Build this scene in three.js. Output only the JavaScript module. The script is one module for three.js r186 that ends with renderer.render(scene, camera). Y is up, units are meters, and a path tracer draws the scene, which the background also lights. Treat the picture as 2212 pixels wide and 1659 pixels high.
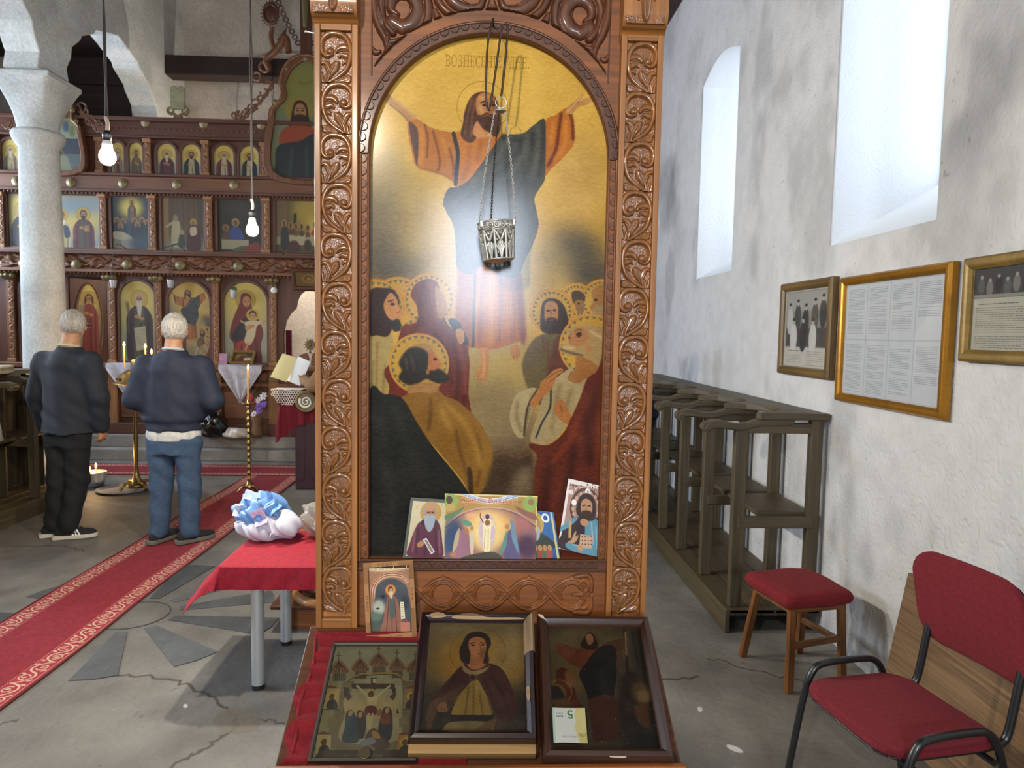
import * as THREE from 'three';
import { RoundedBoxGeometry } from 'three/addons/geometries/RoundedBoxGeometry.js';
import { mergeGeometries, toCreasedNormals } from 'three/addons/utils/BufferGeometryUtils.js';
import { RectAreaLightUniformsLib } from 'three/addons/lights/RectAreaLightUniformsLib.js';

// ---------------------------------------------------------------- camera, light, exposure
const scene = new THREE.Scene();
const camera = new THREE.PerspectiveCamera(57.57, 2212 / 1659, 0.05, 80);
camera.position.set(0, 1.68, 0);
camera.rotation.order = 'YXZ';
camera.rotation.set(-4.2 * Math.PI / 180, -2.4 * Math.PI / 180, 1.0 * Math.PI / 180);
camera.focus = 1.62; camera.userData.fStop = 8.5;
const renderer = new THREE.WebGLRenderer();
renderer.toneMapping = THREE.LinearToneMapping;
renderer.toneMappingExposure = 1.45;
renderer.shadowMap.enabled = true;
RectAreaLightUniformsLib.init();
const SKY = [0.56, 0.64, 0.76];                         // bright overcast sky
scene.background = new THREE.Color().setRGB(...SKY);
// daylight arriving through each window: [x, y, z, width, height, facing (radians about y), strength]
const DAY = [
  [2.57, 3.16, -0.90, 0.86, 1.62, -Math.PI / 2, 1.8],
  [2.57, 3.16, -3.45, 0.86, 1.62, -Math.PI / 2, 1.8],
  [2.57, 3.16, -6.00, 0.86, 1.62, -Math.PI / 2, 1.8],
  [2.57, 3.16, -8.50, 0.86, 1.62, -Math.PI / 2, 1.8],
  [-7.70, 3.10, -8.55, 0.9, 1.7, Math.PI / 2, 38],
  [-7.70, 3.10, -5.70, 0.9, 1.7, Math.PI / 2, 36],
  [-7.70, 3.10, -2.60, 0.9, 1.7, Math.PI / 2, 36],
  [-0.05, 2.30, 4.62, 0.86, 1.5, Math.PI, 38],
  [0.95, 2.70, -11.16, 0.8, 1.3, 0, 20],
];
for (const [x, y, z, w, h, turn, k] of DAY) {
  const l = new THREE.RectAreaLight(new THREE.Color().setRGB(0.8, 0.92, 1.08), k, w, h);
  l.position.set(x, y, z);
  // a RectAreaLight shines along its own -z
  l.rotation.y = turn === 0 ? Math.PI : turn === Math.PI ? 0 : turn === -Math.PI / 2 ? Math.PI / 2 : -Math.PI / 2;
  scene.add(l);
}

// ---------------------------------------------------------------- helpers
let seed = 12345;
const rnd = () => { seed = (seed * 1664525 + 1013904223) >>> 0; return seed / 4294967296; };
const rr = (a, b) => a + (b - a) * rnd();
const clamp = (x, a = 0, b = 1) => Math.min(b, Math.max(a, x));
const lerp = (a, b, t) => a + (b - a) * t;
const sstep = (a, b, x) => { const t = clamp((x - a) / (b - a)); return t * t * (3 - 2 * t); };
const V = (x, y, z) => new THREE.Vector3(x, y, z);
const hash = (x, y) => { let h = (x * 374761393 + y * 668265263) | 0; h = Math.imul(h ^ (h >>> 13), 1274126177); return ((h ^ (h >>> 16)) >>> 0) / 4294967296; };
const mod = (a, n) => ((a % n) + n) % n;
function vnoise(x, y, px = 4096, py = 4096) {
  const ix = Math.floor(x), iy = Math.floor(y), fx = x - ix, fy = y - iy, u = fx * fx * (3 - 2 * fx), v = fy * fy * (3 - 2 * fy);
  const a = hash(mod(ix, px), mod(iy, py)), b = hash(mod(ix + 1, px), mod(iy, py)), c = hash(mod(ix, px), mod(iy + 1, py)), d = hash(mod(ix + 1, px), mod(iy + 1, py));
  return lerp(lerp(a, b, u), lerp(c, d, u), v);
}
function fbm(x, y, px = 4096, py = 4096, o = 4) { let s = 0, a = 0.5, t = 0; for (let i = 0; i < o; i++) { s += a * vnoise(x, y, px, py); t += a; a *= 0.5; x *= 2; y *= 2; px *= 2; py *= 2; } return s / t; }

const used = new Map();
function numbered(n) { const k = used.get(n) ?? 0; used.set(n, k + 1); return k ? n + '_' + String(k).padStart(3, '0') : n; }
function thing(name, label, category, pos = [0, 0, 0], turn = 0, group) {
  const o = new THREE.Group(); o.name = numbered(name); scene.add(o);
  o.position.set(...pos); o.rotation.y = turn; o.userData = { label, category };
  if (group) o.userData.group = group;
  return o;
}
const fixIndex = (g) => { if (!g.index) { const n = g.attributes.position.count; g.setIndex([...Array(n).keys()]); } return g; };
function join(gs) {
  gs = (Array.isArray(gs) ? gs.flat(9) : [gs]).filter(Boolean).map((g) => {
    g = g.clone(); fixIndex(g);
    for (const k of Object.keys(g.attributes)) if (!['position', 'normal', 'uv'].includes(k)) g.deleteAttribute(k);
    if (!g.attributes.normal) g.computeVertexNormals();
    if (!g.attributes.uv) uvm(g);
    g.morphAttributes = {}; g.groups = [];
    return g;
  });
  return gs.length === 1 ? gs[0] : mergeGeometries(gs);
}
function mesh(name, gs, mat, parent, pos, rot) {
  const m = new THREE.Mesh(gs.isBufferGeometry ? gs : join(gs), mat);
  m.name = parent === scene ? numbered(name) : name; m.castShadow = m.receiveShadow = true;
  if (pos) m.position.set(...pos);
  if (rot) m.rotation.set(...rot);
  (parent ?? scene).add(m);
  return m;
}
function solo(name, gs, mat, label, category, group, pos, rot) {
  const m = mesh(name, gs, mat, scene, pos, rot); m.userData = { label, category }; if (group) m.userData.group = group; return m;
}
function struct(name, gs, mat, parent = scene) { const m = mesh(name, gs, mat, parent); if (parent === scene) m.userData.kind = 'structure'; return m; }
// uv in metres by the way a face points; the grain runs along v
function uvm(g, grain = 'y') {
  const p = g.attributes.position, n = g.attributes.normal, uv = new Float32Array(p.count * 2), gi = 'xyz'.indexOf(grain);
  for (let i = 0; i < p.count; i++) {
    const q = [p.getX(i), p.getY(i), p.getZ(i)], m = [Math.abs(n.getX(i)), Math.abs(n.getY(i)), Math.abs(n.getZ(i))];
    const k = m[0] > m[1] && m[0] > m[2] ? 0 : m[1] > m[2] ? 1 : 2;
    const rest = [0, 1, 2].filter((a) => a !== k), along = k === gi ? rest[0] : gi, cross = rest.find((a) => a !== along);
    uv[i * 2] = q[cross] + q[k] * 0.37; uv[i * 2 + 1] = q[along];
  }
  g.setAttribute('uv', new THREE.BufferAttribute(uv, 2)); return g;
}
const mv = (g, x = 0, y = 0, z = 0, rx = 0, ry = 0, rz = 0) => { if (rx) g.rotateX(rx); if (ry) g.rotateY(ry); if (rz) g.rotateZ(rz); return g.translate(x, y, z); };
function box(w, h, d, x = 0, y = 0, z = 0, r = 0.004, grain) {
  const g = r > 0 ? new RoundedBoxGeometry(w, h, d, 1, Math.min(r, w / 2.2, h / 2.2, d / 2.2)) : new THREE.BoxGeometry(w, h, d);
  const gr = grain ?? (w >= h && w >= d ? 'x' : h >= d ? 'y' : 'z');
  uvm(g, gr); const o = g.attributes.uv, s = hash((x * 1000) | 0, ((y + z) * 1000) | 0);
  for (let i = 0; i < o.count; i++) o.setXY(i, o.getX(i) + s * 3, o.getY(i) + s * 7);
  return g.translate(x, y, z);
}
const span = (a, b, r, grain) => box(b[0] - a[0], b[1] - a[1], b[2] - a[2], (a[0] + b[0]) / 2, (a[1] + b[1]) / 2, (a[2] + b[2]) / 2, r, grain);
function bar(a, b, w, d, r = 0.003) {   // a squared bar from a to b
  const A = V(...a), B = V(...b), L = A.distanceTo(B), g = box(w, L, d, 0, 0, 0, r, 'y');
  const dir = B.clone().sub(A).normalize(), q = new THREE.Quaternion().setFromUnitVectors(V(0, 1, 0), dir);
  return g.applyQuaternion(q).translate((a[0] + b[0]) / 2, (a[1] + b[1]) / 2, (a[2] + b[2]) / 2);
}
const lathe = (pts, seg = 24) => new THREE.LatheGeometry(pts.map(([r, y]) => new THREE.Vector2(Math.max(r, 1e-4), y)), seg);
function tube(pts, r, seg = 24, rad = 8, closed = false, tension = 0.5) {
  const c = new THREE.CatmullRomCurve3(pts.map((p) => V(...p)), closed, 'catmullrom', tension);
  const g = new THREE.TubeGeometry(c, seg, 1, rad, closed), p = g.attributes.position, n = g.attributes.normal;
  for (let i = 0; i <= seg; i++) { const R = typeof r === 'function' ? r(i / seg) : r; for (let j = 0; j <= rad; j++) { const k = i * (rad + 1) + j, nx = n.getX(k), ny = n.getY(k), nz = n.getZ(k); p.setXYZ(k, p.getX(k) + nx * (R - 1), p.getY(k) + ny * (R - 1), p.getZ(k) + nz * (R - 1)); } }
  return g;
}
function rod(a, b, ra, rb = ra, seg = 10) {
  const A = V(...a), B = V(...b), g = new THREE.CylinderGeometry(rb, ra, A.distanceTo(B), seg);
  return g.applyQuaternion(new THREE.Quaternion().setFromUnitVectors(V(0, 1, 0), B.clone().sub(A).normalize())).translate((a[0] + b[0]) / 2, (a[1] + b[1]) / 2, (a[2] + b[2]) / 2);
}
const ball = (r, x, y, z, s = 12) => new THREE.SphereGeometry(r, s, Math.max(6, s * 0.7 | 0)).translate(x, y, z);
function spline(pts, closed = false, n = 0) {
  const c = new THREE.CatmullRomCurve3(pts.map((p) => V(p[0], p[1], 0)), closed, 'catmullrom', 0.5);
  return c.getPoints(n || pts.length * 6).map((p) => [p.x, p.y]);
}
const shapeOf = (pts) => new THREE.Shape(pts.map((p) => new THREE.Vector2(p[0], p[1])));
function extr(shape, depth, bevel = 0, seg = 12) {
  const g = new THREE.ExtrudeGeometry(shape, { depth, bevelEnabled: bevel > 0, bevelSize: bevel, bevelThickness: bevel, bevelOffset: -bevel, bevelSegments: 2, curveSegments: seg });
  return g;
}
// a sheet from f(u, v) -> [x, y, z]
function sheet(f, nu, nv, thick = 0) {
  const pos = [], uv = [], idx = [];
  for (let j = 0; j <= nv; j++) for (let i = 0; i <= nu; i++) { pos.push(...f(i / nu, j / nv)); uv.push(i / nu, j / nv); }
  for (let j = 0; j < nv; j++) for (let i = 0; i < nu; i++) { const a = j * (nu + 1) + i, b = a + 1, c = a + nu + 1, d = c + 1; idx.push(a, b, d, a, d, c); }
  const g = new THREE.BufferGeometry();
  g.setAttribute('position', new THREE.Float32BufferAttribute(pos, 3)); g.setAttribute('uv', new THREE.Float32BufferAttribute(uv, 2)); g.setIndex(idx); g.computeVertexNormals();
  if (!thick) return g;
  const n = g.attributes.normal, N = pos.length / 3, back = [], ib = [];
  for (let i = 0; i < N; i++) back.push(pos[i * 3] - n.getX(i) * thick, pos[i * 3 + 1] - n.getY(i) * thick, pos[i * 3 + 2] - n.getZ(i) * thick);
  const P = pos.concat(back), U = uv.concat(uv), I = idx.slice();
  for (let k = 0; k < idx.length; k += 3) I.push(idx[k] + N, idx[k + 2] + N, idx[k + 1] + N);
  const rim = []; for (let i = 0; i <= nu; i++) rim.push(i); for (let j = 1; j <= nv; j++) rim.push(j * (nu + 1) + nu); for (let i = nu - 1; i >= 0; i--) rim.push(nv * (nu + 1) + i); for (let j = nv - 1; j > 0; j--) rim.push(j * (nu + 1));
  for (let k = 0; k < rim.length; k++) { const a = rim[k], b = rim[(k + 1) % rim.length]; I.push(a, a + N, b, b, a + N, b + N); }
  const h = new THREE.BufferGeometry();
  h.setAttribute('position', new THREE.Float32BufferAttribute(P, 3)); h.setAttribute('uv', new THREE.Float32BufferAttribute(U, 2)); h.setIndex(I); h.computeVertexNormals();
  return toCreasedNormals(h, 0.9);
}
// surface of a distance field, by surface nets
function nets(f, lo, hi, cell) {
  const n = [0, 1, 2].map((k) => Math.ceil((hi[k] - lo[k]) / cell) + 1), [nx, ny, nz] = n, val = new Float32Array(nx * ny * nz);
  const B = 5, far = B * cell * 1.45;      // blocks that lie well clear of the surface are filled without looking closer
  for (let K = 0; K < nz; K += B) for (let J = 0; J < ny; J += B) for (let I = 0; I < nx; I += B) {
    const h = (B - 1) / 2, m = f(lo[0] + (I + h) * cell, lo[1] + (J + h) * cell, lo[2] + (K + h) * cell), skip = Math.abs(m) > far;
    for (let k = K; k < Math.min(K + B, nz); k++) for (let j = J; j < Math.min(J + B, ny); j++) for (let i = I; i < Math.min(I + B, nx); i++) val[i + nx * (j + ny * k)] = skip ? m : f(lo[0] + i * cell, lo[1] + j * cell, lo[2] + k * cell);
  }
  const id = new Int32Array(nx * ny * nz).fill(-1), pos = [], idx = [], at = (i, j, k) => i + nx * (j + ny * k);
  const ED = [[0, 1], [2, 3], [4, 5], [6, 7], [0, 2], [1, 3], [4, 6], [5, 7], [0, 4], [1, 5], [2, 6], [3, 7]];
  for (let k = 0; k < nz - 1; k++) for (let j = 0; j < ny - 1; j++) for (let i = 0; i < nx - 1; i++) {
    const c = []; let m = 0;
    for (let q = 0; q < 8; q++) { c[q] = val[at(i + (q & 1), j + ((q >> 1) & 1), k + (q >> 2))]; if (c[q] < 0) m |= 1 << q; }
    if (m === 0 || m === 255) continue;
    let x = 0, y = 0, z = 0, e = 0;
    for (const [a, b] of ED) if ((c[a] < 0) !== (c[b] < 0)) { const t = c[a] / (c[a] - c[b]); x += lerp(a & 1, b & 1, t); y += lerp((a >> 1) & 1, (b >> 1) & 1, t); z += lerp(a >> 2, b >> 2, t); e++; }
    id[at(i, j, k)] = pos.length / 3; pos.push(lo[0] + (i + x / e) * cell, lo[1] + (j + y / e) * cell, lo[2] + (k + z / e) * cell);
  }
  const quad = (a, b, c, d, flip) => { if (a < 0 || b < 0 || c < 0 || d < 0) return; flip ? idx.push(a, c, b, a, d, c) : idx.push(a, b, c, a, c, d); };
  for (let k = 1; k < nz - 1; k++) for (let j = 1; j < ny - 1; j++) for (let i = 1; i < nx - 1; i++) {
    const s = val[at(i, j, k)] < 0;
    if (s !== val[at(i + 1, j, k)] < 0) quad(id[at(i, j - 1, k - 1)], id[at(i, j, k - 1)], id[at(i, j, k)], id[at(i, j - 1, k)], !s);
    if (s !== val[at(i, j + 1, k)] < 0) quad(id[at(i - 1, j, k - 1)], id[at(i - 1, j, k)], id[at(i, j, k)], id[at(i, j, k - 1)], !s);
    if (s !== val[at(i, j, k + 1)] < 0) quad(id[at(i - 1, j - 1, k)], id[at(i, j - 1, k)], id[at(i, j, k)], id[at(i - 1, j, k)], !s);
  }
  const g = new THREE.BufferGeometry(); g.setAttribute('position', new THREE.Float32BufferAttribute(pos, 3)); g.setIndex(idx); g.computeVertexNormals(); return uvm(g);
}
const cone = (x, y, z, a, b, ra, rb) => { const bx = b[0] - a[0], by = b[1] - a[1], bz = b[2] - a[2], px = x - a[0], py = y - a[1], pz = z - a[2], t = clamp((px * bx + py * by + pz * bz) / (bx * bx + by * by + bz * bz + 1e-9)); return Math.hypot(px - bx * t, py - by * t, pz - bz * t) - lerp(ra, rb, t); };
const smin = (a, b, k) => { const h = Math.max(k - Math.abs(a - b), 0) / k; return Math.min(a, b) - h * h * k * 0.25; };
const ell = (x, y, z, c, r) => { const a = (x - c[0]) / r[0], b = (y - c[1]) / r[1], d = (z - c[2]) / r[2], q = Math.hypot(a, b, d); return (q - 1) * Math.min(...r); };
// carved relief: strokes are swept round-backed ribs, cuts are swept grooves; heights in metres above the ground of the panel
function relief(w, h, step, strokes, { ground = 0, noise = 0.0005, mask, grain = 'y' } = {}) {
  const nx = Math.round(w / step), ny = Math.round(h / step), H = new Float32Array((nx + 1) * (ny + 1)).fill(ground), C = new Float32Array(H.length);
  for (let i = 0; i < H.length; i++) H[i] += (rnd() - 0.5) * 2 * noise;
  for (const s of strokes) {
    let pts = [V(...s.p[0])];
    if (s.p.length > 1) { const c = new THREE.CatmullRomCurve3(s.p.map((q) => V(...q)), false, 'catmullrom', 0.5); let len = 0; for (let i = 1; i < s.p.length; i++) len += Math.hypot(s.p[i][0] - s.p[i - 1][0], s.p[i][1] - s.p[i - 1][1]); pts = c.getPoints(Math.max(2, Math.ceil(len / (step * 1.2)))); }
    for (const q of pts) {
      const r = Math.max(q.z, step), i0 = Math.max(0, Math.floor((q.x - r) / w * nx)), i1 = Math.min(nx, Math.ceil((q.x + r) / w * nx)), j0 = Math.max(0, Math.floor((q.y - r) / h * ny)), j1 = Math.min(ny, Math.ceil((q.y + r) / h * ny));
      for (let j = j0; j <= j1; j++) for (let i = i0; i <= i1; i++) {
        const d = ((i / nx * w - q.x) ** 2 + (j / ny * h - q.y) ** 2) / (r * r); if (d >= 1) continue;
        const k = j * (nx + 1) + i, e = Math.pow(1 - d, s.e ?? 0.5);
        if (s.cut) C[k] = Math.max(C[k], s.cut * e); else H[k] = Math.max(H[k], (s.b ?? 0) + s.a * e);
      }
    }
  }
  const f = (u, v) => { const i = Math.round(u * nx), j = Math.round(v * ny), k = j * (nx + 1) + i; let z = H[k] - C[k]; if (mask && !mask(u * w, v * h)) z = -0.012; return [u * w, v * h, z]; };
  const g = sheet(f, nx, ny), U = g.attributes.uv;
  if (mask) { const I = g.index.array, keep = [], ok = (q) => mask((q % (nx + 1)) / nx * w, Math.floor(q / (nx + 1)) / ny * h); for (let q = 0; q < I.length; q += 3) if (ok(I[q]) || ok(I[q + 1]) || ok(I[q + 2])) keep.push(I[q], I[q + 1], I[q + 2]); g.setIndex(keep); }
  for (let i = 0; i < U.count; i++) grain === 'y' ? U.setXY(i, U.getX(i) * w, U.getY(i) * h) : U.setXY(i, U.getY(i) * h, U.getX(i) * w);
  return g;
}

// ---------------------------------------------------------------- textures and materials
function canvas(w, h, draw) { const c = document.createElement('canvas'); c.width = w; c.height = h; draw(c.getContext('2d'), w, h); return c; }
function ctex(c, srgb = true) { const t = new THREE.CanvasTexture(c); if (srgb) t.colorSpace = THREE.SRGBColorSpace; t.wrapS = t.wrapT = THREE.RepeatWrapping; t.anisotropy = 8; return t; }
function dtex(w, h, f, srgb = false) {
  const d = new Uint8Array(w * h * 4);
  for (let y = 0, k = 0; y < h; y++) for (let x = 0; x < w; x++, k += 4) { const v = f(x / w, y / h); if (Array.isArray(v)) { d[k] = clamp(v[0]) * 255; d[k + 1] = clamp(v[1]) * 255; d[k + 2] = clamp(v[2]) * 255; } else d[k] = d[k + 1] = d[k + 2] = clamp(v) * 255; d[k + 3] = 255; }
  const t = new THREE.DataTexture(d, w, h); t.magFilter = THREE.LinearFilter; t.wrapS = t.wrapT = THREE.RepeatWrapping; if (srgb) t.colorSpace = THREE.SRGBColorSpace; t.needsUpdate = true; return t;
}
const rep = (t, x, y) => { const c = t.clone(); c.repeat.set(x, y); c.needsUpdate = true; return c; };
function mat(color, o = {}) {
  const m = new THREE.MeshPhysicalMaterial({ roughness: 0.7, ...o });
  if (Array.isArray(color)) m.color.setRGB(...color); else m.color.set(color);
  m.side = THREE.DoubleSide; return m;
}
const T = {};
T.wood = dtex(256, 1024, (u, v) => {
  const warp = fbm(u * 4, v * 3, 4, 3, 3) * 1.2, r = fbm((u + warp * 0.06) * 28, v * 2, 28, 2, 4), s = fbm(u * 90, v * 8, 90, 8, 2), k = 0.62 + 0.34 * r + 0.14 * (s - 0.5) - 0.2 * Math.pow(vnoise(u * 60, v * 5, 60, 5), 6);
  return [k * 1.0, k * 0.97, k * 0.93];
}, true);
T.woodbump = dtex(256, 512, (u, v) => 0.5 + 0.5 * (fbm(u * 60, v * 4, 60, 4, 3) - 0.5));
T.grit = dtex(256, 256, (u, v) => fbm(u * 64, v * 64, 64, 64, 3));
T.mottle = dtex(512, 512, (u, v) => { const k = 0.89 + 0.24 * (fbm(u * 6, v * 6, 6, 6, 5) - 0.5) + 0.1 * (vnoise(u * 128, v * 128, 128, 128) - 0.5); return [k, k, k]; }, true);
T.lump = dtex(512, 512, (u, v) => 0.6 * fbm(u * 9, v * 9, 9, 9, 5) + 0.4 * vnoise(u * 70, v * 70, 70, 70));
T.cloth = dtex(256, 256, (u, v) => { const k = 0.84 + 0.22 * (fbm(u * 10, v * 10, 10, 10, 3) - 0.5) + 0.18 * (vnoise(u * 128, v * 128, 128, 128) - 0.5); return [k, k, k]; }, true);
T.weave = dtex(256, 256, (u, v) => { const a = Math.sin(u * Math.PI * 2 * 32), b = Math.sin(v * Math.PI * 2 * 32); return 0.5 + 0.2 * (a * (b > 0 ? 1 : 0.3) + b * (a > 0 ? 0.3 : 1)) + 0.35 * (fbm(u * 24, v * 24, 24, 24, 3) - 0.5); });
const wood = (c, o = {}) => mat(c, { map: rep(T.wood, 3, 0.9), bumpMap: rep(T.woodbump, 3, 0.9), bumpScale: 0.0004, roughness: 0.42, ...o });
const velvet = (c, o = {}) => mat(c, { map: rep(T.cloth, 9, 9), bumpMap: rep(T.grit, 6, 6), bumpScale: 0.0006, roughness: 0.95, sheen: 0.6, sheenRoughness: 0.5, sheenColor: new THREE.Color(c).multiplyScalar(1.4), ...o });
const MW = {
  honey: wood('#bb7a34', { roughness: 0.55, clearcoat: 0.25, clearcoatRoughness: 0.2 }),
  carved: wood('#a6692b', { roughness: 0.55, clearcoat: 0.9, clearcoatRoughness: 0.1 }),
  amber: wood('#9a591f', { roughness: 0.6, clearcoat: 0.2, clearcoatRoughness: 0.15 }),
  dark: wood('#6a3812', { roughness: 0.6, clearcoat: 0.28, clearcoatRoughness: 0.13 }),
  ico: wood('#84573a', { roughness: 0.45 }), icoLight: wood('#a8784a', { roughness: 0.45 }), icoDark: wood('#684030', { roughness: 0.45 }),
  stall: wood('#62573f', { roughness: 0.5 }), ply: wood('#8f7252', { roughness: 0.8 }), stool: wood('#8a5a2c', { roughness: 0.4 }),
};
const gilt = mat('#80704a', { metalness: 0.15, roughness: 0.45, map: rep(T.mottle, 6, 6) });
const brass = mat('#9c8454', { metalness: 1, roughness: 0.34 });
const silver = mat('#cfcac0', { metalness: 0.75, roughness: 0.45, map: rep(T.mottle, 20, 20) });
const steel = mat('#c9cbcc', { metalness: 0.7, roughness: 0.28 });
const iron = mat('#3b2f27', { metalness: 0.7, roughness: 0.5 });
const blackm = mat('#17181a', { roughness: 0.35, clearcoat: 0.3 });
const glass = mat('#ffffff', { transmission: 1, roughness: 0.02, ior: 1.5, thickness: 0 });
const white = mat('#d9d7d2', { roughness: 0.9 });
const wax = mat('#d9a860', { roughness: 0.5, transmission: 0.15 });
// ---------------------------------------------------------------- the building
const RX = 1.95, LX = -7.1, EZ = -10.5, WZ = 4.2, ICZ = -9.2;
const wallMap = dtex(1024, 512, (u, v) => {       // lime wash with grey smudges, 12 m by 5 m
  const a = fbm(u * 14, v * 6, 14, 6, 5), b = fbm(u * 36 + 3, v * 9 + 7, 36, 9, 4), c = fbm(u * 150, v * 60, 150, 60, 2);
  let k = 0.74 - 0.12 * sstep(0.46, 0.72, a) * sstep(0.34, 0.6, fbm(u * 5 + 1, v * 3 + 2, 5, 3, 2)) - 0.09 * sstep(0.5, 0.75, b) + 0.05 * (c - 0.5);
  if (vnoise(u * 520, v * 230, 520, 230) > 0.965) k -= 0.1;
  return [k * 0.995, k * 0.995, k];
}, true);
const plaster = mat('#ffffff', { map: rep(wallMap, 1 / 12, 1 / 5), bumpMap: rep(T.lump, 1.1, 1.1), bumpScale: 0.008, roughness: 0.92 });
const lime = mat('#d8dad6', { map: rep(T.mottle, 0.5, 0.5), bumpMap: rep(T.lump, 0.8, 0.8), bumpScale: 0.006, roughness: 0.92 });
const limewash = mat('#d6dade', { bumpMap: rep(T.lump, 1.2, 1.2), bumpScale: 0.006, roughness: 0.92 });
const grey = mat('#b9b4ae', { map: rep(T.mottle, 0.35, 0.35), bumpMap: rep(T.lump, 0.6, 0.6), bumpScale: 0.01, roughness: 0.92 });
const ceilM = wood('#3d2a28', { roughness: 0.7 });
const beamM = wood('#3a2624', { roughness: 0.75 });

// window openings of a wall that runs along s, sill b, spring t, rise r
function opening(s0, s1, b, t, r) {
  const h = new THREE.Path(), n = 10; h.moveTo(s0, b); h.lineTo(s1, b); h.lineTo(s1, t);
  for (let i = 1; i < n; i++) { const a = i / n; h.lineTo(lerp(s1, s0, a), t + r * Math.sin(a * Math.PI)); }
  h.lineTo(s0, t); h.lineTo(s0, b); return h;
}
function wallShape(s0, s1, y0, y1, holes) { const s = shapeOf([[s0, y0], [s1, y0], [s1, y1], [s0, y1]]); s.holes = holes.map((h) => opening(...h)); return s; }
const uvG = (g, grain = 'y') => uvm(g, grain);
const fine = 0.75;
const rightHoles = [-0.45, -2.99, -5.5, -8.02].map((z) => [-z, -z + 0.94, 2.2, 3.92, 0.12]);
struct('wall_right', uvG(extr(wallShape(-WZ - 0.5, -EZ + 0.5, -0.2, 7.2, rightHoles), fine).rotateY(Math.PI / 2).translate(RX, 0, 0)), plaster);
const leftHoles = [-2.15, -5.25, -8.1].map((z) => [-z, -z + 0.9, 2.2, 3.9, 0.12]);
struct('wall_left', uvG(extr(wallShape(-WZ - 0.5, -EZ + 0.5, -0.2, 7.2, leftHoles), fine).rotateY(Math.PI / 2).translate(LX - fine, 0, 0)), lime);
struct('wall_front', uvG(extr(wallShape(LX, RX + fine, -0.2, 7.2, [[0.5, 1.4, 2.0, 3.3, 0.12]]), 0.7).translate(0, 0, EZ - 0.7)), mat('#cfc6bb', { map: rep(T.mottle, 0.4, 0.4), bumpMap: rep(T.lump, 0.7, 0.7), bumpScale: 0.006, roughness: 0.92 }));
struct('wall_back', uvG(extr(wallShape(LX, RX + fine, -0.2, 7.2, [[-0.5, 0.4, 1.5, 3.1, 0.12]]), 0.5).translate(0, 0, WZ)), lime);
// glazed windows with a plain casement and a sloping sill in the thickness of the wall
let winN = 0;
function windowAt(place, w, b, t, inward) {       // place(u, y, d): u along the wall, d from the inner face outwards
  const o = new THREE.Group(); o.name = 'window_' + (++winN); o.userData.kind = 'structure'; scene.add(o);
  const box3 = (u0, u1, y0, y1, d0, d1) => { const a = place(u0, y0, d0), c = place(u1, y1, d1); return span([Math.min(a[0], c[0]), y0, Math.min(a[2], c[2])], [Math.max(a[0], c[0]), y1, Math.max(a[2], c[2])], 0.004); };
  const D = inward;
  mesh('frame', [box3(0, w, b + 0.36, b + 0.43, D, D + 0.06), box3(0, w, t, t + 0.14, D, D + 0.06), box3(0, 0.06, b + 0.36, t + 0.1, D, D + 0.06), box3(w - 0.06, w, b + 0.36, t + 0.1, D, D + 0.06), box3(w / 2 - 0.025, w / 2 + 0.025, b + 0.36, t + 0.1, D, D + 0.06), box3(0, w, (b + t) / 2 + 0.3, (b + t) / 2 + 0.35, D, D + 0.06)], white, o);
  mesh('reveal', box3(-0.001, 0.012, b, t + 0.01, 0.006, D), limewash, o); mesh('reveal', box3(w - 0.012, w + 0.001, b, t + 0.01, 0.006, D), limewash, o);
  mesh('reveal_head', sheet((u, v) => place(u * w, t - 0.006 + 0.12 * Math.sin(u * Math.PI), lerp(0.006, D, v)), 12, 3, 0.008), limewash, o);
  mesh('pane', box3(0.02, w - 0.02, b + 0.38, t + 0.1, D + 0.03, D + 0.032), glass, o);
  const p = [place(0, b - 0.02, 0.002), place(w, b - 0.02, 0.002), place(0, b, 0.002), place(w, b, 0.002), place(0, b + 0.42, D + 0.05), place(w, b + 0.42, D + 0.05), place(0, b - 0.02, D + 0.05), place(w, b - 0.02, D + 0.05)];
  const g = new THREE.BufferGeometry(); g.setAttribute('position', new THREE.Float32BufferAttribute(p.flat(), 3)); g.setIndex([2, 3, 4, 3, 5, 4, 0, 2, 4, 0, 4, 6, 1, 5, 3, 1, 7, 5, 0, 1, 2, 1, 3, 2]);
  const f = g.toNonIndexed(); f.computeVertexNormals(); mesh('sill', uvm(f), limewash, o);
}
for (const h of rightHoles) windowAt((u, y, d) => [RX + d, y, -h[0] - u], 0.94, h[2], h[3], 0.66);
for (const h of leftHoles) windowAt((u, y, d) => [LX - d, y, -h[0] - u], 0.9, h[2], h[3], 0.66);
windowAt((u, y, d) => [-0.5 + u, y, WZ + d], 0.9, 1.5, 3.1, 0.46);
windowAt((u, y, d) => [0.5 + u, y, EZ - d], 0.9, 2.0, 3.3, 0.62);

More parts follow.
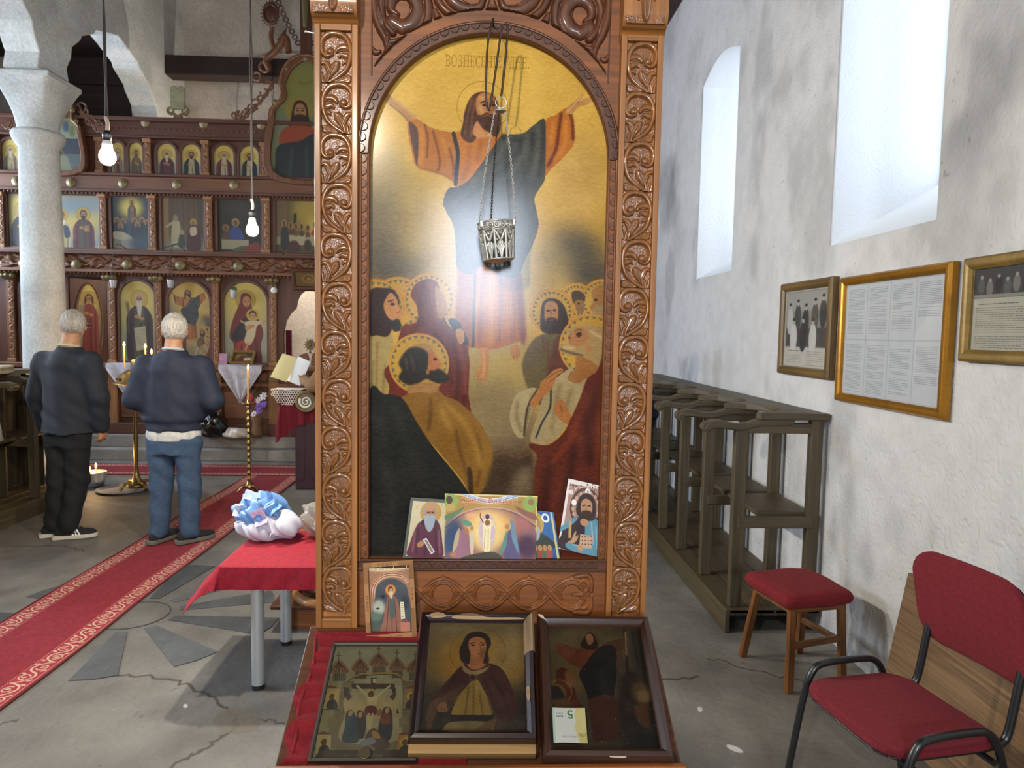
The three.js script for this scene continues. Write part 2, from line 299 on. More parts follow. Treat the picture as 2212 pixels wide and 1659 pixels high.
// ceilings of dark boards: over the nave, sloping down to the right wall, and over the left aisle
{
  const c = new THREE.Group(); c.name = 'ceiling'; c.userData.kind = 'structure'; scene.add(c);
  mesh('nave_boarding', span([-4.9, 6.9, EZ - 0.1], [0.25, 7.0, WZ + 0.1], 0), ceilM, c);
  const n = 7;
  for (let i = 0; i < n; i++) { const a = i / n, b = (i + 1) / n - 0.006, f = (t) => [lerp(RX + 0.1, 0.2, t), lerp(4.96, 6.95, t)], [x0, y0] = f(a), [x1, y1] = f(b); mesh('board', bar([x0, y0, (EZ + WZ) / 2], [x1, y1, (EZ + WZ) / 2], 0.04, WZ - EZ + 0.2, 0.003), ceilM, c); }
  mesh('sloping_backing', bar([RX + 0.2, 5.0, (EZ + WZ) / 2], [0.15, 7.05, (EZ + WZ) / 2], 0.02, WZ - EZ + 0.3, 0), ceilM, c);
  for (let i = 0; i < 12; i++) mesh('board', span([LX - 0.1, 5.45, EZ - 0.1 + i * 1.25], [-4.8, 5.49, EZ - 0.1 + i * 1.25 + 1.235], 0.004), ceilM, c);
  mesh('aisle_backing', span([LX - 0.1, 5.5, EZ - 0.2], [-4.8, 5.6, WZ + 0.2], 0), ceilM, c);
}
// dark boarded front across the end of the left aisle
{ const c = new THREE.Group(); c.name = 'trim_1'; c.userData.kind = 'structure'; scene.add(c); for (let i = 0; i < 4; i++) mesh('board', span([-6.55, 3.7 + i * 0.46, EZ + 0.06], [-4.86, 3.7 + i * 0.46 + 0.45, EZ + 0.1], 0.006), ceilM, c); }

// the arcade wall on the left: lobed arches springing from columns
const AX0 = -4.66, AX1 = -4.35, COLZ = [-7.4, -4.95, -2.5, -0.05, 2.4];
{
  const s = new THREE.Shape(); s.moveTo(-WZ - 0.3, 4.12);
  const lobes = [[0.06, 0.0], [0.02, 0.16], [0.1, 0.3], [0.12, 0.42], [0.27, 0.56], [0.3, 0.62], [0.52, 0.74], [0.56, 0.8], [0.85, 0.9], [1, 0.94]];
  const ends = [...COLZ.map((z) => -z)].sort((a, b) => a - b); const stops = ends.concat([ends[ends.length - 1] + 2.55]);
  let cur = stops[0] - 0.2; s.lineTo(cur, 4.12);
  for (let i = 0; i < stops.length - 1; i++) {
    const a = stops[i] + 0.2, b = stops[i + 1] - 0.2, half = (b - a) / 2; s.lineTo(a, 4.12);
    for (const [t, y] of lobes) s.lineTo(a + t * half, 4.16 + y * 0.98);
    for (const [t, y] of [...lobes].reverse().slice(1)) s.lineTo(b - t * half, 4.16 + y * 0.98);
    s.lineTo(b, 4.12);
  }
  s.lineTo(-EZ + 0.2, 4.12); s.lineTo(-EZ + 0.2, 7.1); s.lineTo(-WZ - 0.3, 7.1);
  struct('wall_arcade', uvG(extr(s, AX1 - AX0, 0.012).rotateY(Math.PI / 2).translate(AX0, 0, 0)), lime);
  // pier behind the icon screen that carries the last arch
  struct('wall_pier', span([AX0 + 0.02, 0, -10.5], [AX1 - 0.02, 4.14, -9.92], 0.02), lime);
}
const COL_LABEL = ['round white plastered column with flaring capital beside the icon screen', 'white plastered column second from the icon screen', 'white plastered column third from the icon screen', 'white plastered column level with the carved icon stand', 'white plastered column nearest the back wall'];
COLZ.forEach((z, i) => {
  const c = thing('column', COL_LABEL[i], 'column', [-4.51, 0, z], 0, 'columns of the arcade');
  const L2 = (pts) => { const g = lathe(pts, 40), uv = g.attributes.uv, p = g.attributes.position; for (let i = 0; i < uv.count; i++) uv.setXY(i, uv.getX(i) * 1.4, p.getY(i)); return g; };
  mesh('shaft', L2([[0.26, 0], [0.26, 0.25], [0.22, 0.3], [0.2, 0.4], [0.193, 2.0], [0.178, 3.42], [0.18, 3.5]]), lime, c);
  mesh('collar', L2([[0.17, 3.44], [0.19, 3.46], [0.23, 3.53], [0.24, 3.57], [0.225, 3.6], [0.17, 3.62]]), lime, c);
  // capital: a circle below that opens to a square above
  const cap = sheet((u, v) => { const a = (u - 0.125) * Math.PI * 2, q = Math.pow(v, 1.6), sq = 1 / Math.max(Math.abs(Math.cos(a)), Math.abs(Math.sin(a))), r = lerp(0.18, 0.285 * lerp(1, sq, 0.9), q); return [Math.cos(a) * r, 3.6 + v * 0.49, Math.sin(a) * r]; }, 48, 10); uvm(cap);
  mesh('capital', [cap, box(0.575, 0.06, 0.575, 0, 4.105, 0, 0.02)], lime, c);
});
// tie beam before the east wall, and the shallow arched niche in it
solo('tie_beam', [box(6.28, 0.26, 0.26, 0, 0, 0, 0.02, 'x')], beamM, 'dark brown timber tie beam crossing above the icon screen', 'beam', undefined, [-1.2, 5.2, -10.0]);
struct('trim_2', [tube(spline([[-3.6, 3.2], [-3.58, 5.1], [-3.4, 5.45], [-3.0, 5.62], [-1.4, 5.62], [-1.0, 5.45], [-0.85, 5.1], [-0.83, 3.2]], false, 40).map(([x, y]) => [x, y, EZ]), 0.012, 60, 6)], grey);

// floor: worn concrete and stone, with the star of dark stones let into it
const FX0 = -7.2, FX1 = 2.0, FZ0 = -10.6, FZ1 = 4.3;
const floorTex = ctex(canvas(1600, 1600, (g, W, H) => {   // covers x -4.6..2, z -9.2..-1.2 (6.6 x 8 m)
  const X = (x) => (x + 4.6) / 6.6 * W, Z = (z) => (z + 9.2) / 8 * H;
  const im = g.createImageData(W, H);
  for (let y = 0, k = 0; y < H; y++) for (let x = 0; x < W; x++, k += 4) {
    const u = x / W * 6.6, v = y / H * 8; const a = fbm(u * 1.3, v * 1.3, 4096, 4096, 3), b = fbm(u * 5 + 9, v * 5, 4096, 4096, 4), c = hash(x, y), d = vnoise(u * 26, v * 26);
    let L = 0.40 + 0.15 * (a - 0.5) + 0.15 * (b - 0.5) + 0.035 * (c - 0.5); if (d > 0.93) L -= 0.07 * (d - 0.93) / 0.07; if (vnoise(u * 40 + 5, v * 40) > 0.985) L += 0.15;
    const w = 0.5 + 0.9 * (vnoise(u * 0.8 + 4, v * 0.8 + 2) - 0.5);
    im.data[k] = 255 * clamp(L * (0.99 + 0.05 * w)); im.data[k + 1] = 255 * clamp(L * (0.985 + 0.02 * w)); im.data[k + 2] = 255 * clamp(L * (0.975 - 0.04 * w)); im.data[k + 3] = 255;
  }
  g.putImageData(im, 0, 0);
  const crack = (pts, w = 3, c = 'rgba(45,38,30,.75)') => { g.strokeStyle = c; g.lineWidth = w; g.lineJoin = 'round'; g.beginPath(); spline(pts, false, pts.length * 8).forEach(([x, z], i) => { const q = [X(x) + (rnd() - 0.5) * 7, Z(z) + (rnd() - 0.5) * 7]; i ? g.lineTo(...q) : g.moveTo(...q); }); g.stroke(); };
  crack([[-1.75, -3.33], [-1.5, -3.3], [-1.25, -3.15], [-1.07, -2.98], [-1.02, -2.88]]); crack([[-1.02, -2.88], [-1.08, -2.75], [-1.17, -2.6], [-1.25, -2.35], [-1.3, -2.2]]); crack([[-1.02, -2.95], [-0.8, -2.9]], 2);
  crack([[0.35, -3.0], [0.7, -3.2], [1.1, -3.3]], 3); crack([[-2.4, -2.9], [-2.1, -2.85], [-1.95, -2.95]], 2); crack([[1.2, -3.5], [1.5, -3.3], [1.9, -3.2]], 2);
  crack([[-4.2, -5.2], [-3.3, -5.35], [-2.9, -5.2]], 2); crack([[-4.0, -4.4], [-3.4, -4.5]], 2); crack([[0.5, -2.1], [0.9, -2.4], [1.1, -2.2]], 2);
  g.fillStyle = 'rgba(90,84,74,.8)'; g.beginPath(); g.ellipse(X(-1.03), Z(-2.93), 28, 18, 0.5, 0, 7); g.fill();
  for (const [x, z, r] of [[-1.53, -2.4, 9], [-1.5, -2.38, 12], [-1.46, -2.36, 9], [-1.44, -2.34, 6], [-0.62, -2.72, 5], [-3.1, -4.05, 10], [1.05, -2.7, 8], [0.7, -2.9, 6], [1.0, -3.0, 5], [-1.3, -3.05, 4], [-1.9, -2.4, 4]]) { g.fillStyle = 'rgba(205,205,205,.85)'; g.beginPath(); g.ellipse(X(x), Z(z), r, r * 0.5, rnd() * 2, 0, 7); g.fill(); }
  for (let i = 0; i < 90; i++) { g.fillStyle = 'rgba(40,40,40,' + rr(0.1, 0.4) + ')'; g.beginPath(); g.ellipse(X(rr(-4.5, 1.9)), Z(rr(-6, -1.3)), rr(1, 6), rr(1, 4), rnd() * 3, 0, 7); g.fill(); }
}));
{
  const t = floorTex; t.wrapS = t.wrapT = THREE.MirroredRepeatWrapping;
  const m = mat('#ffffff', { map: t, bumpMap: rep(T.lump, 4.6, 5.5), bumpScale: 0.004, roughness: 0.62 });
  const g = new THREE.BoxGeometry(FX1 - FX0, 0.3, FZ1 - FZ0).translate((FX0 + FX1) / 2, -0.15, (FZ0 + FZ1) / 2), p = g.attributes.position, uv = g.attributes.uv;
  for (let i = 0; i < p.count; i++) uv.setXY(i, (p.getX(i) + 4.6) / 6.6, 1 - (p.getZ(i) + 9.2) / 8);
  const floor = struct('floor', g, m);
  // star of dark stone wedges round a plain disc
  const stoneM = [0, 1, 2].map((k) => mat(['#4c5054', '#565a5e', '#44484c'][k], { map: rep(T.mottle, 3, 3), bumpMap: rep(T.lump, 5, 5), bumpScale: 0.003, roughness: 0.6 }));
  const C = [-2.02, -4.05];
  for (let k = 0; k < 11; k++) {
    const a = 1.33 - k * 0.5712, d = 0.135, r0 = 0.25, r1 = 0.78 + 0.04 * ((k * 7) % 3), P = (r, t) => [C[0] + Math.cos(t) * r, C[1] + Math.sin(t) * r];
    const q = [P(r0, a - d * 0.9), P(r1, a - d), P(r1 * 1.01, a), P(r1, a + d), P(r0, a + d * 0.9)];
    mesh('stone_wedge', uvm(extr(shapeOf(q), 0.012, 0.002).rotateX(Math.PI / 2).translate(0, 0.0035, 0), 'x'), stoneM[k % 3], floor);
  }
  mesh('stone_ring', new THREE.TorusGeometry(0.2, 0.005, 6, 48).rotateX(Math.PI / 2).translate(C[0], 0, C[1]), stoneM[1], floor);
}
// two stone steps before the icon screen
const stepM = mat('#8f8c86', { map: rep(T.mottle, 0.8, 0.8), bumpMap: rep(T.lump, 2, 2), bumpScale: 0.006, roughness: 0.8 });
struct('floor_step_lower', span([LX, 0, -10.5], [RX, 0.14, -8.85], 0.012), stepM);
struct('floor_step_upper', span([LX, 0.14, -10.5], [RX, 0.295, -9.02], 0.012), stepM);
struct('ground', new THREE.BoxGeometry(60, 0.2, 60).translate(-2, -0.45, -3), mat('#7d8068', { roughness: 1 }));
// ---------------------------------------------------------------- painted and printed pictures
function homography(q, w, h) {    // quad TL TR BR BL of a tracing -> picture w x h
  const d = [[0, 0], [w, 0], [w, h], [0, h]], A = [];
  q.forEach(([x, y], i) => { const [u, v] = d[i]; A.push([x, y, 1, 0, 0, 0, -u * x, -u * y, u], [0, 0, 0, x, y, 1, -v * x, -v * y, v]); });
  for (let i = 0; i < 8; i++) { let p = i; for (let j = i + 1; j < 8; j++) if (Math.abs(A[j][i]) > Math.abs(A[p][i])) p = j; [A[i], A[p]] = [A[p], A[i]]; for (let j = 0; j < 8; j++) if (j !== i) { const f = A[j][i] / A[i][i]; for (let k = i; k < 9; k++) A[j][k] -= f * A[i][k]; } }
  const H = A.map((r, i) => r[8] / r[i]);
  return (x, y) => { const D = H[6] * x + H[7] * y + 1; return [(H[0] * x + H[1] * y + H[2]) / D, (H[3] * x + H[4] * y + H[5]) / D]; };
}
class Paint {
  constructor(g, quad, w, h) { this.g = g; this.w = w; this.h = h; this.P = homography(quad, w, h); const a = this.P(...quad[0]), b = this.P(...quad[1]); this.k = Math.hypot(b[0] - a[0], b[1] - a[1]) / Math.hypot(quad[1][0] - quad[0][0], quad[1][1] - quad[0][1]); }
  fill(c) { this.g.fillStyle = c; this.g.fillRect(0, 0, this.w, this.h); return this; }
  path(pts, closed = true) { this.g.beginPath(); pts.forEach((p, i) => { const q = this.P(p[0], p[1]); i ? this.g.lineTo(...q) : this.g.moveTo(...q); }); if (closed) this.g.closePath(); }
  poly(pts, c, blur = 0) { if (blur) this.g.filter = 'blur(' + blur * this.k + 'px)'; this.path(pts); this.g.fillStyle = c; this.g.fill(); this.g.filter = 'none'; return this; }
  blob(pts, c, blur = 0.5) { return this.poly(spline(pts, true), c, blur); }
  line(pts, w, c, blur = 0) { if (blur) this.g.filter = 'blur(' + blur * this.k + 'px)'; this.path(pts.length > 2 ? spline(pts) : pts, false); this.g.lineWidth = w * this.k; this.g.strokeStyle = c; this.g.lineCap = 'round'; this.g.stroke(); this.g.filter = 'none'; return this; }
  lines(list, w, c, blur = 0) { for (const l of list) this.line(l, w, c, blur); return this; }
  oval(x, y, rx, ry, c, blur = 0) { if (blur) this.g.filter = 'blur(' + blur * this.k + 'px)'; const q = this.P(x, y); this.g.beginPath(); this.g.ellipse(q[0], q[1], rx * this.k, ry * this.k, 0, 0, 7); this.g.fillStyle = c; this.g.fill(); this.g.filter = 'none'; return this; }
  ring(x, y, r, w, c) { const q = this.P(x, y); this.g.beginPath(); this.g.arc(q[0], q[1], r * this.k, 0, 7); this.g.lineWidth = w * this.k; this.g.strokeStyle = c; this.g.stroke(); return this; }
  halo(x, y, r) { this.oval(x, y, r, r, '#c39c3e').ring(x, y, r, 3, '#c88a34').ring(x, y, r - 5, 1, '#a88636'); for (let i = 0; i < 26; i++) { const a = i / 26 * 6.283, b = 0.09, q = (t, d) => [x + Math.cos(t) * d, y + Math.sin(t) * d]; this.poly([q(a - b, r - 6), q(a + b, r - 6), q(a, r - 13)], '#6f6a52'); } return this; }
  grain(a = 10) { const im = this.g.getImageData(0, 0, this.w, this.h), d = im.data; for (let y = 0, k = 0; y < this.h; y++) for (let x = 0; x < this.w; x++, k += 4) { const n = (hash(x, y) - 0.5) * a * 0.7 + (vnoise(x / 9, y / 3) - 0.5) * a + (vnoise(x / 60, y / 60) - 0.5) * a; d[k] += n; d[k + 1] += n; d[k + 2] += n; } this.g.putImageData(im, 0, 0); return this; }
  text(s, x, y, size, c, font = 'serif', sx = 1) { const q = this.P(x, y), g = this.g; g.save(); g.translate(...q); g.scale(sx, 1); g.font = size * this.k + 'px ' + font; g.fillStyle = c; g.textAlign = 'center'; g.fillText(s, 0, 0); g.restore(); return this; }
}
function picture(quad, w, h, draw, grain = 8) { return ctex(canvas(w, h, (g) => { const p = new Paint(g, quad, w, h); draw(p); p.grain(grain); })); }
const rect = (w, h) => [[0, 0], [w, 0], [w, h], [0, h]];

// the large painting of the stand: the Ascension
function ascension(p) {
  p.fill('#cfa94c');
  for (const [x, y, rx, ry, c] of [[1060, 250, 260, 260, '#dcb856'], [830, 420, 60, 110, '#a39468'], [1250, 380, 60, 100, '#cdaa5c'], [830, 500, 70, 90, '#7d7562'], [850, 570, 90, 50, '#5d574c'], [1240, 540, 60, 50, '#5f5848'], [1280, 590, 60, 40, '#4c473c'], [900, 480, 40, 100, '#b09a58'], [1190, 570, 40, 50, '#9a8852'], [1060, 620, 150, 80, '#b79d55'], [1080, 820, 90, 110, '#a28f60'], [1090, 790, 60, 40, '#c0a85c'], [1100, 930, 80, 70, '#83745a'], [1060, 890, 60, 70, '#8d7d58'], [1100, 1010, 90, 60, '#5d4b36'], [1090, 1090, 90, 70, '#3f3426']]) p.oval(x, y, rx, ry, c, 22);
  p.text('ВОЗНЕСЕНIЕ ГДНЕ.', 1053, 146, 34, '#b08a2c', 'serif', 0.56);
  p.ring(1042, 232, 55, 2, '#b9922f'); p.text('ѡ', 998, 246, 20, '#b08a2c').text('о', 1045, 192, 16, '#b08a2c').text('н', 1086, 246, 18, '#b08a2c');
  // arm and hand, sleeve on the left
  p.blob([[826, 206], [838, 202], [850, 212], [864, 223], [885, 240], [908, 264], [900, 278], [885, 268], [872, 250], [855, 236], [838, 224]], '#b78a58').line([[850, 214], [880, 238], [902, 262]], 5, '#d2a878', 2).line([[842, 226], [870, 248], [886, 268]], 3, '#8c6138', 1);
  p.blob([[882, 262], [902, 258], [930, 275], [960, 283], [988, 288], [1005, 300], [1003, 345], [985, 392], [950, 375], [901, 361], [890, 330], [881, 285]], '#bd7a2a').blob([[884, 262], [900, 276], [904, 300], [901, 358], [893, 325], [886, 290]], '#55302c');
  p.lines([[[918, 270], [924, 300], [922, 340]], [[935, 283], [945, 320], [950, 352], [944, 372]], [[970, 320], [978, 350], [980, 380]]], 4, '#7b4220', 1.5).lines([[[908, 275], [912, 320], [908, 352]], [[955, 296], [965, 330]]], 7, '#d18f3b', 3).line([[905, 362], [950, 374], [982, 388]], 5, '#a86f2b', 2);
  // chest
  p.blob([[986, 288], [1010, 298], [1040, 298], [1085, 288], [1092, 300], [1060, 340], [1030, 378], [992, 404], [984, 390]], '#c27a26').lines([[[1015, 310], [1012, 350], [1000, 388]], [[1040, 305], [1030, 345]]], 8, '#a35f1c', 4).line([[980, 288], [985, 310], [989, 330], [987, 365], [984, 398]], 8.5, '#2c2f33', 0.6);
  // arm, hand, sleeve on the right
  p.blob([[1178, 262], [1200, 248], [1226, 232], [1237, 252], [1241, 290], [1237, 316], [1212, 345], [1190, 365], [1177, 378], [1174, 320]], '#bd7322').lines([[[1229, 238], [1236, 262], [1238, 300]], [[1212, 246], [1206, 290], [1200, 325], [1184, 358]]], 7, '#6c3313', 2).lines([[[1195, 262], [1190, 310]], [[1222, 262], [1220, 310], [1200, 345]]], 7, '#d28a34', 3);
  p.blob([[1221, 244], [1228, 230], [1243, 217], [1258, 202], [1260, 206], [1252, 219], [1270, 211], [1279, 216], [1268, 226], [1248, 233], [1236, 246]], '#bf9058').line([[1236, 228], [1250, 220]], 2, '#8c6138', 0.5).line([[1226, 240], [1242, 224], [1256, 207]], 3, '#dab083', 1);
  // lower robe
  p.blob([[988, 570], [1020, 588], [1050, 565], [1085, 580], [1124, 588], [1128, 640], [1133, 700], [1136, 728], [1118, 738], [1085, 750], [1050, 757], [1022, 750], [986, 752], [985, 690], [992, 640]], '#ad651d').lines([[[1045, 590], [1040, 660], [1036, 740]], [[1080, 590], [1082, 660], [1078, 740]], [[1108, 600], [1112, 680], [1106, 735]]], 7, '#8a4a15', 3).line([[1062, 590], [1060, 740]], 10, '#c88334', 4).line([[1026, 592], [1024, 660], [1022, 748]], 6, '#39332f', 0.8).blob([[990, 590], [1018, 592], [1014, 748], [986, 752]], '#94502b', 3).blob([[1112, 590], [1126, 600], [1136, 726], [1124, 732]], '#7d4631', 3);
  p.blob([[1036, 754], [1056, 754], [1055, 792], [1049, 824], [1030, 816], [1029, 803], [1040, 782]], '#bb8346').line([[1044, 760], [1046, 800], [1040, 815]], 4, '#d7a468', 2).blob([[1102, 750], [1119, 746], [1124, 764], [1116, 777], [1106, 771]], '#b88147').lines([[[1034, 812], [1034, 820]], [[1040, 815], [1040, 823]], [[1109, 768], [1110, 775]]], 1, '#7b4a22');
  // mantle
  p.blob([[1085, 291], [1110, 290], [1132, 287], [1152, 271], [1176, 257], [1179, 300], [1178, 370], [1175, 392], [1155, 426], [1159, 455], [1163, 490], [1150, 530], [1134, 562], [1122, 592], [1100, 600], [1062, 584], [1042, 572], [1020, 592], [989, 580], [985, 540], [980, 490], [964, 457], [957, 437], [968, 408], [990, 403], [1015, 386], [1046, 345], [1072, 308]], '#434540');
  p.lines([[[1172, 270], [1172, 320], [1165, 380]], [[1150, 285], [1148, 330], [1130, 390], [1100, 430]], [[1130, 295], [1110, 340], [1060, 390], [990, 440]]], 6, '#2c2d2b', 3).lines([[[1162, 275], [1162, 330], [1150, 385]], [[1140, 292], [1128, 340], [1090, 390]], [[1100, 300], [1070, 345], [1020, 395]]], 6, '#5d625c', 4).lines([[[975, 420], [1020, 450], [1080, 470], [1150, 470]], [[985, 470], [1030, 510], [1090, 520], [1150, 510]], [[1000, 520], [1030, 545], [1060, 540]]], 5, '#2e2e2c', 4).lines([[[1140, 400], [1130, 470], [1100, 580]], [[1120, 420], [1108, 500]]], 9, '#3a3a38', 5).line([[1060, 470], [1080, 560], [1096, 596]], 8, '#5a5c58', 5).blob([[1015, 560], [1050, 548], [1052, 566], [1024, 580]], '#272623', 2);
  // head
  p.blob([[1042, 198], [1022, 205], [1010, 222], [1003, 245], [1000, 268], [995, 288], [1002, 302], [1018, 308], [1030, 295], [1040, 260], [1060, 290], [1076, 292], [1082, 262], [1077, 228], [1066, 206]], '#4e2e1a', 1).lines([[[1020, 212], [1010, 250], [1004, 290]], [[1030, 210], [1020, 250], [1018, 295]]], 4, '#7c5030', 2);
  p.blob([[1030, 262], [1050, 262], [1056, 284], [1044, 299], [1028, 295], [1021, 284]], '#c88f5e', 1).blob([[1034, 205], [1050, 200], [1065, 208], [1072, 232], [1068, 258], [1055, 272], [1042, 268], [1032, 250], [1028, 226]], '#b98453', 1).blob([[1058, 205], [1070, 215], [1074, 245], [1066, 262], [1062, 240]], '#8f5f3a', 3).blob([[1029, 250], [1042, 248], [1050, 243], [1060, 246], [1073, 250], [1073, 268], [1060, 284], [1047, 281], [1036, 268]], '#4a2b19', 1).line([[1044, 252], [1052, 248], [1061, 251]], 2, '#9c5b3c', 0.5);
  p.lines([[[1038, 222], [1047, 219], [1054, 222]], [[1060, 222], [1066, 220], [1071, 223]]], 2.2, '#2c1a10', 0.5).oval(1047, 227, 5, 3, '#241610', 0.6).oval(1066, 227, 4, 3, '#241610', 0.6).line([[1058, 222], [1060, 240], [1055, 244]], 2.5, '#8c5a36', 0.8).lines([[[1036, 232], [1042, 242]], [[1040, 212], [1056, 208]]], 4, '#d7a878', 2);
  // heads and figures, lower left
  p.halo(860, 655, 57).halo(812, 664, 61).halo(927, 647, 57);
  p.blob([[800, 722], [842, 720], [850, 745], [842, 800], [838, 840], [845, 868], [796, 870]], '#ac9a62').lines([[[815, 740], [812, 860]], [[832, 790], [826, 860]], [[806, 780], [803, 860]]], 4, '#857246', 2);
  p.blob([[906, 608], [926, 602], [945, 611], [952, 640], [955, 670], [967, 700], [990, 722], [1008, 748], [1014, 785], [1012, 850], [1016, 895], [985, 900], [930, 880], [848, 868], [840, 832], [830, 803], [850, 772], [868, 708], [886, 700], [902, 693], [900, 660], [888, 640], [893, 620]], '#6c2c1c').lines([[[915, 612], [908, 650], [915, 700]], [[905, 690], [890, 730], [880, 760]], [[980, 740], [990, 800], [985, 880]], [[1000, 760], [1003, 830], [1000, 890]], [[940, 720], [965, 760], [975, 830]]], 5, '#42170f', 3).lines([[[930, 610], [935, 650], [945, 690]], [[990, 735], [1003, 790], [1004, 850]]], 6, '#8e4630', 3);
  p.blob([[940, 618], [960, 640], [964, 676], [952, 690], [942, 668]], '#a77d50', 1.5).blob([[968, 692], [986, 690], [1003, 716], [1012, 744], [1000, 742], [986, 722]], '#27282c').blob([[984, 714], [1000, 712], [1003, 736], [992, 742]], '#b5844e');
  p.blob([[798, 632], [828, 622], [852, 628], [863, 652], [858, 668], [850, 692], [846, 712], [836, 727], [815, 724], [797, 718]], '#37241f', 1).blob([[843, 632], [857, 645], [861, 660], [867, 674], [866, 686], [855, 693], [842, 689], [832, 675], [829, 655]], '#c58d5b', 1).oval(848, 657, 5, 3, '#2b1a14', 0.8).line([[838, 652], [850, 648]], 2, '#2b1a14', 0.5).line([[858, 676], [864, 672]], 2.5, '#a2492e', 0.4).blob([[846, 695], [862, 690], [866, 712], [850, 715]], '#2f2a2c', 1);
  p.halo(905, 785, 66);
  p.blob([[880, 756], [900, 743], [920, 742], [936, 754], [946, 775], [955, 787], [947, 798], [930, 792], [918, 772], [900, 755]], '#b08c54', 2).blob([[870, 766], [884, 752], [903, 750], [922, 760], [928, 776], [924, 795], [930, 812], [915, 821], [895, 833], [875, 829], [861, 816], [868, 800], [861, 785]], '#2b2620', 2).blob([[931, 757], [943, 771], [953, 786], [946, 801], [935, 806], [926, 792], [925, 772]], '#b9774a', 1).oval(940, 776, 4, 3, '#1f1612', 0.6).blob([[918, 802], [938, 800], [950, 797], [968, 812], [968, 822], [950, 829], [930, 822], [917, 813]], '#292520', 1.5).oval(924, 803, 4, 6, '#a8683f', 0.8).lines([[[876, 775], [880, 800]], [[888, 768], [895, 800]]], 4, '#4a433a', 2);
  p.blob([[884, 834], [934, 826], [948, 842], [925, 862], [888, 860]], '#a67c49', 2).blob([[868, 858], [900, 848], [930, 850], [948, 845], [962, 856], [988, 866], [1018, 892], [1042, 922], [1060, 960], [1066, 1000], [1060, 1032], [1042, 1060], [1020, 1072], [1000, 1040], [960, 990], [910, 930], [880, 880]], '#8a6420').lines([[[930, 860], [930, 900], [925, 930]], [[985, 930], [995, 980], [1010, 1030]], [[1030, 940], [1040, 990], [1030, 1050]]], 5, '#5c3c12', 3).lines([[[960, 870], [1000, 910], [1030, 970], [1040, 1010]], [[950, 880], [975, 930]]], 10, '#a88231', 5).blob([[1010, 1010], [1020, 1020], [1022, 1066], [1012, 1060]], '#3b2a14', 2);
  p.blob([[794, 862], [830, 852], [860, 856], [878, 872], [905, 920], [940, 970], [985, 1025], [1012, 1066], [1014, 1090], [990, 1120], [980, 1225], [780, 1225]], '#1d1e1b', 1).lines([[[850, 880], [880, 960], [920, 1040]], [[820, 900], [830, 1000], [850, 1100]]], 14, '#2a2c29', 8);
  // lower right
  p.halo(1245, 649, 38).halo(1300, 650, 47).blob([[1235, 632], [1250, 628], [1262, 636], [1262, 650], [1240, 656]], '#4b3a26', 1).blob([[1242, 650], [1260, 650], [1262, 672], [1248, 676]], '#8f6a3c', 1).oval(1250, 656, 3, 2, '#20150f').blob([[1279, 626], [1310, 618], [1310, 680], [1286, 678], [1274, 664], [1281, 652]], '#a4763f', 1).oval(1287, 648, 4, 2.6, '#2a1b12', 0.5).blob([[1280, 668], [1310, 660], [1310, 690], [1290, 690]], '#a08a62', 2);
  p.halo(1192, 672, 48).blob([[1166, 724], [1200, 718], [1238, 712], [1254, 740], [1246, 800], [1205, 862], [1160, 872], [1128, 800], [1142, 748]], '#685a34', 1.5).lines([[[1172, 725], [1176, 760]], [[1182, 740], [1186, 800]]], 4, '#6b3a1c', 1).blob([[1205, 725], [1240, 715], [1250, 760], [1215, 830], [1190, 850], [1180, 820]], '#5d3120', 4);
  p.blob([[1170, 662], [1178, 648], [1192, 644], [1209, 650], [1221, 666], [1227, 692], [1222, 716], [1200, 721], [1174, 718], [1167, 702]], '#39251a', 1).blob([[1178, 656], [1192, 650], [1204, 658], [1206, 682], [1199, 702], [1190, 708], [1182, 701], [1176, 682]], '#b08250', 1).blob([[1180, 690], [1191, 686], [1203, 690], [1201, 712], [1190, 722], [1182, 712]], '#3c2416', 1).oval(1184, 671, 4, 2.4, '#20130d', 0.5).oval(1198, 670, 4, 2.4, '#20130d', 0.5).line([[1191, 670], [1190, 683]], 2, '#85552f', 0.5).line([[1186, 692], [1196, 691]], 1.6, '#8e4a32');
  p.halo(1276, 747, 70);
  p.blob([[1246, 770], [1282, 764], [1310, 790], [1300, 806], [1265, 824], [1238, 828], [1224, 818], [1242, 796]], '#a06c36', 1).blob([[1224, 716], [1246, 705], [1282, 704], [1310, 716], [1310, 800], [1284, 785], [1263, 772], [1240, 769], [1215, 763], [1206, 752], [1216, 744], [1226, 742], [1230, 730]], '#ab905f', 1).blob([[1231, 722], [1254, 708], [1270, 720], [1266, 742], [1246, 748], [1230, 743]], '#b37d4c', 1).blob([[1244, 722], [1252, 717], [1257, 721], [1251, 729]], '#3a2417', 1).line([[1242, 715], [1250, 711], [1258, 714]], 2, '#6a4a30', 0.6).oval(1230, 729, 3, 2.4, '#6b4228', 0.7).line([[1234, 720], [1228, 730], [1233, 736]], 2, '#8a5a34', 0.6).oval(1272, 754, 7, 9, '#b98558', 1).line([[1210, 754], [1232, 762], [1258, 768]], 4, '#57452e', 1.5).lines([[[1218, 750], [1240, 752]], [[1275, 715], [1300, 730]]], 5, '#cdb88a', 2);
  p.blob([[1241, 790], [1226, 818], [1250, 828], [1266, 818], [1258, 852], [1232, 900], [1212, 936], [1182, 960], [1152, 958], [1146, 944], [1160, 900], [1176, 850], [1197, 820]], '#aa9a72').lines([[[1210, 830], [1200, 880], [1190, 930]], [[1235, 840], [1220, 890]]], 6, '#857650', 4).line([[1190, 838], [1188, 880], [1170, 915], [1158, 945]], 4, '#2b3036', 0.8);
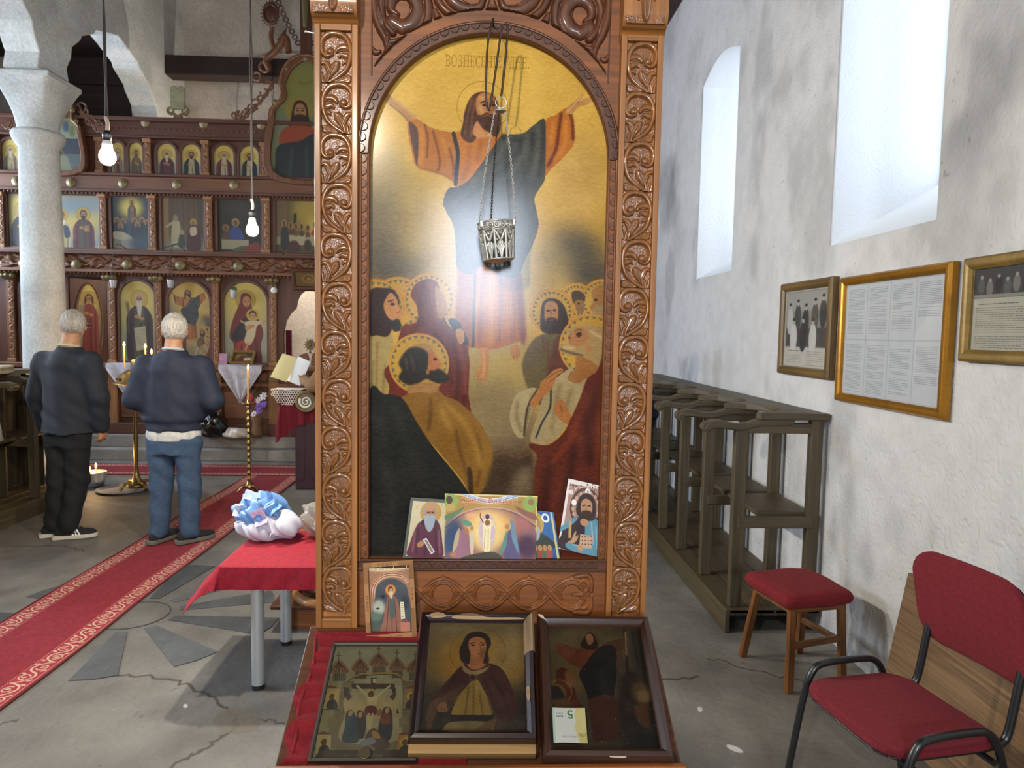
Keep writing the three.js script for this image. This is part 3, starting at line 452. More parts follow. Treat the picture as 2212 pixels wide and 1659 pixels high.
  p.blob([[1162, 840], [1144, 838], [1118, 850], [1105, 876], [1101, 905], [1112, 937], [1129, 946], [1141, 920], [1152, 880], [1170, 852]], '#b0a47e').lines([[[1118, 866], [1116, 900], [1126, 932]], [[1150, 852], [1140, 900], [1134, 935]]], 5, '#7a6d49', 3).line([[1160, 842], [1140, 880], [1132, 940]], 4, '#4a3423', 1);
  p.blob([[1146, 868], [1164, 842], [1168, 826], [1182, 813], [1196, 800], [1212, 795], [1216, 803], [1204, 811], [1198, 826], [1188, 845], [1172, 858], [1154, 882]], '#b3773e', 0.7).lines([[[1180, 818], [1200, 806], [1214, 800]], [[1186, 826], [1200, 815]]], 1.5, '#6f4320', 0.4).blob([[1200, 871], [1214, 864], [1226, 884], [1236, 904], [1228, 918], [1205, 902], [1197, 886]], '#b0733c', 0.7).line([[1210, 872], [1214, 892]], 1.5, '#7a4a24', 0.5);
  p.blob([[1312, 792], [1288, 804], [1268, 820], [1252, 862], [1234, 902], [1216, 936], [1184, 961], [1148, 958], [1144, 966], [1160, 986], [1152, 1022], [1145, 1072], [1144, 1230], [1312, 1230]], '#632713', 1).lines([[[1290, 850], [1270, 920], [1275, 1000]], [[1240, 960], [1230, 1030], [1210, 1100]], [[1270, 1040], [1250, 1120]], [[1190, 990], [1180, 1060], [1175, 1130]]], 14, '#3a130a', 7).lines([[[1250, 900], [1225, 960], [1190, 1000]], [[1300, 900], [1295, 1000]]], 10, '#84391d', 6);
  p.blob([[1066, 990], [1080, 972], [1105, 976], [1118, 985], [1140, 974], [1148, 990], [1144, 1080], [1050, 1090]], '#463524', 4).lines([[[1070, 985], [1090, 976], [1112, 988]], [[1120, 990], [1145, 978]]], 5, '#7c5738', 3).blob([[1110, 1030], [1145, 1010], [1145, 1080], [1100, 1090]], '#70614a', 8);
  for (let i = 0; i < 420; i++) p.oval(rr(800, 1300), rr(840, 1200), 0.5, 0.5, 'rgba(150,148,140,' + rr(0.15, 0.6) + ')'); for (let i = 0; i < 160; i++) p.oval(rr(800, 1300), rr(100, 840), 0.5, 0.5, 'rgba(230,220,190,' + rr(0.1, 0.4) + ')');
}
const ASC_QUAD = [[796.6, 66.2], [1322.7, 84.7], [1292.2, 1212.8], [793.9, 1210.9]];
const ascTex = picture(ASC_QUAD, 720, 1590, ascension, 17);
// ---------------------------------------------------------------- the carved icon stand in the middle
const stand = thing('icon_stand', 'tall carved wooden icon stand framing a painting of the Ascension', 'icon stand', [0, 0, -1.5]);
{
  const CX = 0.0075, SPR = 2.042, R = 0.2485, YB = 1.19;
  // painting on canvas
  const pg = new THREE.PlaneGeometry(0.505, 1.115, 1, 1).translate(0.0075, 1.7375, 0);
  const paintM = mat('#d9cdbb', { map: ascTex, bumpMap: rep(T.weave, 6, 13), bumpScale: 0.0004, roughness: 0.7, specularIntensity: 0.2, clearcoat: 0.5, clearcoatRoughness: 0.16 });
  const pb = new THREE.BoxGeometry(0.505, 1.115, 0.008).translate(0.0075, 1.7375, -0.0045);
  mesh('canvas_panel', [pb], wood('#5a4028'), stand); mesh('painting', pg, paintM, stand);
  // board with the arched opening
  const s = shapeOf([[-0.27, 1.0], [0.285, 1.0], [0.285, 2.56], [-0.27, 2.56]]), hole = new THREE.Path();
  hole.moveTo(CX - R, YB); hole.lineTo(CX + R, YB); hole.lineTo(CX + R, SPR); hole.absarc(CX, SPR, R, 0, Math.PI, false); hole.lineTo(CX - R, YB); s.holes = [hole];
  mesh('arched_board', uvm(extr(s, 0.018, 0, 40).translate(0, 0, -0.004), 'x'), MW.amber, stand);
  mesh('back_board', [box(0.7, 1.55, 0.02, 0.007, 1.78, -0.025, 0.004)], MW.dark, stand);
  // moulding round the painting: a stepped bead with scallops cut along it
  const arc = (r, z, t) => { const a = []; for (let i = 0; i <= 40; i++) { const q = i / 40 * Math.PI; a.push([CX + Math.cos(q) * r, SPR + Math.sin(q) * r, z]); } return tube(a, t, 80, 6); };
  const runV = (x, z, t, y0 = YB, y1 = SPR) => rod([x, y0, z], [x, y1, z], t, t, 6), runH = (y, z, t) => rod([CX - R - 0.02, y, z], [CX + R + 0.02, y, z], t, t, 6);
  const band = new THREE.Shape(); band.absarc(CX, SPR, R + 0.022, 0, Math.PI, false); band.lineTo(CX - R + 0.0, SPR); band.absarc(CX, SPR, R, Math.PI, 0, true);
  const mould = mesh('arch_moulding', [uvm(extr(band, 0.008, 0.002, 40).translate(0, 0, 0.012)), arc(R + 0.021, 0.021, 0.0032), arc(R + 0.0015, 0.018, 0.003)], MW.dark, stand);
  const sideM = [-1, 1].map((s) => mesh('side_moulding', [box(0.018, SPR - YB, 0.008, CX + s * (R + 0.009), (SPR + YB) / 2, 0.016, 0.002), runV(CX + s * (R + 0.017), 0.021, 0.0028), runV(CX + s * (R + 0.0015), 0.019, 0.0026)], MW.amber, stand));
  const sillM = mesh('sill_moulding', [box(2 * R + 0.04, 0.022, 0.012, CX, YB - 0.011, 0.018, 0.002), runH(YB - 0.001, 0.024, 0.003), runH(YB - 0.021, 0.023, 0.003)], MW.dark, stand);
  const sc = (w, h) => { const q = []; for (let i = 0; i <= 8; i++) { const a = i / 8 * Math.PI; q.push([Math.cos(a) * w, -Math.sin(a) * h]); } return extr(shapeOf(q), 0.0025, 0.0014); };
  const g1 = uvm(sc(0.0095, 0.0105)), g2 = uvm(sc(0.0135, 0.0125)), nA = 38;
  for (let i = 0; i < nA; i++) { const a = (i + 0.5) / nA * Math.PI, r = R + 0.0175; mesh('scallop', g1, MW.dark, mould, [CX + Math.cos(a) * r, SPR + Math.sin(a) * r, 0.021], [0, 0, a - Math.PI / 2]); }
  for (let i = 0; i < 34; i++) { const y = lerp(YB + 0.012, SPR - 0.01, i / 33); mesh('scallop', g1, MW.amber, sideM[0], [CX - R - 0.0145, y, 0.019], [0, 0, Math.PI / 2]); mesh('scallop', g1, MW.amber, sideM[1], [CX + R + 0.0145, y, 0.019], [0, 0, -Math.PI / 2]); }
  for (let i = 0; i < 18; i++) mesh('scallop', g2, MW.dark, sillM, [lerp(CX - R, CX + R, (i + 0.5) / 18), YB - 0.017, 0.0235], [0, 0, Math.PI]);

  // acanthus scroll, one volute per unit (tracing units of 260 across, 437 along), left handed; the mirror image alternates with it
  const U = 0.0625, Lu = 0.1003, unit = (mir) => {
    const k = U / 262, m = Lu / 437, q = (pts, a, b = 0, o = {}) => ({ p: pts.map(([x, y, r]) => { let X = (x - 96) * k; if (mir) X = U - X; return [X, Lu - (y - 75) * m, r * k]; }), a, b, ...o });
    return relief(U, Lu, 0.00085, [
      q([[172, 242, 34]], 0.0075), q([[190, 270, 12], [150, 284, 16], [114, 262, 19], [100, 205, 21], [108, 145, 23], [150, 100, 26], [215, 88, 27], [285, 108, 26], [328, 165, 23], [344, 235, 22], [338, 310, 21], [305, 395, 20], [240, 458, 19], [170, 505, 18], [125, 560, 18], [108, 640, 19]], 0.0068, 0.001),
      q([[344, 0, 14], [318, -60, 12]], 0.004), q([[108, 500, 16], [100, 430, 10]], 0.004),
      q([[330, 215, 20], [300, 205, 30], [262, 208, 28], [236, 226, 20], [226, 246, 10]], 0.0068), q([[326, 280, 24], [300, 275, 26], [268, 268, 16], [252, 290, 8]], 0.006), q([[318, 330, 18], [290, 330, 14], [280, 350, 7]], 0.005),
      q([[150, 520, 12], [160, 470, 16], [178, 430, 26], [205, 380, 38], [222, 352, 30], [238, 338, 10]], 0.0066), q([[172, 440, 20], [160, 390, 26], [140, 350, 26], [116, 340, 16], [100, 352, 8]], 0.0062), q([[120, 560, 10], [128, 500, 12], [140, 440, 10]], 0.0045),
      q([[215, 500, 10], [265, 490, 26], [310, 470, 30], [345, 452, 10]], 0.0052), q([[300, 500, 10], [330, 490, 16], [345, 460, 6]], 0.004),
      q([[200, 265, 5], [150, 268, 7], [122, 235, 8], [122, 165, 9], [160, 122, 9], [215, 112, 9], [280, 135, 8], [316, 190, 7], [326, 270, 6], [300, 370, 6], [235, 440, 5]], 0, 0, { cut: 0.0026 }),
      q([[330, 235, 4], [280, 225, 5], [240, 238, 4]], 0, 0, { cut: 0.002 }), q([[165, 500, 4], [190, 420, 5], [215, 365, 4]], 0, 0, { cut: 0.0022 }), q([[225, 498, 3], [280, 482, 4], [335, 458, 3]], 0, 0, { cut: 0.0016 }), q([[165, 430, 4], [145, 375, 5], [115, 355, 3]], 0, 0, { cut: 0.002 }),
    ], { noise: 0.0005 });
  };
  const uA = unit(false), uB = unit(true);
  for (const [x0, x1, first, side] of [[-0.349, -0.2615, 0, 'left'], [0.2735, 0.361, 1, 'right']]) {
    const P = new THREE.Group(); P.name = 'pilaster'; stand.add(P);
    const xm = (x0 + x1) / 2, y0 = 1.03, y1 = 2.293, bw = (x1 - x0 - U) / 2, zf = 0.034;
    mesh('border', [box(bw, y1 - y0, 0.05, x0 + bw / 2, (y0 + y1) / 2, zf - 0.025, 0.002), box(bw, y1 - y0, 0.05, x1 - bw / 2, (y0 + y1) / 2, zf - 0.025, 0.002), box(U, 0.013, 0.05, xm, y1 - 0.0065, zf - 0.025, 0.002), box(U, 0.034, 0.05, xm, y0 + 0.017, zf - 0.025, 0.002), box(U, y1 - y0, 0.03, xm, (y0 + y1) / 2, zf - 0.027, 0)], MW.honey, P);
    for (let i = 0; i < 12; i++) mesh('carved_scroll', (i + first) % 2 ? uB : uA, MW.carved, P, [xm - U / 2, y1 - 0.0135 - Lu * (i + 1), zf - 0.0105]);
    // bracketed capital block above
    const cw = 0.091, cp = (pts, a, o = {}) => ({ p: pts.map(([x, y, r]) => [x * cw, y * 0.2, r * cw]), a, ...o });
    const cap = relief(cw - 0.012, 0.2, 0.0011, [cp([[0.44, 0.03, 0.05], [0.44, 0.1, 0.1], [0.44, 0.24, 0.12], [0.44, 0.42, 0.07]], 0.009), cp([[0.26, 0.22, 0.04], [0.32, 0.3, 0.06], [0.4, 0.42, 0.05]], 0.007), cp([[0.62, 0.22, 0.04], [0.56, 0.3, 0.06], [0.48, 0.42, 0.05]], 0.007), cp([[0.14, 0.36, 0.05], [0.24, 0.42, 0.08], [0.38, 0.5, 0.06], [0.44, 0.62, 0.08]], 0.007), cp([[0.74, 0.36, 0.05], [0.64, 0.42, 0.08], [0.5, 0.5, 0.06]], 0.007), cp([[0.2, 0.62, 0.14], [0.1, 0.75, 0.1], [0.2, 0.9, 0.08], [0.36, 0.8, 0.06]], 0.009), cp([[0.68, 0.62, 0.14], [0.78, 0.75, 0.1], [0.68, 0.9, 0.08], [0.5, 0.8, 0.06]], 0.009), cp([[0.44, 0.06, 0.02], [0.44, 0.4, 0.03]], 0, { cut: 0.003 })], { noise: 0.0011 });
    const C = new THREE.Group(); C.name = 'capital'; stand.add(C);
    const prof = shapeOf(spline([[0, 0], [0.04, 0.004], [0.056, 0.02], [0.06, 0.06], [0.06, 0.21], [0, 0.21]], true, 60));
    mesh('block', uvm(extr(prof, cw, 0).rotateY(-Math.PI / 2).translate(x1 + 0.0015, 2.296, 0)), MW.honey, C);
    mesh('palmette', cap, MW.carved, C, [xm - cw / 2 + 0.005, 2.305, 0.057]);
  }
  // carved spandrels above the arch: traced in tens of millimetres from the centre line, mirrored
  {
    const w = 0.486, h = 0.3, y0 = 2.19, k = 0.000972, sx = (x) => (x - 1057) * k, sy = (y) => 2.345 - (y - 2) * 0.00097, S = [];
    const add = (pts, a, o = {}) => { for (const m of [1, -1]) S.push({ p: pts.map(([x, y, r]) => [w / 2 + m * sx(x), sy(y) - y0, r * k]), a, ...o }); };
    add([[812, -120, 9], [810, -40, 9], [812, 20, 9], [822, 52, 9], [836, 76, 9], [842, 97, 10], [834, 115, 11], [822, 130, 10], [814, 148, 4]], 0.012); add([[808, 96, 4], [814, 104, 7], [822, 102, 5]], 0.008);
    add([[842, 84, 7], [868, 79, 9], [897, 66, 10], [919, 38, 11], [922, 0, 11], [905, -34, 11], [872, -46, 11], [840, -30, 10], [826, 4, 10], [830, 40, 9], [850, 64, 8]], 0.013);
    add([[868, 50, 14], [890, 40, 17], [902, 14, 17], [890, -12, 16], [866, -18, 14], [848, -4, 12], [846, 16, 9], [858, 26, 7]], 0.012); add([[850, 40, 16], [870, 52, 14]], 0.012);
    add([[846, 96, 5], [852, 101, 6], [858, 93, 5], [872, 85, 5], [884, 80, 3]], 0.008); add([[938, 14, 5], [944, 30, 9], [952, 38, 8], [960, 34, 4]], 0.01); add([[950, 40, 4], [956, 43, 5]], 0.008);
    add([[938, -20, 9], [950, 4, 9], [972, 22, 9], [1002, 29, 9], [1030, 27, 8], [1049, 12, 7], [1057, -12, 6]], 0.013); add([[962, -30, 14], [978, -6, 15], [1004, 8, 13], [1030, 4, 9], [1040, -14, 6]], 0.011); add([[985, -40, 16], [1020, -30, 14]], 0.011); add([[1048, 22, 4], [1057, 30, 8]], 0.009);
    add([[820, 10, 2.4], [834, 58, 2.4], [842, 92, 2.4]], 0, { cut: 0.003 }); add([[900, 60, 2.4], [916, 30, 2.4], [914, -6, 2.4]], 0, { cut: 0.003 }); add([[956, 4, 2.2], [985, 22, 2.2], [1024, 22, 2.2]], 0, { cut: 0.003 }); add([[880, 32, 2.4], [890, 12, 2.4], [876, -4, 2.4]], 0, { cut: 0.003 }); add([[970, -16, 2], [1000, -2, 2], [1026, -4, 2]], 0, { cut: 0.003 });
    const rB = 0.304, my = SPR;
    const g = relief(w, h, 0.0014, S, { ground: 0.0006, noise: 0.0006, mask: (x, y) => Math.hypot(x - w / 2, y + y0 - my) > rB - 0.008 || false });
    mesh('carved_spandrel', g, MW.dark, stand, [CX - w / 2, y0, 0.0125]);
    for (const s of [-1, 1]) mesh('panel_rim', box(0.003, 0.32, 0.004, CX + s * (w / 2 + 0.001), 2.36, 0.014, 0.001), MW.dark, stand);
  }
  // interlaced frieze under the painting
  {
    const w = 0.47, h = 0.094, S = [], add = (pts, a, o = {}) => S.push({ p: pts, a, ...o }), cy = 0.047, sp = 0.0935, r0 = 0.0085;
    for (const sgn of [1, -1]) { const a = [], c = []; for (let x = 0.03; x <= 0.44; x += 0.006) { const y = cy - sgn * 0.031 * Math.cos(Math.PI * (x - 0.048) / sp); a.push([x, y, r0]); c.push([x, y, 0.002]); } add(a, sgn > 0 ? 0.0085 : 0.0075); add(c, 0, { cut: 0.003 }); }
    for (let i = 0; i < 5; i++) { const x = 0.0475 + (i - 0) * sp - sp / 2 + 0.0475, a = [], c = []; for (let k = 0; k <= 24; k++) { const t = k / 24 * Math.PI * 2; a.push([x + Math.cos(t) * 0.027, cy + Math.sin(t) * 0.027, 0.0065]); c.push([x + Math.cos(t) * 0.027, cy + Math.sin(t) * 0.027, 0.0018]); } add(a, 0.008); add(c, 0, { cut: 0.0028 }); for (const [dx, dy] of [[0, 0.037], [0.036, 0], [-0.036, 0], [0, -0.037]]) add([[x + dx, cy + dy, 0.0055]], 0.006); add([[x + 0.044, cy + 0.012, 0.004], [x + 0.05, cy + 0.002, 0.0065], [x + 0.042, cy - 0.006, 0.004]], 0.005); }
    for (const e of [1, -1]) for (const s of [1, -1]) { const X = (x) => e > 0 ? w - x : x; add([[X(0.045), cy, 0.004], [X(0.02), cy + s * 0.004, 0.006], [X(0.012), cy + s * 0.02, 0.006], [X(0.02), cy + s * 0.031, 0.006], [X(0.032), cy + s * 0.026, 0.005], [X(0.03), cy + s * 0.015, 0.005]], 0.007); add([[X(0.04), cy + s * 0.04, 0.006], [X(0.014), cy + s * 0.042, 0.007], [X(0.005), cy + s * 0.028, 0.006], [X(0.005), cy + s * 0.008, 0.005]], 0.0085); }
    const g = relief(w, h, 0.0011, S, { noise: 0.0007, grain: 'x' });
    mesh('carved_frieze', g, MW.amber, stand, [CX - w / 2 + 0.006, 1.064, 0.0115]);
  }
  // crown, sides and the pedestal below
  mesh('crown', [box(0.76, 0.05, 0.12, 0.007, 2.53, 0.02, 0.01), box(0.8, 0.03, 0.15, 0.007, 2.57, 0.03, 0.01)], MW.amber, stand);
  mesh('pedestal', [box(0.62, 0.8, 0.02, 0.007, 0.44, -0.02, 0.004), box(0.62, 0.05, 0.26, 0.007, 0.03, 0.1, 0.008), box(0.03, 0.86, 0.22, -0.295, 0.46, 0.09, 0.004), box(0.03, 0.86, 0.22, 0.31, 0.46, 0.09, 0.004), box(0.6, 0.02, 0.2, 0.007, 0.5, 0.08, 0.004), box(0.7, 0.14, 0.03, 0.007, 0.95, -0.02, 0.004)], MW.amber, stand);
  // sloping desk and its front ledge
  const th = 29.5 * Math.PI / 180;
  const desk = mesh('sloping_desk', [box(0.735, 0.018, 0.32, 0, -0.009, -0.15, 0.003, 'x')], MW.dark, stand, [0.006, 0.894, 0.30], [th, 0, 0]);
  mesh('front_ledge', [box(0.735, 0.03, 0.028, 0.004, 0.012, 0.016, 0.006, 'x'), box(0.735, 0.012, 0.014, 0.004, 0.028, 0.022, 0.004, 'x')], MW.amber, stand, [0, 0.886, 0.302]);
  // bent wire hook that holds the lamp
  mesh('lamp_hook', [tube([[0.010, 2.305, 0.015], [0.0105, 2.300, 0.055], [0.009, 2.283, 0.095], [0.0, 2.235, 0.1], [-0.002, 2.15, 0.1], [0.0015, 2.113, 0.1], [0.006, 2.118, 0.1], [0.014, 2.17, 0.1], [0.026, 2.26, 0.1], [0.034, 2.276, 0.1], [0.038, 2.268, 0.1], [0.037, 2.24, 0.1], [0.031, 2.165, 0.1], [0.0275, 2.139, 0.1]], 0.0021, 120, 8)], iron, stand);
  mesh('nail', [rod([-0.35, 2.278, 0.02], [-0.367, 2.281, 0.02], 0.0012), ball(0.0026, -0.368, 2.281, 0.02, 8)], steel, stand);
}
// hanging oil lamp of pierced tin on three chains
{
  const L = thing('vigil_lamp', 'small pierced silver vigil lamp hanging on three chains before the painting', 'lamp', [0.0265, 0, -1.4]);
  mesh('ring', new THREE.TorusGeometry(0.0105, 0.0009, 6, 24).translate(0.001, 2.1275, 0), steel, L);
  mesh('chain_cap', [lathe([[0.0, 2.1165], [0.004, 2.116], [0.011, 2.1125], [0.0125, 2.111], [0.011, 2.1095], [0, 2.109]], 16)], silver, L);
  // cup with pierced sides: a lattice of ribs over an open shell
  const tilt = 0.1, cup = new THREE.Group(); cup.name = 'cup'; L.add(cup); cup.position.set(-0.0015, 1.86, 0); cup.rotation.z = tilt;
  const r0 = 0.0285, r1 = 0.0355, h0 = -0.036, h1 = 0.036, rad = (y) => lerp(r0, r1, (y - h0) / (h1 - h0)), on = (a, y) => [Math.cos(a) * rad(y), y, Math.sin(a) * rad(y)];
  const parts = [new THREE.TorusGeometry(r1, 0.0018, 6, 40).rotateX(Math.PI / 2).translate(0, h1, 0), new THREE.TorusGeometry(rad(0.02), 0.0012, 6, 40).rotateX(Math.PI / 2).translate(0, 0.02, 0), new THREE.TorusGeometry(r0, 0.002, 6, 40).rotateX(Math.PI / 2).translate(0, h0, 0)];
  for (let k = 0; k < 9; k++) {
    const a = k / 9 * Math.PI * 2, w = Math.PI / 9;
    for (let i = -3; i <= 3; i++) parts.push(tube([on(a, h0), on(a + i * w * 0.12, -0.02), on(a + i * w * 0.3, 0.0 - Math.abs(i) * 0.0035)], 0.0023, 6, 5));
    parts.push(tube([on(a - w, 0.019), on(a - w * 0.5, 0.009), on(a, -0.002), on(a + w * 0.5, 0.009), on(a + w, 0.019)], 0.003, 12, 5), tube([on(a + w, h0), on(a + w, 0.019)], 0.0032, 4, 5));
    for (const d of [-0.5, 0.5]) parts.push(new THREE.TorusGeometry(0.005, 0.0019, 5, 12).rotateY(Math.PI / 2 - a - d * w).translate(...on(a + d * w, 0.028)), ball(0.0028, ...on(a + d * w, 0.028), 6));
    parts.push(ball(0.0035, ...on(a, 0.012), 6), ball(0.003, ...on(a + w, -0.028), 6));
  }
  mesh('pierced_wall', parts, silver, cup);
  mesh('bottom', lathe([[0, -0.044], [0.006, -0.0445], [0.012, -0.041], [0.024, -0.039], [0.0285, -0.036], [0.0, -0.035]], 24), silver, cup);
  for (let k = 0; k < 3; k++) mesh('ear', box(0.006, 0.012, 0.003, Math.cos(k * 2.1 + 0.35) * 0.037, 0.033, Math.sin(k * 2.1 + 0.35) * 0.037, 0.001), silver, cup);
  // chains of small twisted links
  const link = new THREE.TorusGeometry(0.0026, 0.0006, 5, 10).scale(0.72, 1.5, 1), mats = [silver, silver, iron];
  [[-0.0115, 2.108, 0.003, -0.038, 1.892, 0.012], [0.0095, 2.108, 0.003, 0.0335, 1.898, 0.010], [-0.003, 2.106, -0.006, -0.0145, 1.9, -0.032]].forEach(([x0, y0, z0, x1, y1, z1], c) => {
    const n = 38, gs = []; for (let i = 0; i < n; i++) { const t = (i + 0.5) / n, sag = Math.sin(t * Math.PI) * 0.002 * (x1 > 0 ? 1 : -1); gs.push(link.clone().rotateY(i % 2 ? 1.2 : -0.4).rotateZ(Math.atan2(x1 - x0, y0 - y1)).translate(lerp(x0, x1, t) + sag, lerp(y0, y1, t), lerp(z0, z1, t))); }
    mesh('chain', gs, mats[c], L);
  });
}
// ---------------------------------------------------------------- cards and icons on the stand
function quadSheet(c, off = 0) { const n = V(...c[1]).sub(V(...c[0])).cross(V(...c[0]).sub(V(...c[3]))).normalize().multiplyScalar(off); return sheet((u, v) => { const q = (a, b, t) => a.map((x, i) => lerp(x, b[i], t)), p = q(q(c[3], c[2], u), q(c[0], c[1], u), v); return [p[0] + n.x, p[1] + n.y, p[2] + n.z]; }, 6, 6); }
function card(name, label, c, tex, edge, category = 'card') {
  const t = thing(name, label, category, c[3]), L = c.map((p) => p.map((x, i) => x - c[3][i]));
  const back = sheet((u, v) => { const q = (a, b, k) => a.map((x, i) => lerp(x, b[i], k)); return q(q(L[3], L[2], u), q(L[0], L[1], u), v); }, 4, 4, 0.0014);
  mesh('card_stock', back, mat(edge, { roughness: 0.6 }), t); mesh('print', quadSheet(L, 0.0003), mat('#ffffff', { map: tex, roughness: 0.35 }), t);
  return t;
}
const z1 = -1.489;
const q1 = [[888, 1077], [972, 1083], [964, 1197], [871, 1193]];
card('icon_card', 'small icon card of a grey-bearded monk in maroon robe, leaning beside the Easter card', [[-0.151, 1.323, z1], [-0.066, 1.318, z1], [-0.073, 1.1915, z1 + 0.006], [-0.167, 1.192, z1 + 0.006]], picture(q1, 340, 470, (p) => {
  p.fill('#54574b').poly([[893, 1083], [968, 1089], [960, 1192], [878, 1189]], '#c6b893').oval(931, 1105, 22, 22, '#b98b3c');
  p.blob([[902, 1128], [915, 1120], [940, 1118], [950, 1130], [955, 1160], [952, 1196], [884, 1190], [886, 1165]], '#5a2334').lines([[[905, 1135], [900, 1185]], [[940, 1135], [944, 1190]], [[922, 1150], [918, 1190]]], 3, '#3b1524', 1).lines([[[898, 1140], [892, 1180]], [[948, 1140], [950, 1185]]], 3, '#86505f', 1).blob([[909, 1124], [920, 1116], [938, 1116], [942, 1128], [926, 1134]], '#2b1520');
  p.oval(930, 1102, 13, 15, '#8a8f94').oval(930, 1104, 10, 14, '#a8744a').oval(930, 1096, 9, 7, '#b98558', 1).blob([[918, 1112], [930, 1108], [940, 1112], [938, 1130], [928, 1142], [919, 1130]], '#9aa0a8').lines([[[924, 1105], [928, 1104]], [[933, 1104], [937, 1105]]], 2, '#2a1a12').line([[930, 1104], [929, 1112]], 1.2, '#6b4428');
  p.blob([[902, 1165], [912, 1158], [920, 1160], [914, 1170], [904, 1172]], '#a8744a').poly([[914, 1156], [922, 1153], [940, 1182], [932, 1188]], '#c8c0d0').poly([[918, 1158], [922, 1157], [937, 1181], [933, 1184]], '#8a7a50').text('С', 902, 1097, 9, '#b0683a').text('Іѡ', 956, 1096, 8, '#b0683a');
}), '#5a5d50');
const q2 = [[961, 1068], [1162, 1074], [1157, 1198], [959, 1198]];
card('greeting_card', 'landscape Easter greeting card with red lettering and risen figure between angels', [[-0.078, 1.333, z1 + 0.004], [0.122, 1.329, z1 + 0.004], [0.12, 1.1915, z1 + 0.009], [-0.078, 1.1915, z1 + 0.009]], picture(q2, 800, 520, (p) => {
  p.fill('#d9c384').poly([[963, 1071], [1160, 1077], [1154, 1197], [962, 1197]], '#a8823f');
  for (let i = 0; i < 7; i++) p.line([[1000, 1066 + i * 1.5], [1058, 1080 + i * 2], [1120, 1070 + i * 1.5]], 2.2, ['#e4e8ee', '#8fa2bd', '#cfd8e2', '#6a80a2', '#e2e2e2', '#9a8d6a', '#c2a25a'][i], 0.4);
  p.blob([[962, 1190], [963, 1150], [985, 1118], [1020, 1102], [1058, 1098], [1100, 1102], [1135, 1118], [1156, 1140], [1154, 1200], [962, 1200]], '#8a5f62').line([[963, 1132], [990, 1112], [1020, 1101], [1058, 1096], [1100, 1101], [1132, 1114], [1157, 1130]], 3, '#a8909c').line([[963, 1137], [990, 1116], [1020, 1104], [1058, 1099], [1100, 1104], [1132, 1118], [1157, 1135]], 2, '#6d3e3a');
  p.oval(1058, 1130, 60, 30, '#e0a860', 10).oval(1055, 1145, 40, 42, '#e8c67c', 8).oval(980, 1160, 22, 40, '#2f4566', 8).oval(1140, 1175, 24, 24, '#4a2f44', 6).oval(1000, 1190, 30, 8, '#c07a50', 3).oval(1130, 1130, 20, 14, '#a86a62', 6).oval(1020, 1112, 14, 6, '#e2a878', 3);
  p.oval(1054, 1145, 19, 38, '#cbb0b4', 1.5).ring(1054, 1145, 20, 1, '#e9dca0').blob([[1046, 1124], [1054, 1118], [1064, 1124], [1062, 1150], [1060, 1183], [1048, 1183], [1046, 1160]], '#eadbb0', 0.5).oval(1055, 1115, 4.5, 5.5, '#5b3722').oval(1055, 1127, 6, 6, '#8a5a3c', 0.8).line([[1046, 1126], [1040, 1116], [1040, 1108]], 3, '#8a5a3c').line([[1062, 1126], [1068, 1132], [1066, 1122]], 3, '#e0d2a6').lines([[[1050, 1140], [1048, 1178]], [[1057, 1140], [1056, 1180]]], 1.4, '#b39a62');
  p.blob([[990, 1150], [1004, 1140], [1014, 1150], [1016, 1196], [986, 1196]], '#9a6c7a').blob([[994, 1138], [984, 1152], [978, 1186], [990, 1170]], '#b8a082').blob([[996, 1122], [1010, 1122], [1022, 1130], [1012, 1134]], '#5d9080').oval(1009, 1144, 5, 6, '#b0714a').oval(1021, 1138, 4, 5, '#b98358').blob([[1016, 1148], [1026, 1150], [1024, 1186], [1018, 1186]], '#d2bfa0');
  p.blob([[1098, 1148], [1108, 1140], [1116, 1150], [1124, 1196], [1092, 1196]], '#5e5478').blob([[1104, 1124], [1112, 1128], [1122, 1186], [1108, 1160]], '#6e8a9c').blob([[1098, 1140], [1080, 1190], [1094, 1176]], '#5d8a78').oval(1098, 1134, 7, 8, '#d2a564').oval(1098, 1135, 4, 5, '#b5794c').blob([[1010, 1192], [1060, 1184], [1080, 1190], [1080, 1200], [1000, 1200]], '#4a4438');
  p.oval(974, 1084, 16, 16, '#86a04a').oval(1146, 1090, 16, 16, '#8aa44e').blob([[963, 1095], [976, 1086], [984, 1100], [965, 1104]], '#b59a52').oval(971, 1081, 7, 8, '#4a3626').oval(1148, 1086, 7, 7, '#8f6f46').blob([[962, 1112], [985, 1104], [1005, 1094], [990, 1110], [964, 1122]], '#5e7a54', 0.5).blob([[1158, 1112], [1140, 1104], [1114, 1094], [1130, 1110], [1157, 1122]], '#8a5a4a', 0.5);
  p.text('Христос Воскресе!', 1060, 1088, 13.5, '#f0e8d0', 'serif').text('Христос Воскресе!', 1060, 1087.4, 13.4, '#c8402c', 'serif').text('ней', 1000, 1083, 6, '#5a4a20').text('пасхе', 1120, 1087, 6, '#5a4a20');
}), '#d9c896');
const q3 = [[1161, 1105], [1196, 1109], [1211, 1198], [1158, 1198]];
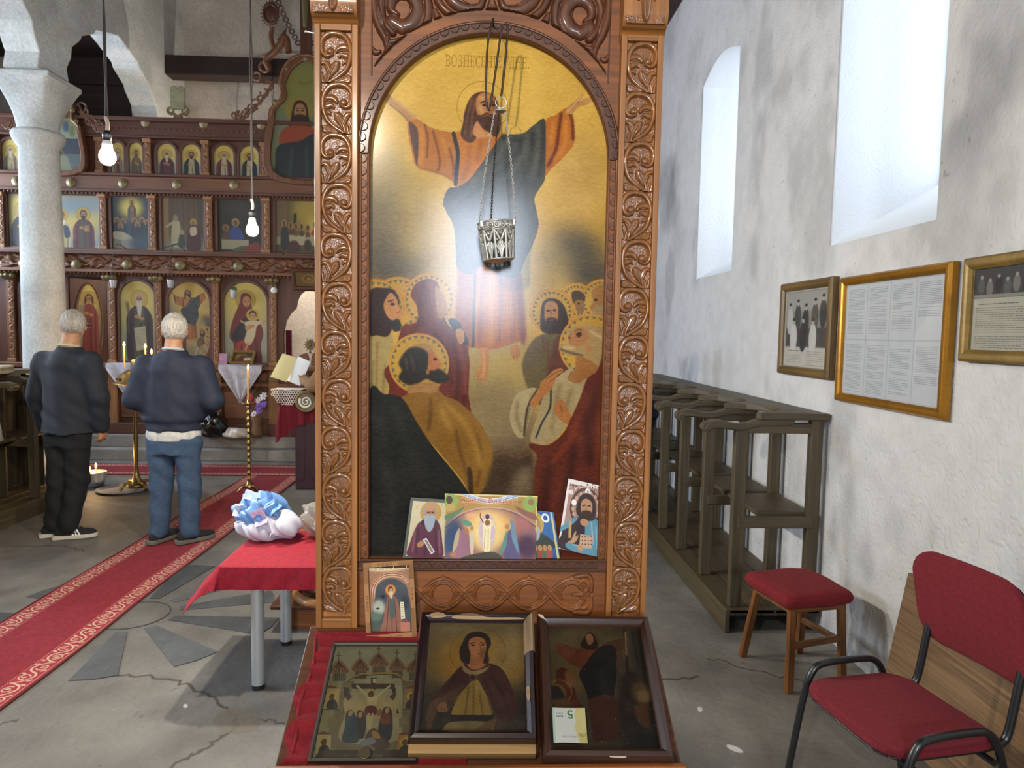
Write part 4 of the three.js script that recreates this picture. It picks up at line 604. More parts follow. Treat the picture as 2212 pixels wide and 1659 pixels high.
card('icon_card', 'narrow blue icon card of a grey-bearded elder, tucked behind the Easter card', [[0.109, 1.297, z1 + 0.0005], [0.158, 1.292, z1 + 0.0005], [0.174, 1.1915, z1 + 0.0045], [0.117, 1.1915, z1 + 0.0045]], picture(q3, 256, 400, (p) => {
  p.fill('#2d5288').oval(1190, 1130, 20, 30, '#3a66a0', 6).oval(1167, 1123, 12, 13, '#b99a48').blob([[1158, 1150], [1168, 1138], [1190, 1150], [1200, 1170], [1158, 1180]], '#39403c').oval(1167, 1126, 7, 9, '#a87c50').blob([[1160, 1132], [1172, 1130], [1172, 1148], [1164, 1154]], '#a6aaa8').oval(1183, 1116, 6, 5.5, '#dfe4e8').oval(1183, 1116, 3.4, 3, '#2d5288');
  for (const [x, c] of [[1163, '#3d5a3c'], [1172, '#9c3c34'], [1181, '#4a6a48'], [1190, '#a8483e']]) p.blob([[x - 5, 1176], [x, 1168], [x + 5, 1176], [x + 5, 1200], [x - 5, 1200]], c).oval(x, 1170, 3, 3.6, '#b5855a'); p.line([[1192, 1109], [1207, 1196]], 3, '#c9c07a');
}), '#e4dcb0');
const q4 = [[1230, 1038], [1296, 1053], [1291, 1201], [1205, 1184]];
card('icon_card', 'white-edged icon card of Christ with a jewelled book, tilted in the right corner', [[0.189, 1.366, z1 - 0.005], [0.2555, 1.3515, z1 - 0.005], [0.2555, 1.1935, z1 - 0.002], [0.168, 1.212, z1 - 0.002]], picture(q4, 360, 600, (p) => {
  p.fill('#e2d9d2').poly([[1234, 1046], [1300, 1060], [1296, 1196], [1213, 1176]], '#a88478');
  for (let i = 0; i < 60; i++) p.oval(rr(1226, 1296), rr(1048, 1064), 1.2, 1.2, ['#3a2a26', '#d8c2b0'][i % 2]); for (let i = 0; i < 60; i++) p.oval(rr(1212, 1290), rr(1172, 1186), 1.4, 1.2, ['#6e2f22', '#d8b090'][i % 2]);
  p.oval(1269, 1092, 33, 33, '#c9a78f').oval(1269, 1092, 28, 28, '#a07c6a').ring(1269, 1092, 30, 5, '#5a3a30'); for (let i = 0; i < 16; i++) { const a = i / 16 * 6.28; p.oval(1269 + Math.cos(a) * 28, 1092 + Math.sin(a) * 28, 3.4, 3.4, '#b89a88'); } p.oval(1273, 1062, 6, 5, '#ece4da').oval(1243, 1080, 5, 5, '#ece4da').text('О', 1273, 1065, 8, '#3a2a26').text('Ѡ', 1243, 1083, 7, '#3a2a26').oval(1237, 1061, 4, 4, '#ece4da').text('К', 1237, 1063, 6, '#3a2a26');
  p.blob([[1215, 1150], [1222, 1128], [1245, 1112], [1262, 1106], [1284, 1110], [1297, 1120], [1296, 1200], [1206, 1180]], '#38282c').blob([[1214, 1130], [1246, 1108], [1250, 1114], [1230, 1132], [1210, 1142]], '#5f8ea0').blob([[1268, 1112], [1288, 1112], [1298, 1130], [1296, 1200], [1232, 1186], [1226, 1168], [1262, 1172], [1266, 1140]], '#5f8ea0').lines([[[1280, 1120], [1284, 1170]], [[1240, 1172], [1270, 1180]], [[1290, 1130], [1291, 1180]]], 2, '#8fb4c0', 0.8).poly([[1232, 1118], [1238, 1116], [1236, 1156], [1230, 1156]], '#b89a60');
  p.blob([[1252, 1076], [1262, 1066], [1276, 1066], [1288, 1078], [1290, 1100], [1284, 1116], [1262, 1114], [1248, 1098]], '#3a241c').blob([[1259, 1080], [1268, 1074], [1280, 1080], [1282, 1096], [1274, 1110], [1265, 1108], [1258, 1096]], '#b58660').blob([[1260, 1098], [1270, 1096], [1280, 1100], [1274, 1116], [1264, 1112]], '#3d251a').lines([[[1262, 1087], [1267, 1086]], [[1273, 1087], [1278, 1088]]], 2, '#20130e').line([[1270, 1088], [1269, 1097]], 1.4, '#7a5236').oval(1265, 1120, 8, 6, '#b58660');
  p.blob([[1228, 1166], [1236, 1160], [1244, 1142], [1248, 1140], [1246, 1152], [1252, 1148], [1248, 1162], [1238, 1170]], '#bd8d66').poly([[1256, 1146], [1284, 1150], [1280, 1180], [1253, 1178]], '#c3a183'); for (let i = 0; i < 12; i++) p.oval(1260 + (i % 4) * 6.5, 1152 + Math.floor(i / 4) * 9, 1.1, 1.1, '#4a2a20'); p.blob([[1248, 1176], [1256, 1172], [1262, 1184], [1254, 1190]], '#bd8d66');
}), '#e6e2de');

// a frame lying on a plane: origin at its lower left corner, x to the right, y up the slope, z out of the picture
function framed(name, label, bl, br, tl) {
  const t = thing(name, label, 'framed icon', bl), X = V(...br).sub(V(...bl)).normalize(), Y = V(...tl).sub(V(...bl)), Z = X.clone().cross(Y).normalize(); Y.copy(Z).cross(X);
  t.quaternion.setFromRotationMatrix(new THREE.Matrix4().makeBasis(X, Y, Z)); return t;
}
function moulding(w, h, b, d, top, cut = 1) {      // cut: share of the right rail kept, counted from below; the rest comes as a fifth length   // four mitred lengths of a rounded moulding; each is a geometry
  const prof = [[0, -d], [0, -0.004], [b * 0.2, top], [b * 0.55, top * 1.3], [b * 0.85, top * 0.5], [b, -0.006], [b, -d]];
  const side = (L, v0 = 0, v1 = 1) => sheet((u, v) => { const k = prof[Math.round(u * (prof.length - 1))], q = lerp(v0, v1, v); return [lerp(k[0], L - k[0], q), k[0], k[1]]; }, prof.length - 1, 1);
  const cr = (g) => uvm(toCreasedNormals(g, 0.6), 'x');
  const out = [cr(side(w)), cr(side(h, 0, cut)).rotateZ(Math.PI / 2).translate(w, 0, 0), cr(side(w)).rotateZ(Math.PI).translate(w, h, 0), cr(side(h)).rotateZ(-Math.PI / 2).translate(0, h, 0)];
  if (cut < 1) out.push(cr(side(h, cut, 1)).rotateZ(Math.PI / 2).translate(w, 0, 0)); return out;
}
const SIDES = ['bottom_rail', 'right_rail', 'top_rail', 'left_rail'];
// left: tin-framed print of the Crucifixion
const deskP = (x, s, o) => [x, 0.894 + s * 0.4924 + o * 0.8704, -1.2 - s * 0.8704 + o * 0.4924];
{
  const t = framed('framed_print', 'tin-framed print of the Crucifixion under five domes, left on the desk', deskP(-0.304, 0.012, 0.012), deskP(-0.108, 0.012, 0.012), deskP(-0.304, 0.262, 0.012)), w = 0.196, h = 0.25;
  const tin = mat('#4a443e', { metalness: 0.6, roughness: 0.55 });
  moulding(w, h, 0.009, 0.006, 0.002).forEach((g, i) => mesh(SIDES[i], g, tin, t));
  const Q = [[733, 1391], [906, 1390], [886, 1632], [672, 1632]];
  const tex = picture(Q, 640, 860, (p) => {
    p.fill('#6f6a48').oval(815, 1420, 110, 60, '#77745a', 10).poly([[745, 1462], [890, 1462], [884, 1632], [690, 1632]], '#5b5138');
    p.blob([[768, 1460], [790, 1448], [845, 1448], [862, 1460], [862, 1540], [850, 1590], [735, 1590], [752, 1520]], '#7d7a5c').oval(800, 1520, 45, 20, '#8d7c4a', 8);
    for (const [x, y, r] of [[738, 1432, 19], [780, 1428, 17], [817, 1418, 19], [853, 1426, 16], [889, 1430, 18]]) { p.blob([[x - r, y + 12], [x - r * 0.8, y], [x, y - 13], [x + r * 0.8, y], [x + r, y + 12], [x, y + 15]], '#6a4a2a'); for (let i = -2; i <= 2; i++) p.line([[x, y - 10], [x + i * r * 0.4, y + 11]], 1.6, '#2e1d10'); p.line([[x, y - 13], [x, y - 28]], 2, '#46391f').line([[x - 4, y - 22], [x + 4, y - 22]], 2, '#46391f').poly([[x - r * 0.7, y + 14], [x + r * 0.7, y + 14], [x + r * 0.7, y + 30], [x - r * 0.7, y + 30]], '#4e4630'); for (let i = -2; i < 3; i++) p.line([[x + i * 4, y + 16], [x + i * 4, y + 29]], 1.2, '#241d12'); }
    p.line([[750, 1462], [775, 1450], [790, 1446], [845, 1446], [858, 1452], [870, 1462]], 3, '#8a6a2a').line([[750, 1465], [775, 1453], [845, 1449], [870, 1465]], 1.5, '#2c2012');
    p.poly([[762, 1467], [848, 1467], [848, 1478], [762, 1478]], '#2f2212').poly([[800, 1455], [812, 1455], [808, 1490], [800, 1490]], '#2f2212').poly([[804, 1457], [811, 1457], [811, 1466], [804, 1466]], '#a08a60');
    p.lines([[[772, 1472], [794, 1494]], [[838, 1472], [812, 1494]]], 4.5, '#9a8a60').blob([[793, 1494], [812, 1494], [806, 1520], [794, 1520]], '#9c8c62').oval(800, 1487, 9, 9, '#8e7a34').oval(800, 1489, 5.5, 7, '#3c2716').blob([[789, 1516], [808, 1515], [809, 1532], [787, 1534]], '#4c1712').lines([[[794, 1532], [792, 1560]], [[802, 1532], [796, 1562]]], 5, '#94845a');
    for (const [x, d] of [[752, 1], [846, -1]]) p.poly([[x - 6, 1474], [x + 4, 1476], [x - 2 * d, 1530], [x - 10 * d, 1530]], '#2a2014').blob([[x - 8, 1500], [x + 8, 1496], [x + 4, 1530], [x - 6, 1534]], '#8c7c54').oval(x + 3 * d, 1496, 5, 6, '#3a2818').line([[x + 6 * d, 1500], [x + 18 * d, 1496], [x + 14 * d, 1486]], 4, '#8c7c54').lines([[[x - 4 * d, 1532], [x - 12 * d, 1575]]], 5, '#887850');
    p.blob([[748, 1530], [758, 1522], [766, 1532], [776, 1560], [770, 1592], [738, 1590], [744, 1560]], '#1f3236').oval(757, 1530, 4, 6, '#8a6a44').blob([[770, 1530], [780, 1524], [788, 1540], [784, 1580], [772, 1580]], '#23201a').oval(777, 1533, 4, 6, '#8a6a44').blob([[824, 1520], [834, 1516], [842, 1530], [840, 1580], [818, 1600], [812, 1570], [818, 1540]], '#26262a').blob([[822, 1530], [838, 1534], [836, 1552], [818, 1550]], '#5a2c1a').oval(832, 1524, 4, 6, '#8f6f46').oval(816, 1528, 5, 7, '#6a5030').blob([[792, 1570], [806, 1562], [820, 1580], [838, 1600], [816, 1612], [786, 1590]], '#3a2f1c').blob([[800, 1568], [812, 1572], [816, 1584], [802, 1582]], '#85601f').blob([[776, 1592], [800, 1582], [806, 1594], [782, 1602]], '#5d636a');
    for (const [x, y, c] of [[721, 1492, '#8c7a4e'], [882, 1492, '#7a5a34'], [700, 1590, '#8a8460'], [868, 1592, '#8a6426']]) { p.poly([[x - 14, y - 14], [x + 16, y - 14], [x + 12, y + 28], [x - 18, y + 28]], c).oval(x, y + 1, 9, 9, '#9a8236').oval(x, y + 2, 5, 6, '#4e3420').blob([[x - 12, y + 26], [x - 6, y + 10], [x + 7, y + 10], [x + 10, y + 27]], '#26231f').poly([[x - 16, y - 15], [x, y - 22], [x + 17, y - 15]], '#57301c').line([[x - 17, y + 29], [x + 13, y + 29]], 2, '#2a2014'); }
    p.poly([[715, 1540], [738, 1540], [735, 1560], [708, 1560]], '#5e5534').poly([[856, 1540], [880, 1540], [878, 1560], [856, 1560]], '#5e5534').poly([[690, 1610], [884, 1610], [884, 1632], [676, 1632]], '#2f281c').poly([[739, 1619], [820, 1619], [818, 1629], [736, 1629]], '#4a4230').text('СНЯТ', 750, 1628, 8, '#1a140c').text('ХРИСТ.', 800, 1628, 8, '#1a140c');
    p.fill('rgba(30,24,8,.18)');
  }, 14);
  mesh('print', new THREE.PlaneGeometry(w - 0.014, h - 0.014).translate(w / 2, h / 2, -0.004), mat('#dad6cc', { map: tex, roughness: 0.6 }), t);
  mesh('backing', box(w - 0.004, h - 0.004, 0.003, w / 2, h / 2, -0.0065, 0), tin, t);
}
// centre: saint in a dark chipped frame on a plank
{
  const bl = [-0.126, 0.946, -1.208], br = [0.109, 0.946, -1.204], tl = [-0.126, 1.101, -1.415], w = 0.235, h = 0.2586;
  const t = framed('framed_icon', 'old icon of a long-haired saint in red cloak, chipped dark frame, middle of desk', bl, br, tl);
  const darkF = wood('#2a1216', { roughness: 0.3, clearcoat: 0.5 }), bareW = wood('#b59a78', { roughness: 0.85 });
  moulding(w, h, 0.022, 0.010, 0.006, 0.67).forEach((g, i) => mesh(SIDES[i] ?? 'bare_rail_end', g, i === 4 ? bareW : darkF, t));
  // bare patches where the veneer has come away
  const chip = (pts, z = 0.0086) => uvm(extr(shapeOf(spline(pts, true)), 0.0006, 0.0002).translate(0, 0, z), 'x');
  mesh('bare_patch', chip([[0.02, h - 0.012], [0.034, h - 0.006], [0.05, h - 0.009], [0.054, h - 0.016], [0.03, h - 0.019]], 0.0075), bareW, t);
  mesh('bare_patch', chip([[0.066, h - 0.018], [0.085, h - 0.009], [0.12, h - 0.009], [0.14, h - 0.016], [0.2, h - 0.016], [0.208, h - 0.02], [0.1, h - 0.021]], 0.0065), bareW, t);
  mesh('bare_patch', chip([[w - 0.02, h - 0.165], [w - 0.014, h - 0.16], [w - 0.013, h - 0.182], [w - 0.018, h - 0.186]], 0.0075), bareW, t);
  const Q = [[924, 1334], [1132, 1334], [1142, 1590], [902, 1590]];
  const tex = picture(Q, 560, 660, (p) => {
    p.fill('#4e4029').oval(1040, 1430, 95, 80, '#7a5a20', 18).oval(1100, 1400, 40, 50, '#6f5a30', 14).oval(930, 1560, 60, 80, '#1d1910', 20).oval(1130, 1560, 60, 80, '#1f1a10', 20).oval(1030, 1350, 110, 20, '#5d5136', 12).ring(1030, 1402, 56, 1.4, '#5a421a');
    p.blob([[965, 1470], [995, 1436], [1020, 1428], [1050, 1428], [1080, 1440], [1098, 1470], [1112, 1510], [1116, 1540], [1080, 1560], [1050, 1500], [1024, 1466], [1000, 1490], [960, 1520], [930, 1515]], '#301410').lines([[[1060, 1460], [1080, 1490], [1095, 1530]], [[985, 1460], [960, 1490]], [[1045, 1465], [1060, 1500]]], 5, '#1d0b09', 2).blob([[960, 1500], [1000, 1475], [990, 1500], [950, 1530], [930, 1580], [922, 1560], [930, 1520]], '#3d2a17', 1.5);
    p.blob([[1000, 1490], [1022, 1468], [1034, 1470], [1050, 1510], [1058, 1548], [1000, 1550], [976, 1545], [985, 1515]], '#6a5522').lines([[[1012, 1480], [1005, 1545]], [[1022, 1475], [1022, 1545]], [[1035, 1490], [1042, 1545]]], 3, '#48380f', 1.5).poly([[975, 1545], [1068, 1545], [1062, 1562], [975, 1560]], '#120d09').blob([[972, 1562], [1060, 1562], [1050, 1592], [965, 1592]], '#5a4d2c');
    p.blob([[998, 1432], [1020, 1446], [1052, 1436], [1058, 1428], [1050, 1444], [1024, 1456], [1002, 1448]], '#6a5a3a').blob([[1012, 1420], [1040, 1416], [1048, 1432], [1024, 1444], [1008, 1434]], '#7a4c2c', 1);
    p.blob([[1000, 1380], [1010, 1364], [1030, 1359], [1050, 1366], [1058, 1384], [1052, 1402], [1054, 1425], [1042, 1428], [1044, 1405], [1018, 1400], [1012, 1430], [996, 1424], [992, 1400]], '#1d130d', 1).blob([[1012, 1378], [1028, 1370], [1044, 1376], [1048, 1394], [1042, 1412], [1032, 1420], [1020, 1414], [1012, 1398]], '#865430', 1).lines([[[1014, 1386], [1024, 1383]], [[1036, 1383], [1045, 1384]]], 2.2, '#1d110b').oval(1020, 1389, 3.4, 2, '#160d08').oval(1041, 1388, 3.4, 2, '#160d08').line([[1034, 1386], [1036, 1399], [1031, 1401]], 1.5, '#53301a', 0.4).line([[1029, 1408], [1039, 1407]], 2, '#5c2617', 0.4).blob([[1036, 1400], [1047, 1394], [1044, 1410], [1036, 1418]], '#603a20', 2);
    p.oval(1020, 1461, 8, 8, '#3b2c1c').oval(1020, 1461, 4, 4, '#0f0a08').blob([[946, 1525], [958, 1516], [970, 1524], [966, 1538], [948, 1538]], '#5f4128').line([[966, 1476], [968, 1530]], 2.2, '#3a1a10').blob([[1026, 1580], [1060, 1555], [1070, 1560], [1050, 1592]], '#4d3925');
  }, 16);
  mesh('painting', new THREE.PlaneGeometry(w - 0.03, h - 0.03).translate(w / 2, h / 2, -0.007), mat('#d8d4cc', { map: tex, roughness: 0.4, bumpMap: rep(T.weave, 3, 3), bumpScale: 0.0002 }), t);
  mesh('backing', box(w - 0.01, h - 0.01, 0.004, w / 2, h / 2, -0.0105, 0), darkF, t);
  mesh('plank', box(w - 0.004, h - 0.01, 0.026, w / 2 - 0.001, h / 2 - 0.02, -0.0255, 0.002, 'x'), wood('#b08c58', { roughness: 0.7 }), t);
}
// right: darkened Ascension in a worn brown frame
{
  const bl = [0.1155, 0.930, -1.178], br = [0.3495, 0.930, -1.172], tl = [0.1165, 1.088, -1.425], w = 0.234, h = 0.2935;
  const t = framed('framed_icon', 'darkened icon of the Ascension in worn brown frame, right on the desk', bl, br, tl);
  const F = wood('#4a2a1a', { roughness: 0.45, clearcoat: 0.2 });
  moulding(w, h, 0.022, 0.03, 0.006).forEach((g, i) => mesh(SIDES[i], g, F, t));
  const pale = mat('#b8aa90', { roughness: 0.9 });
  mesh('bare_patch', uvm(extr(shapeOf(spline([[0.118, 0.003], [0.128, 0.011], [0.14, 0.009], [0.147, 0.002]], true)), 0.0006, 0.0002).translate(0, 0, 0.0045)), pale, t);
  mesh('bare_patch', uvm(extr(shapeOf(spline([[0.001, h - 0.002], [0.01, h - 0.004], [0.014, h - 0.014], [0.004, h - 0.008]], true)), 0.0006, 0.0002).translate(0, 0, 0.0075)), pale, t);
  const Q = [[1172, 1346], [1384, 1350], [1434, 1614], [1192, 1614]];
  const tex = picture(Q, 560, 720, (p) => {
    p.fill('#30281a').oval(1270, 1390, 90, 50, '#443a22', 14).oval(1240, 1450, 50, 50, '#4a3d22', 12).oval(1410, 1560, 60, 100, '#14110d', 14).oval(1390, 1400, 30, 60, '#1e1a12', 10);
    p.ring(1268, 1380, 22, 1.5, '#3a2a14').blob([[1200, 1385], [1245, 1400], [1262, 1405], [1255, 1440], [1210, 1415]], '#4a2412').blob([[1290, 1398], [1330, 1380], [1344, 1384], [1340, 1420], [1326, 1424]], '#3b2414').blob([[1250, 1398], [1290, 1396], [1300, 1410], [1262, 1436]], '#4f2710').blob([[1290, 1398], [1325, 1395], [1330, 1440], [1328, 1480], [1318, 1510], [1280, 1515], [1262, 1480], [1250, 1452], [1262, 1432]], '#100f10').blob([[1272, 1505], [1325, 1500], [1340, 1570], [1330, 1585], [1285, 1588], [1278, 1550]], '#331910').blob([[1258, 1376], [1268, 1364], [1282, 1372], [1288, 1398], [1262, 1400], [1252, 1390]], '#1c1009').blob([[1262, 1372], [1274, 1368], [1280, 1382], [1270, 1392]], '#6b4a2e', 1);
    p.blob([[1200, 1446], [1220, 1440], [1236, 1460], [1246, 1500], [1262, 1530], [1256, 1560], [1192, 1560], [1200, 1500]], '#3a170c').blob([[1218, 1446], [1236, 1450], [1240, 1475], [1226, 1478]], '#5a3a20', 2).ring(1208, 1488, 24, 1.4, '#6a5020').oval(1200, 1494, 20, 22, '#4e3f1c', 2).blob([[1186, 1480], [1206, 1478], [1220, 1500], [1208, 1506], [1186, 1504]], '#15110d', 1).blob([[1186, 1512], [1230, 1508], [1240, 1560], [1190, 1560]], '#3a2a14', 3).blob([[1340, 1460], [1360, 1445], [1376, 1470], [1370, 1540], [1346, 1550], [1336, 1500]], '#1e130e', 2).oval(1384, 1490, 20, 22, '#3a2c18', 3).blob([[1376, 1490], [1394, 1486], [1400, 1510], [1380, 1510]], '#5a4428', 3).blob([[1370, 1520], [1396, 1512], [1402, 1560], [1378, 1550]], '#3f2614', 3);
    p.lines([[[1345, 1360], [1352, 1420], [1356, 1470]], [[1362, 1366], [1378, 1440]], [[1376, 1370], [1392, 1470]]], 4, '#16110b', 1).line([[1348, 1366], [1351, 1412]], 3, '#7a5a3a', 1); for (let i = 0; i < 60; i++) p.oval(rr(1185, 1420), rr(1356, 1600), 0.7, 0.7, 'rgba(170,160,140,.7)');
  }, 16);
  mesh('painting', new THREE.PlaneGeometry(w - 0.03, h - 0.03).translate(w / 2, h / 2, -0.007), mat('#d8d4cc', { map: tex, roughness: 0.35 }), t);
  mesh('backing', box(w - 0.008, h - 0.008, 0.02, w / 2, h / 2, -0.019, 0), F, t);
  // five euro note, folded, laid upside down on the picture
  const N = framed('banknote', 'folded five euro banknote lying upside down on the dark right icon', [0.136, 0.9495, -1.1955], [0.197, 0.9495, -1.194], [0.135, 0.9855, -1.2475]);
  N.userData.category = 'banknote';
  const note = ctex(canvas(480, 480, (g) => {
    g.fillStyle = '#cfcfc4'; g.fillRect(0, 0, 480, 480); g.translate(480, 480); g.rotate(Math.PI);
    g.fillStyle = '#c9bd7c'; g.beginPath(); g.moveTo(0, 0); g.lineTo(110, 0); g.quadraticCurveTo(190, 200, 140, 300); g.quadraticCurveTo(190, 400, 120, 480); g.lineTo(0, 480); g.fill(); g.fillStyle = '#b09a4c'; for (let i = 0; i < 4; i++) { g.beginPath(); g.arc(60 + i * 8, 140, 60 - i * 12, Math.PI, 0); g.lineWidth = 9; g.strokeStyle = i % 2 ? '#8a8a5a' : '#b7a04e'; g.stroke(); } for (let i = 0; i < 8; i++) g.fillRect(4, 20 + i * 11, 100, 4);
    g.fillStyle = '#3f7a48'; g.font = 'bold 170px sans-serif'; g.fillText('5', 175, 452); g.fillStyle = '#3a4a5c'; g.font = 'bold 40px sans-serif'; g.fillText('EURO', 325, 375); g.fillStyle = '#8a96a4'; g.fillText('ΕΥΡΩ', 325, 415); g.fillStyle = '#4a4a48'; g.font = '28px monospace'; g.fillText('VB2421107244', 150, 90); g.fillStyle = '#a8c4b4'; g.fillRect(448, 0, 32, 480);
  }));
  mesh('paper', sheet((u, v) => [u * 0.061, v * 0.063, 0.001 + 0.0012 * Math.sin(u * 5 + v * 2)], 10, 10, 0.0004), mat('#c9c9c9', { map: note, roughness: 0.8 }), N);
  mesh('folded_back', sheet((u, v) => [u * 0.0605, 0.001 + v * 0.0625, 0.0002 + 0.0006 * Math.sin(u * 5 + v * 2)], 10, 10, 0.0003), mat('#c4c4b4', { roughness: 0.8 }), N);
}
solo('coin', lathe([[0, 0], [0.0108, 0], [0.0112, 0.0008], [0.0104, 0.0016], [0.0096, 0.0013], [0, 0.0014]], 28), mat('#5f5440', { metalness: 0.8, roughness: 0.5 }), 'tarnished coin resting at the foot of the Crucifixion print', 'coin', undefined, deskP(-0.203, 0.0265, 0.0155), [29.5 * Math.PI / 180, 0, 0]);
// red velvet cloth under the left print
{
  const g = sheet((u, v) => {
    const s = lerp(0.006, 0.288, v); let x = lerp(-0.343, -0.02, u); const e = Math.pow(1 - u, 6);
    x += e * (0.009 * Math.sin(v * 9 + 0.6) + 0.006 * Math.sin(v * 23) - 0.014 * sstep(0.35, 0.2, v)); const bump = e * (0.004 + 0.004 * Math.sin(v * 26) * sstep(0.6, 0.2, v) + 0.003 * Math.sin(v * 47));
    return deskP(x, s, 0.004 + Math.max(0, bump));
  }, 60, 50, 0.0022);
  const fold = tube([...Array(12)].map((_, i) => deskP(-0.338 + 0.004 * Math.sin(i), lerp(0.01, 0.286, i / 11), 0.0062)), 0.0034, 40, 8), hem = tube([[-0.342], [-0.25], [-0.15], [-0.04]].map(([x]) => deskP(x, 0.286, 0.0062)), 0.0036, 24, 8);
  const uvs = (q) => { const p = q.attributes.position, uv = new Float32Array(p.count * 2); for (let i = 0; i < p.count; i++) { uv[2 * i] = p.getX(i) * 2; uv[2 * i + 1] = p.getZ(i) * 2; } q.setAttribute('uv', new THREE.BufferAttribute(uv, 2)); return q; };
  const c = thing('velvet_cloth', 'crumpled red velvet cloth spread under the Crucifixion print', 'cloth');
  const m = velvet('#8c0f1c'); mesh('cloth', uvs(g), m, c); mesh('hem', [uvs(fold), uvs(hem)], m, c);
}
// small icon in a bare wood frame written on in pencil
{
  const bl = [-0.238, 1.0265, -1.447], br = [-0.131, 1.0345, -1.447], tl = [-0.243, 1.184, -1.474], w = 0.107, h = 0.16;
  const t = framed('framed_icon', 'small paper icon of a standing monk in bare wood frame pencilled with words', bl, br, tl);
  const F = wood('#b08050', { roughness: 0.8 }), b = 0.0105;
  const strip = { bottom_rail: box(w, b, 0.012, w / 2, b / 2, 0, 0.001, 'x'), top_rail: box(w, b, 0.012, w / 2, h - b / 2, 0, 0.001, 'x'), left_rail: box(b, h - 2 * b, 0.012, b / 2, h / 2, 0, 0.001, 'y'), right_rail: box(b, h - 2 * b, 0.012, w - b / 2, h / 2, 0, 0.001, 'y') };
  for (const k of Object.keys(strip)) mesh(k, strip[k], F, t);
  // pencil lettering on thin flat slips of the same wood
  const word = (s, W, Hh) => { const m = mat('#ffffff', { map: ctex(canvas(Math.round(W * 6000), Math.round(Hh * 6000), (g, cw, ch) => { g.fillStyle = '#a87a4c'; g.fillRect(0, 0, cw, ch); for (let i = 0; i < 40; i++) { g.fillStyle = 'rgba(90,55,25,.12)'; g.fillRect(0, rnd() * ch, cw, 1); } g.fillStyle = 'rgba(45,32,28,.85)'; g.font = ch * 0.78 + 'px sans-serif'; g.textAlign = 'center'; g.fillText(s, cw / 2, ch * 0.82, cw * 0.96); })), roughness: 0.8 }); return m; };
  mesh('inscription', new THREE.PlaneGeometry(0.056, 0.0092).translate(0.046, h - b / 2, 0.0063), word('Ф ОТЦА И', 0.056, 0.0092), t);
  mesh('inscription', new THREE.PlaneGeometry(0.07, 0.0092).translate(0.062, b / 2, 0.0063), word('СВ. ДУХА', 0.07, 0.0092), t);
  mesh('inscription', new THREE.PlaneGeometry(0.08, 0.0092).rotateZ(Math.PI / 2).translate(b / 2, 0.076, 0.0063), word('В ИМЯ НА', 0.08, 0.0092), t);
  mesh('inscription', new THREE.PlaneGeometry(0.06, 0.0092).rotateZ(-Math.PI / 2).translate(w - b / 2, 0.09, 0.0063), word('И СИНА', 0.06, 0.0092), t);
  const Q = [[801, 1231], [889, 1226], [892, 1370], [806, 1376]];
  const tex = picture(Q, 360, 560, (p) => {
    p.fill('#9a6a4c').oval(845, 1232, 50, 8, '#cdb48c', 2).poly([[816, 1230], [880, 1228], [880, 1236], [816, 1239]], '#d9c79c').text('Св. Иоан Рилски Чудотворец', 848, 1236, 6.5, '#4a3020', 'serif', 0.7);
    for (let i = 0; i < 5; i++) p.line([[804 + i * 2, 1300], [808 + i * 2, 1270 + i], [828, 1250 + i * 2], [850, 1244 + i * 2], [874, 1248 + i * 2], [888 - i, 1262 + i]], 3, ['#c08a68', '#7c4432', '#d0a888', '#8c5440', '#c59a78'][i]);
    p.blob([[814, 1300], [820, 1272], [846, 1256], [874, 1266], [886, 1290], [886, 1376], [806, 1378], [808, 1330]], '#3c4248', 0.8).oval(822, 1320, 14, 16, '#a8a898', 3).oval(816, 1340, 14, 10, '#596a58', 3).oval(878, 1310, 9, 14, '#20242a', 3).oval(820, 1366, 18, 12, '#42503e', 4).oval(848, 1282, 11.5, 11.5, '#c58a3c').ring(848, 1282, 11.5, 1.4, '#a0502c');
    p.blob([[836, 1320], [842, 1296], [852, 1294], [862, 1302], [868, 1330], [872, 1372], [826, 1376], [832, 1345]], '#8a5a48').lines([[[844, 1300], [838, 1370]], [[856, 1300], [860, 1370]], [[850, 1330], [850, 1372]]], 2, '#5c3428').blob([[846, 1302], [854, 1302], [856, 1338], [846, 1338]], '#4a5a58').oval(848, 1281, 5.5, 7, '#4a2c20').oval(849, 1283, 4, 5, '#b5845c').blob([[845, 1286], [853, 1286], [851, 1300], [847, 1298]], '#c9bba4').poly([[868, 1308], [876, 1308], [878, 1344], [869, 1345]], '#d9ceb0'); for (let i = 0; i < 8; i++) p.line([[870, 1312 + i * 4], [875, 1312 + i * 4]], 0.8, '#6a5a40'); p.poly([[868, 1352], [888, 1350], [888, 1370], [868, 1372]], '#b5705c').poly([[872, 1350], [880, 1344], [886, 1350]], '#8c4a3c').oval(832, 1296, 4, 3.4, '#101010').oval(820, 1322, 4, 2, '#14181a');
  }, 12);
  mesh('print', new THREE.PlaneGeometry(w - 2 * b, h - 2 * b).translate(w / 2, h / 2, -0.002), mat('#ffffff', { map: tex, roughness: 0.2, clearcoat: 0.6 }), t);
  mesh('hanging_wire', tube([[0.055, h - 0.002, -0.004], [0.05, h + 0.006, -0.006], [0.062, h + 0.0075, -0.006], [0.068, h - 0.001, -0.004]], 0.0006, 16, 5), iron, t);
}
// ---------------------------------------------------------------- the icon screen across the church
const XC = -2.26;
const IX = (x, y = 500) => -6.0668 + 0.0057677 * x - 0.00011431 * y, IY = (y, x = 400) => 5.71718 + 0.00014014 * x - 0.0057963 * y;
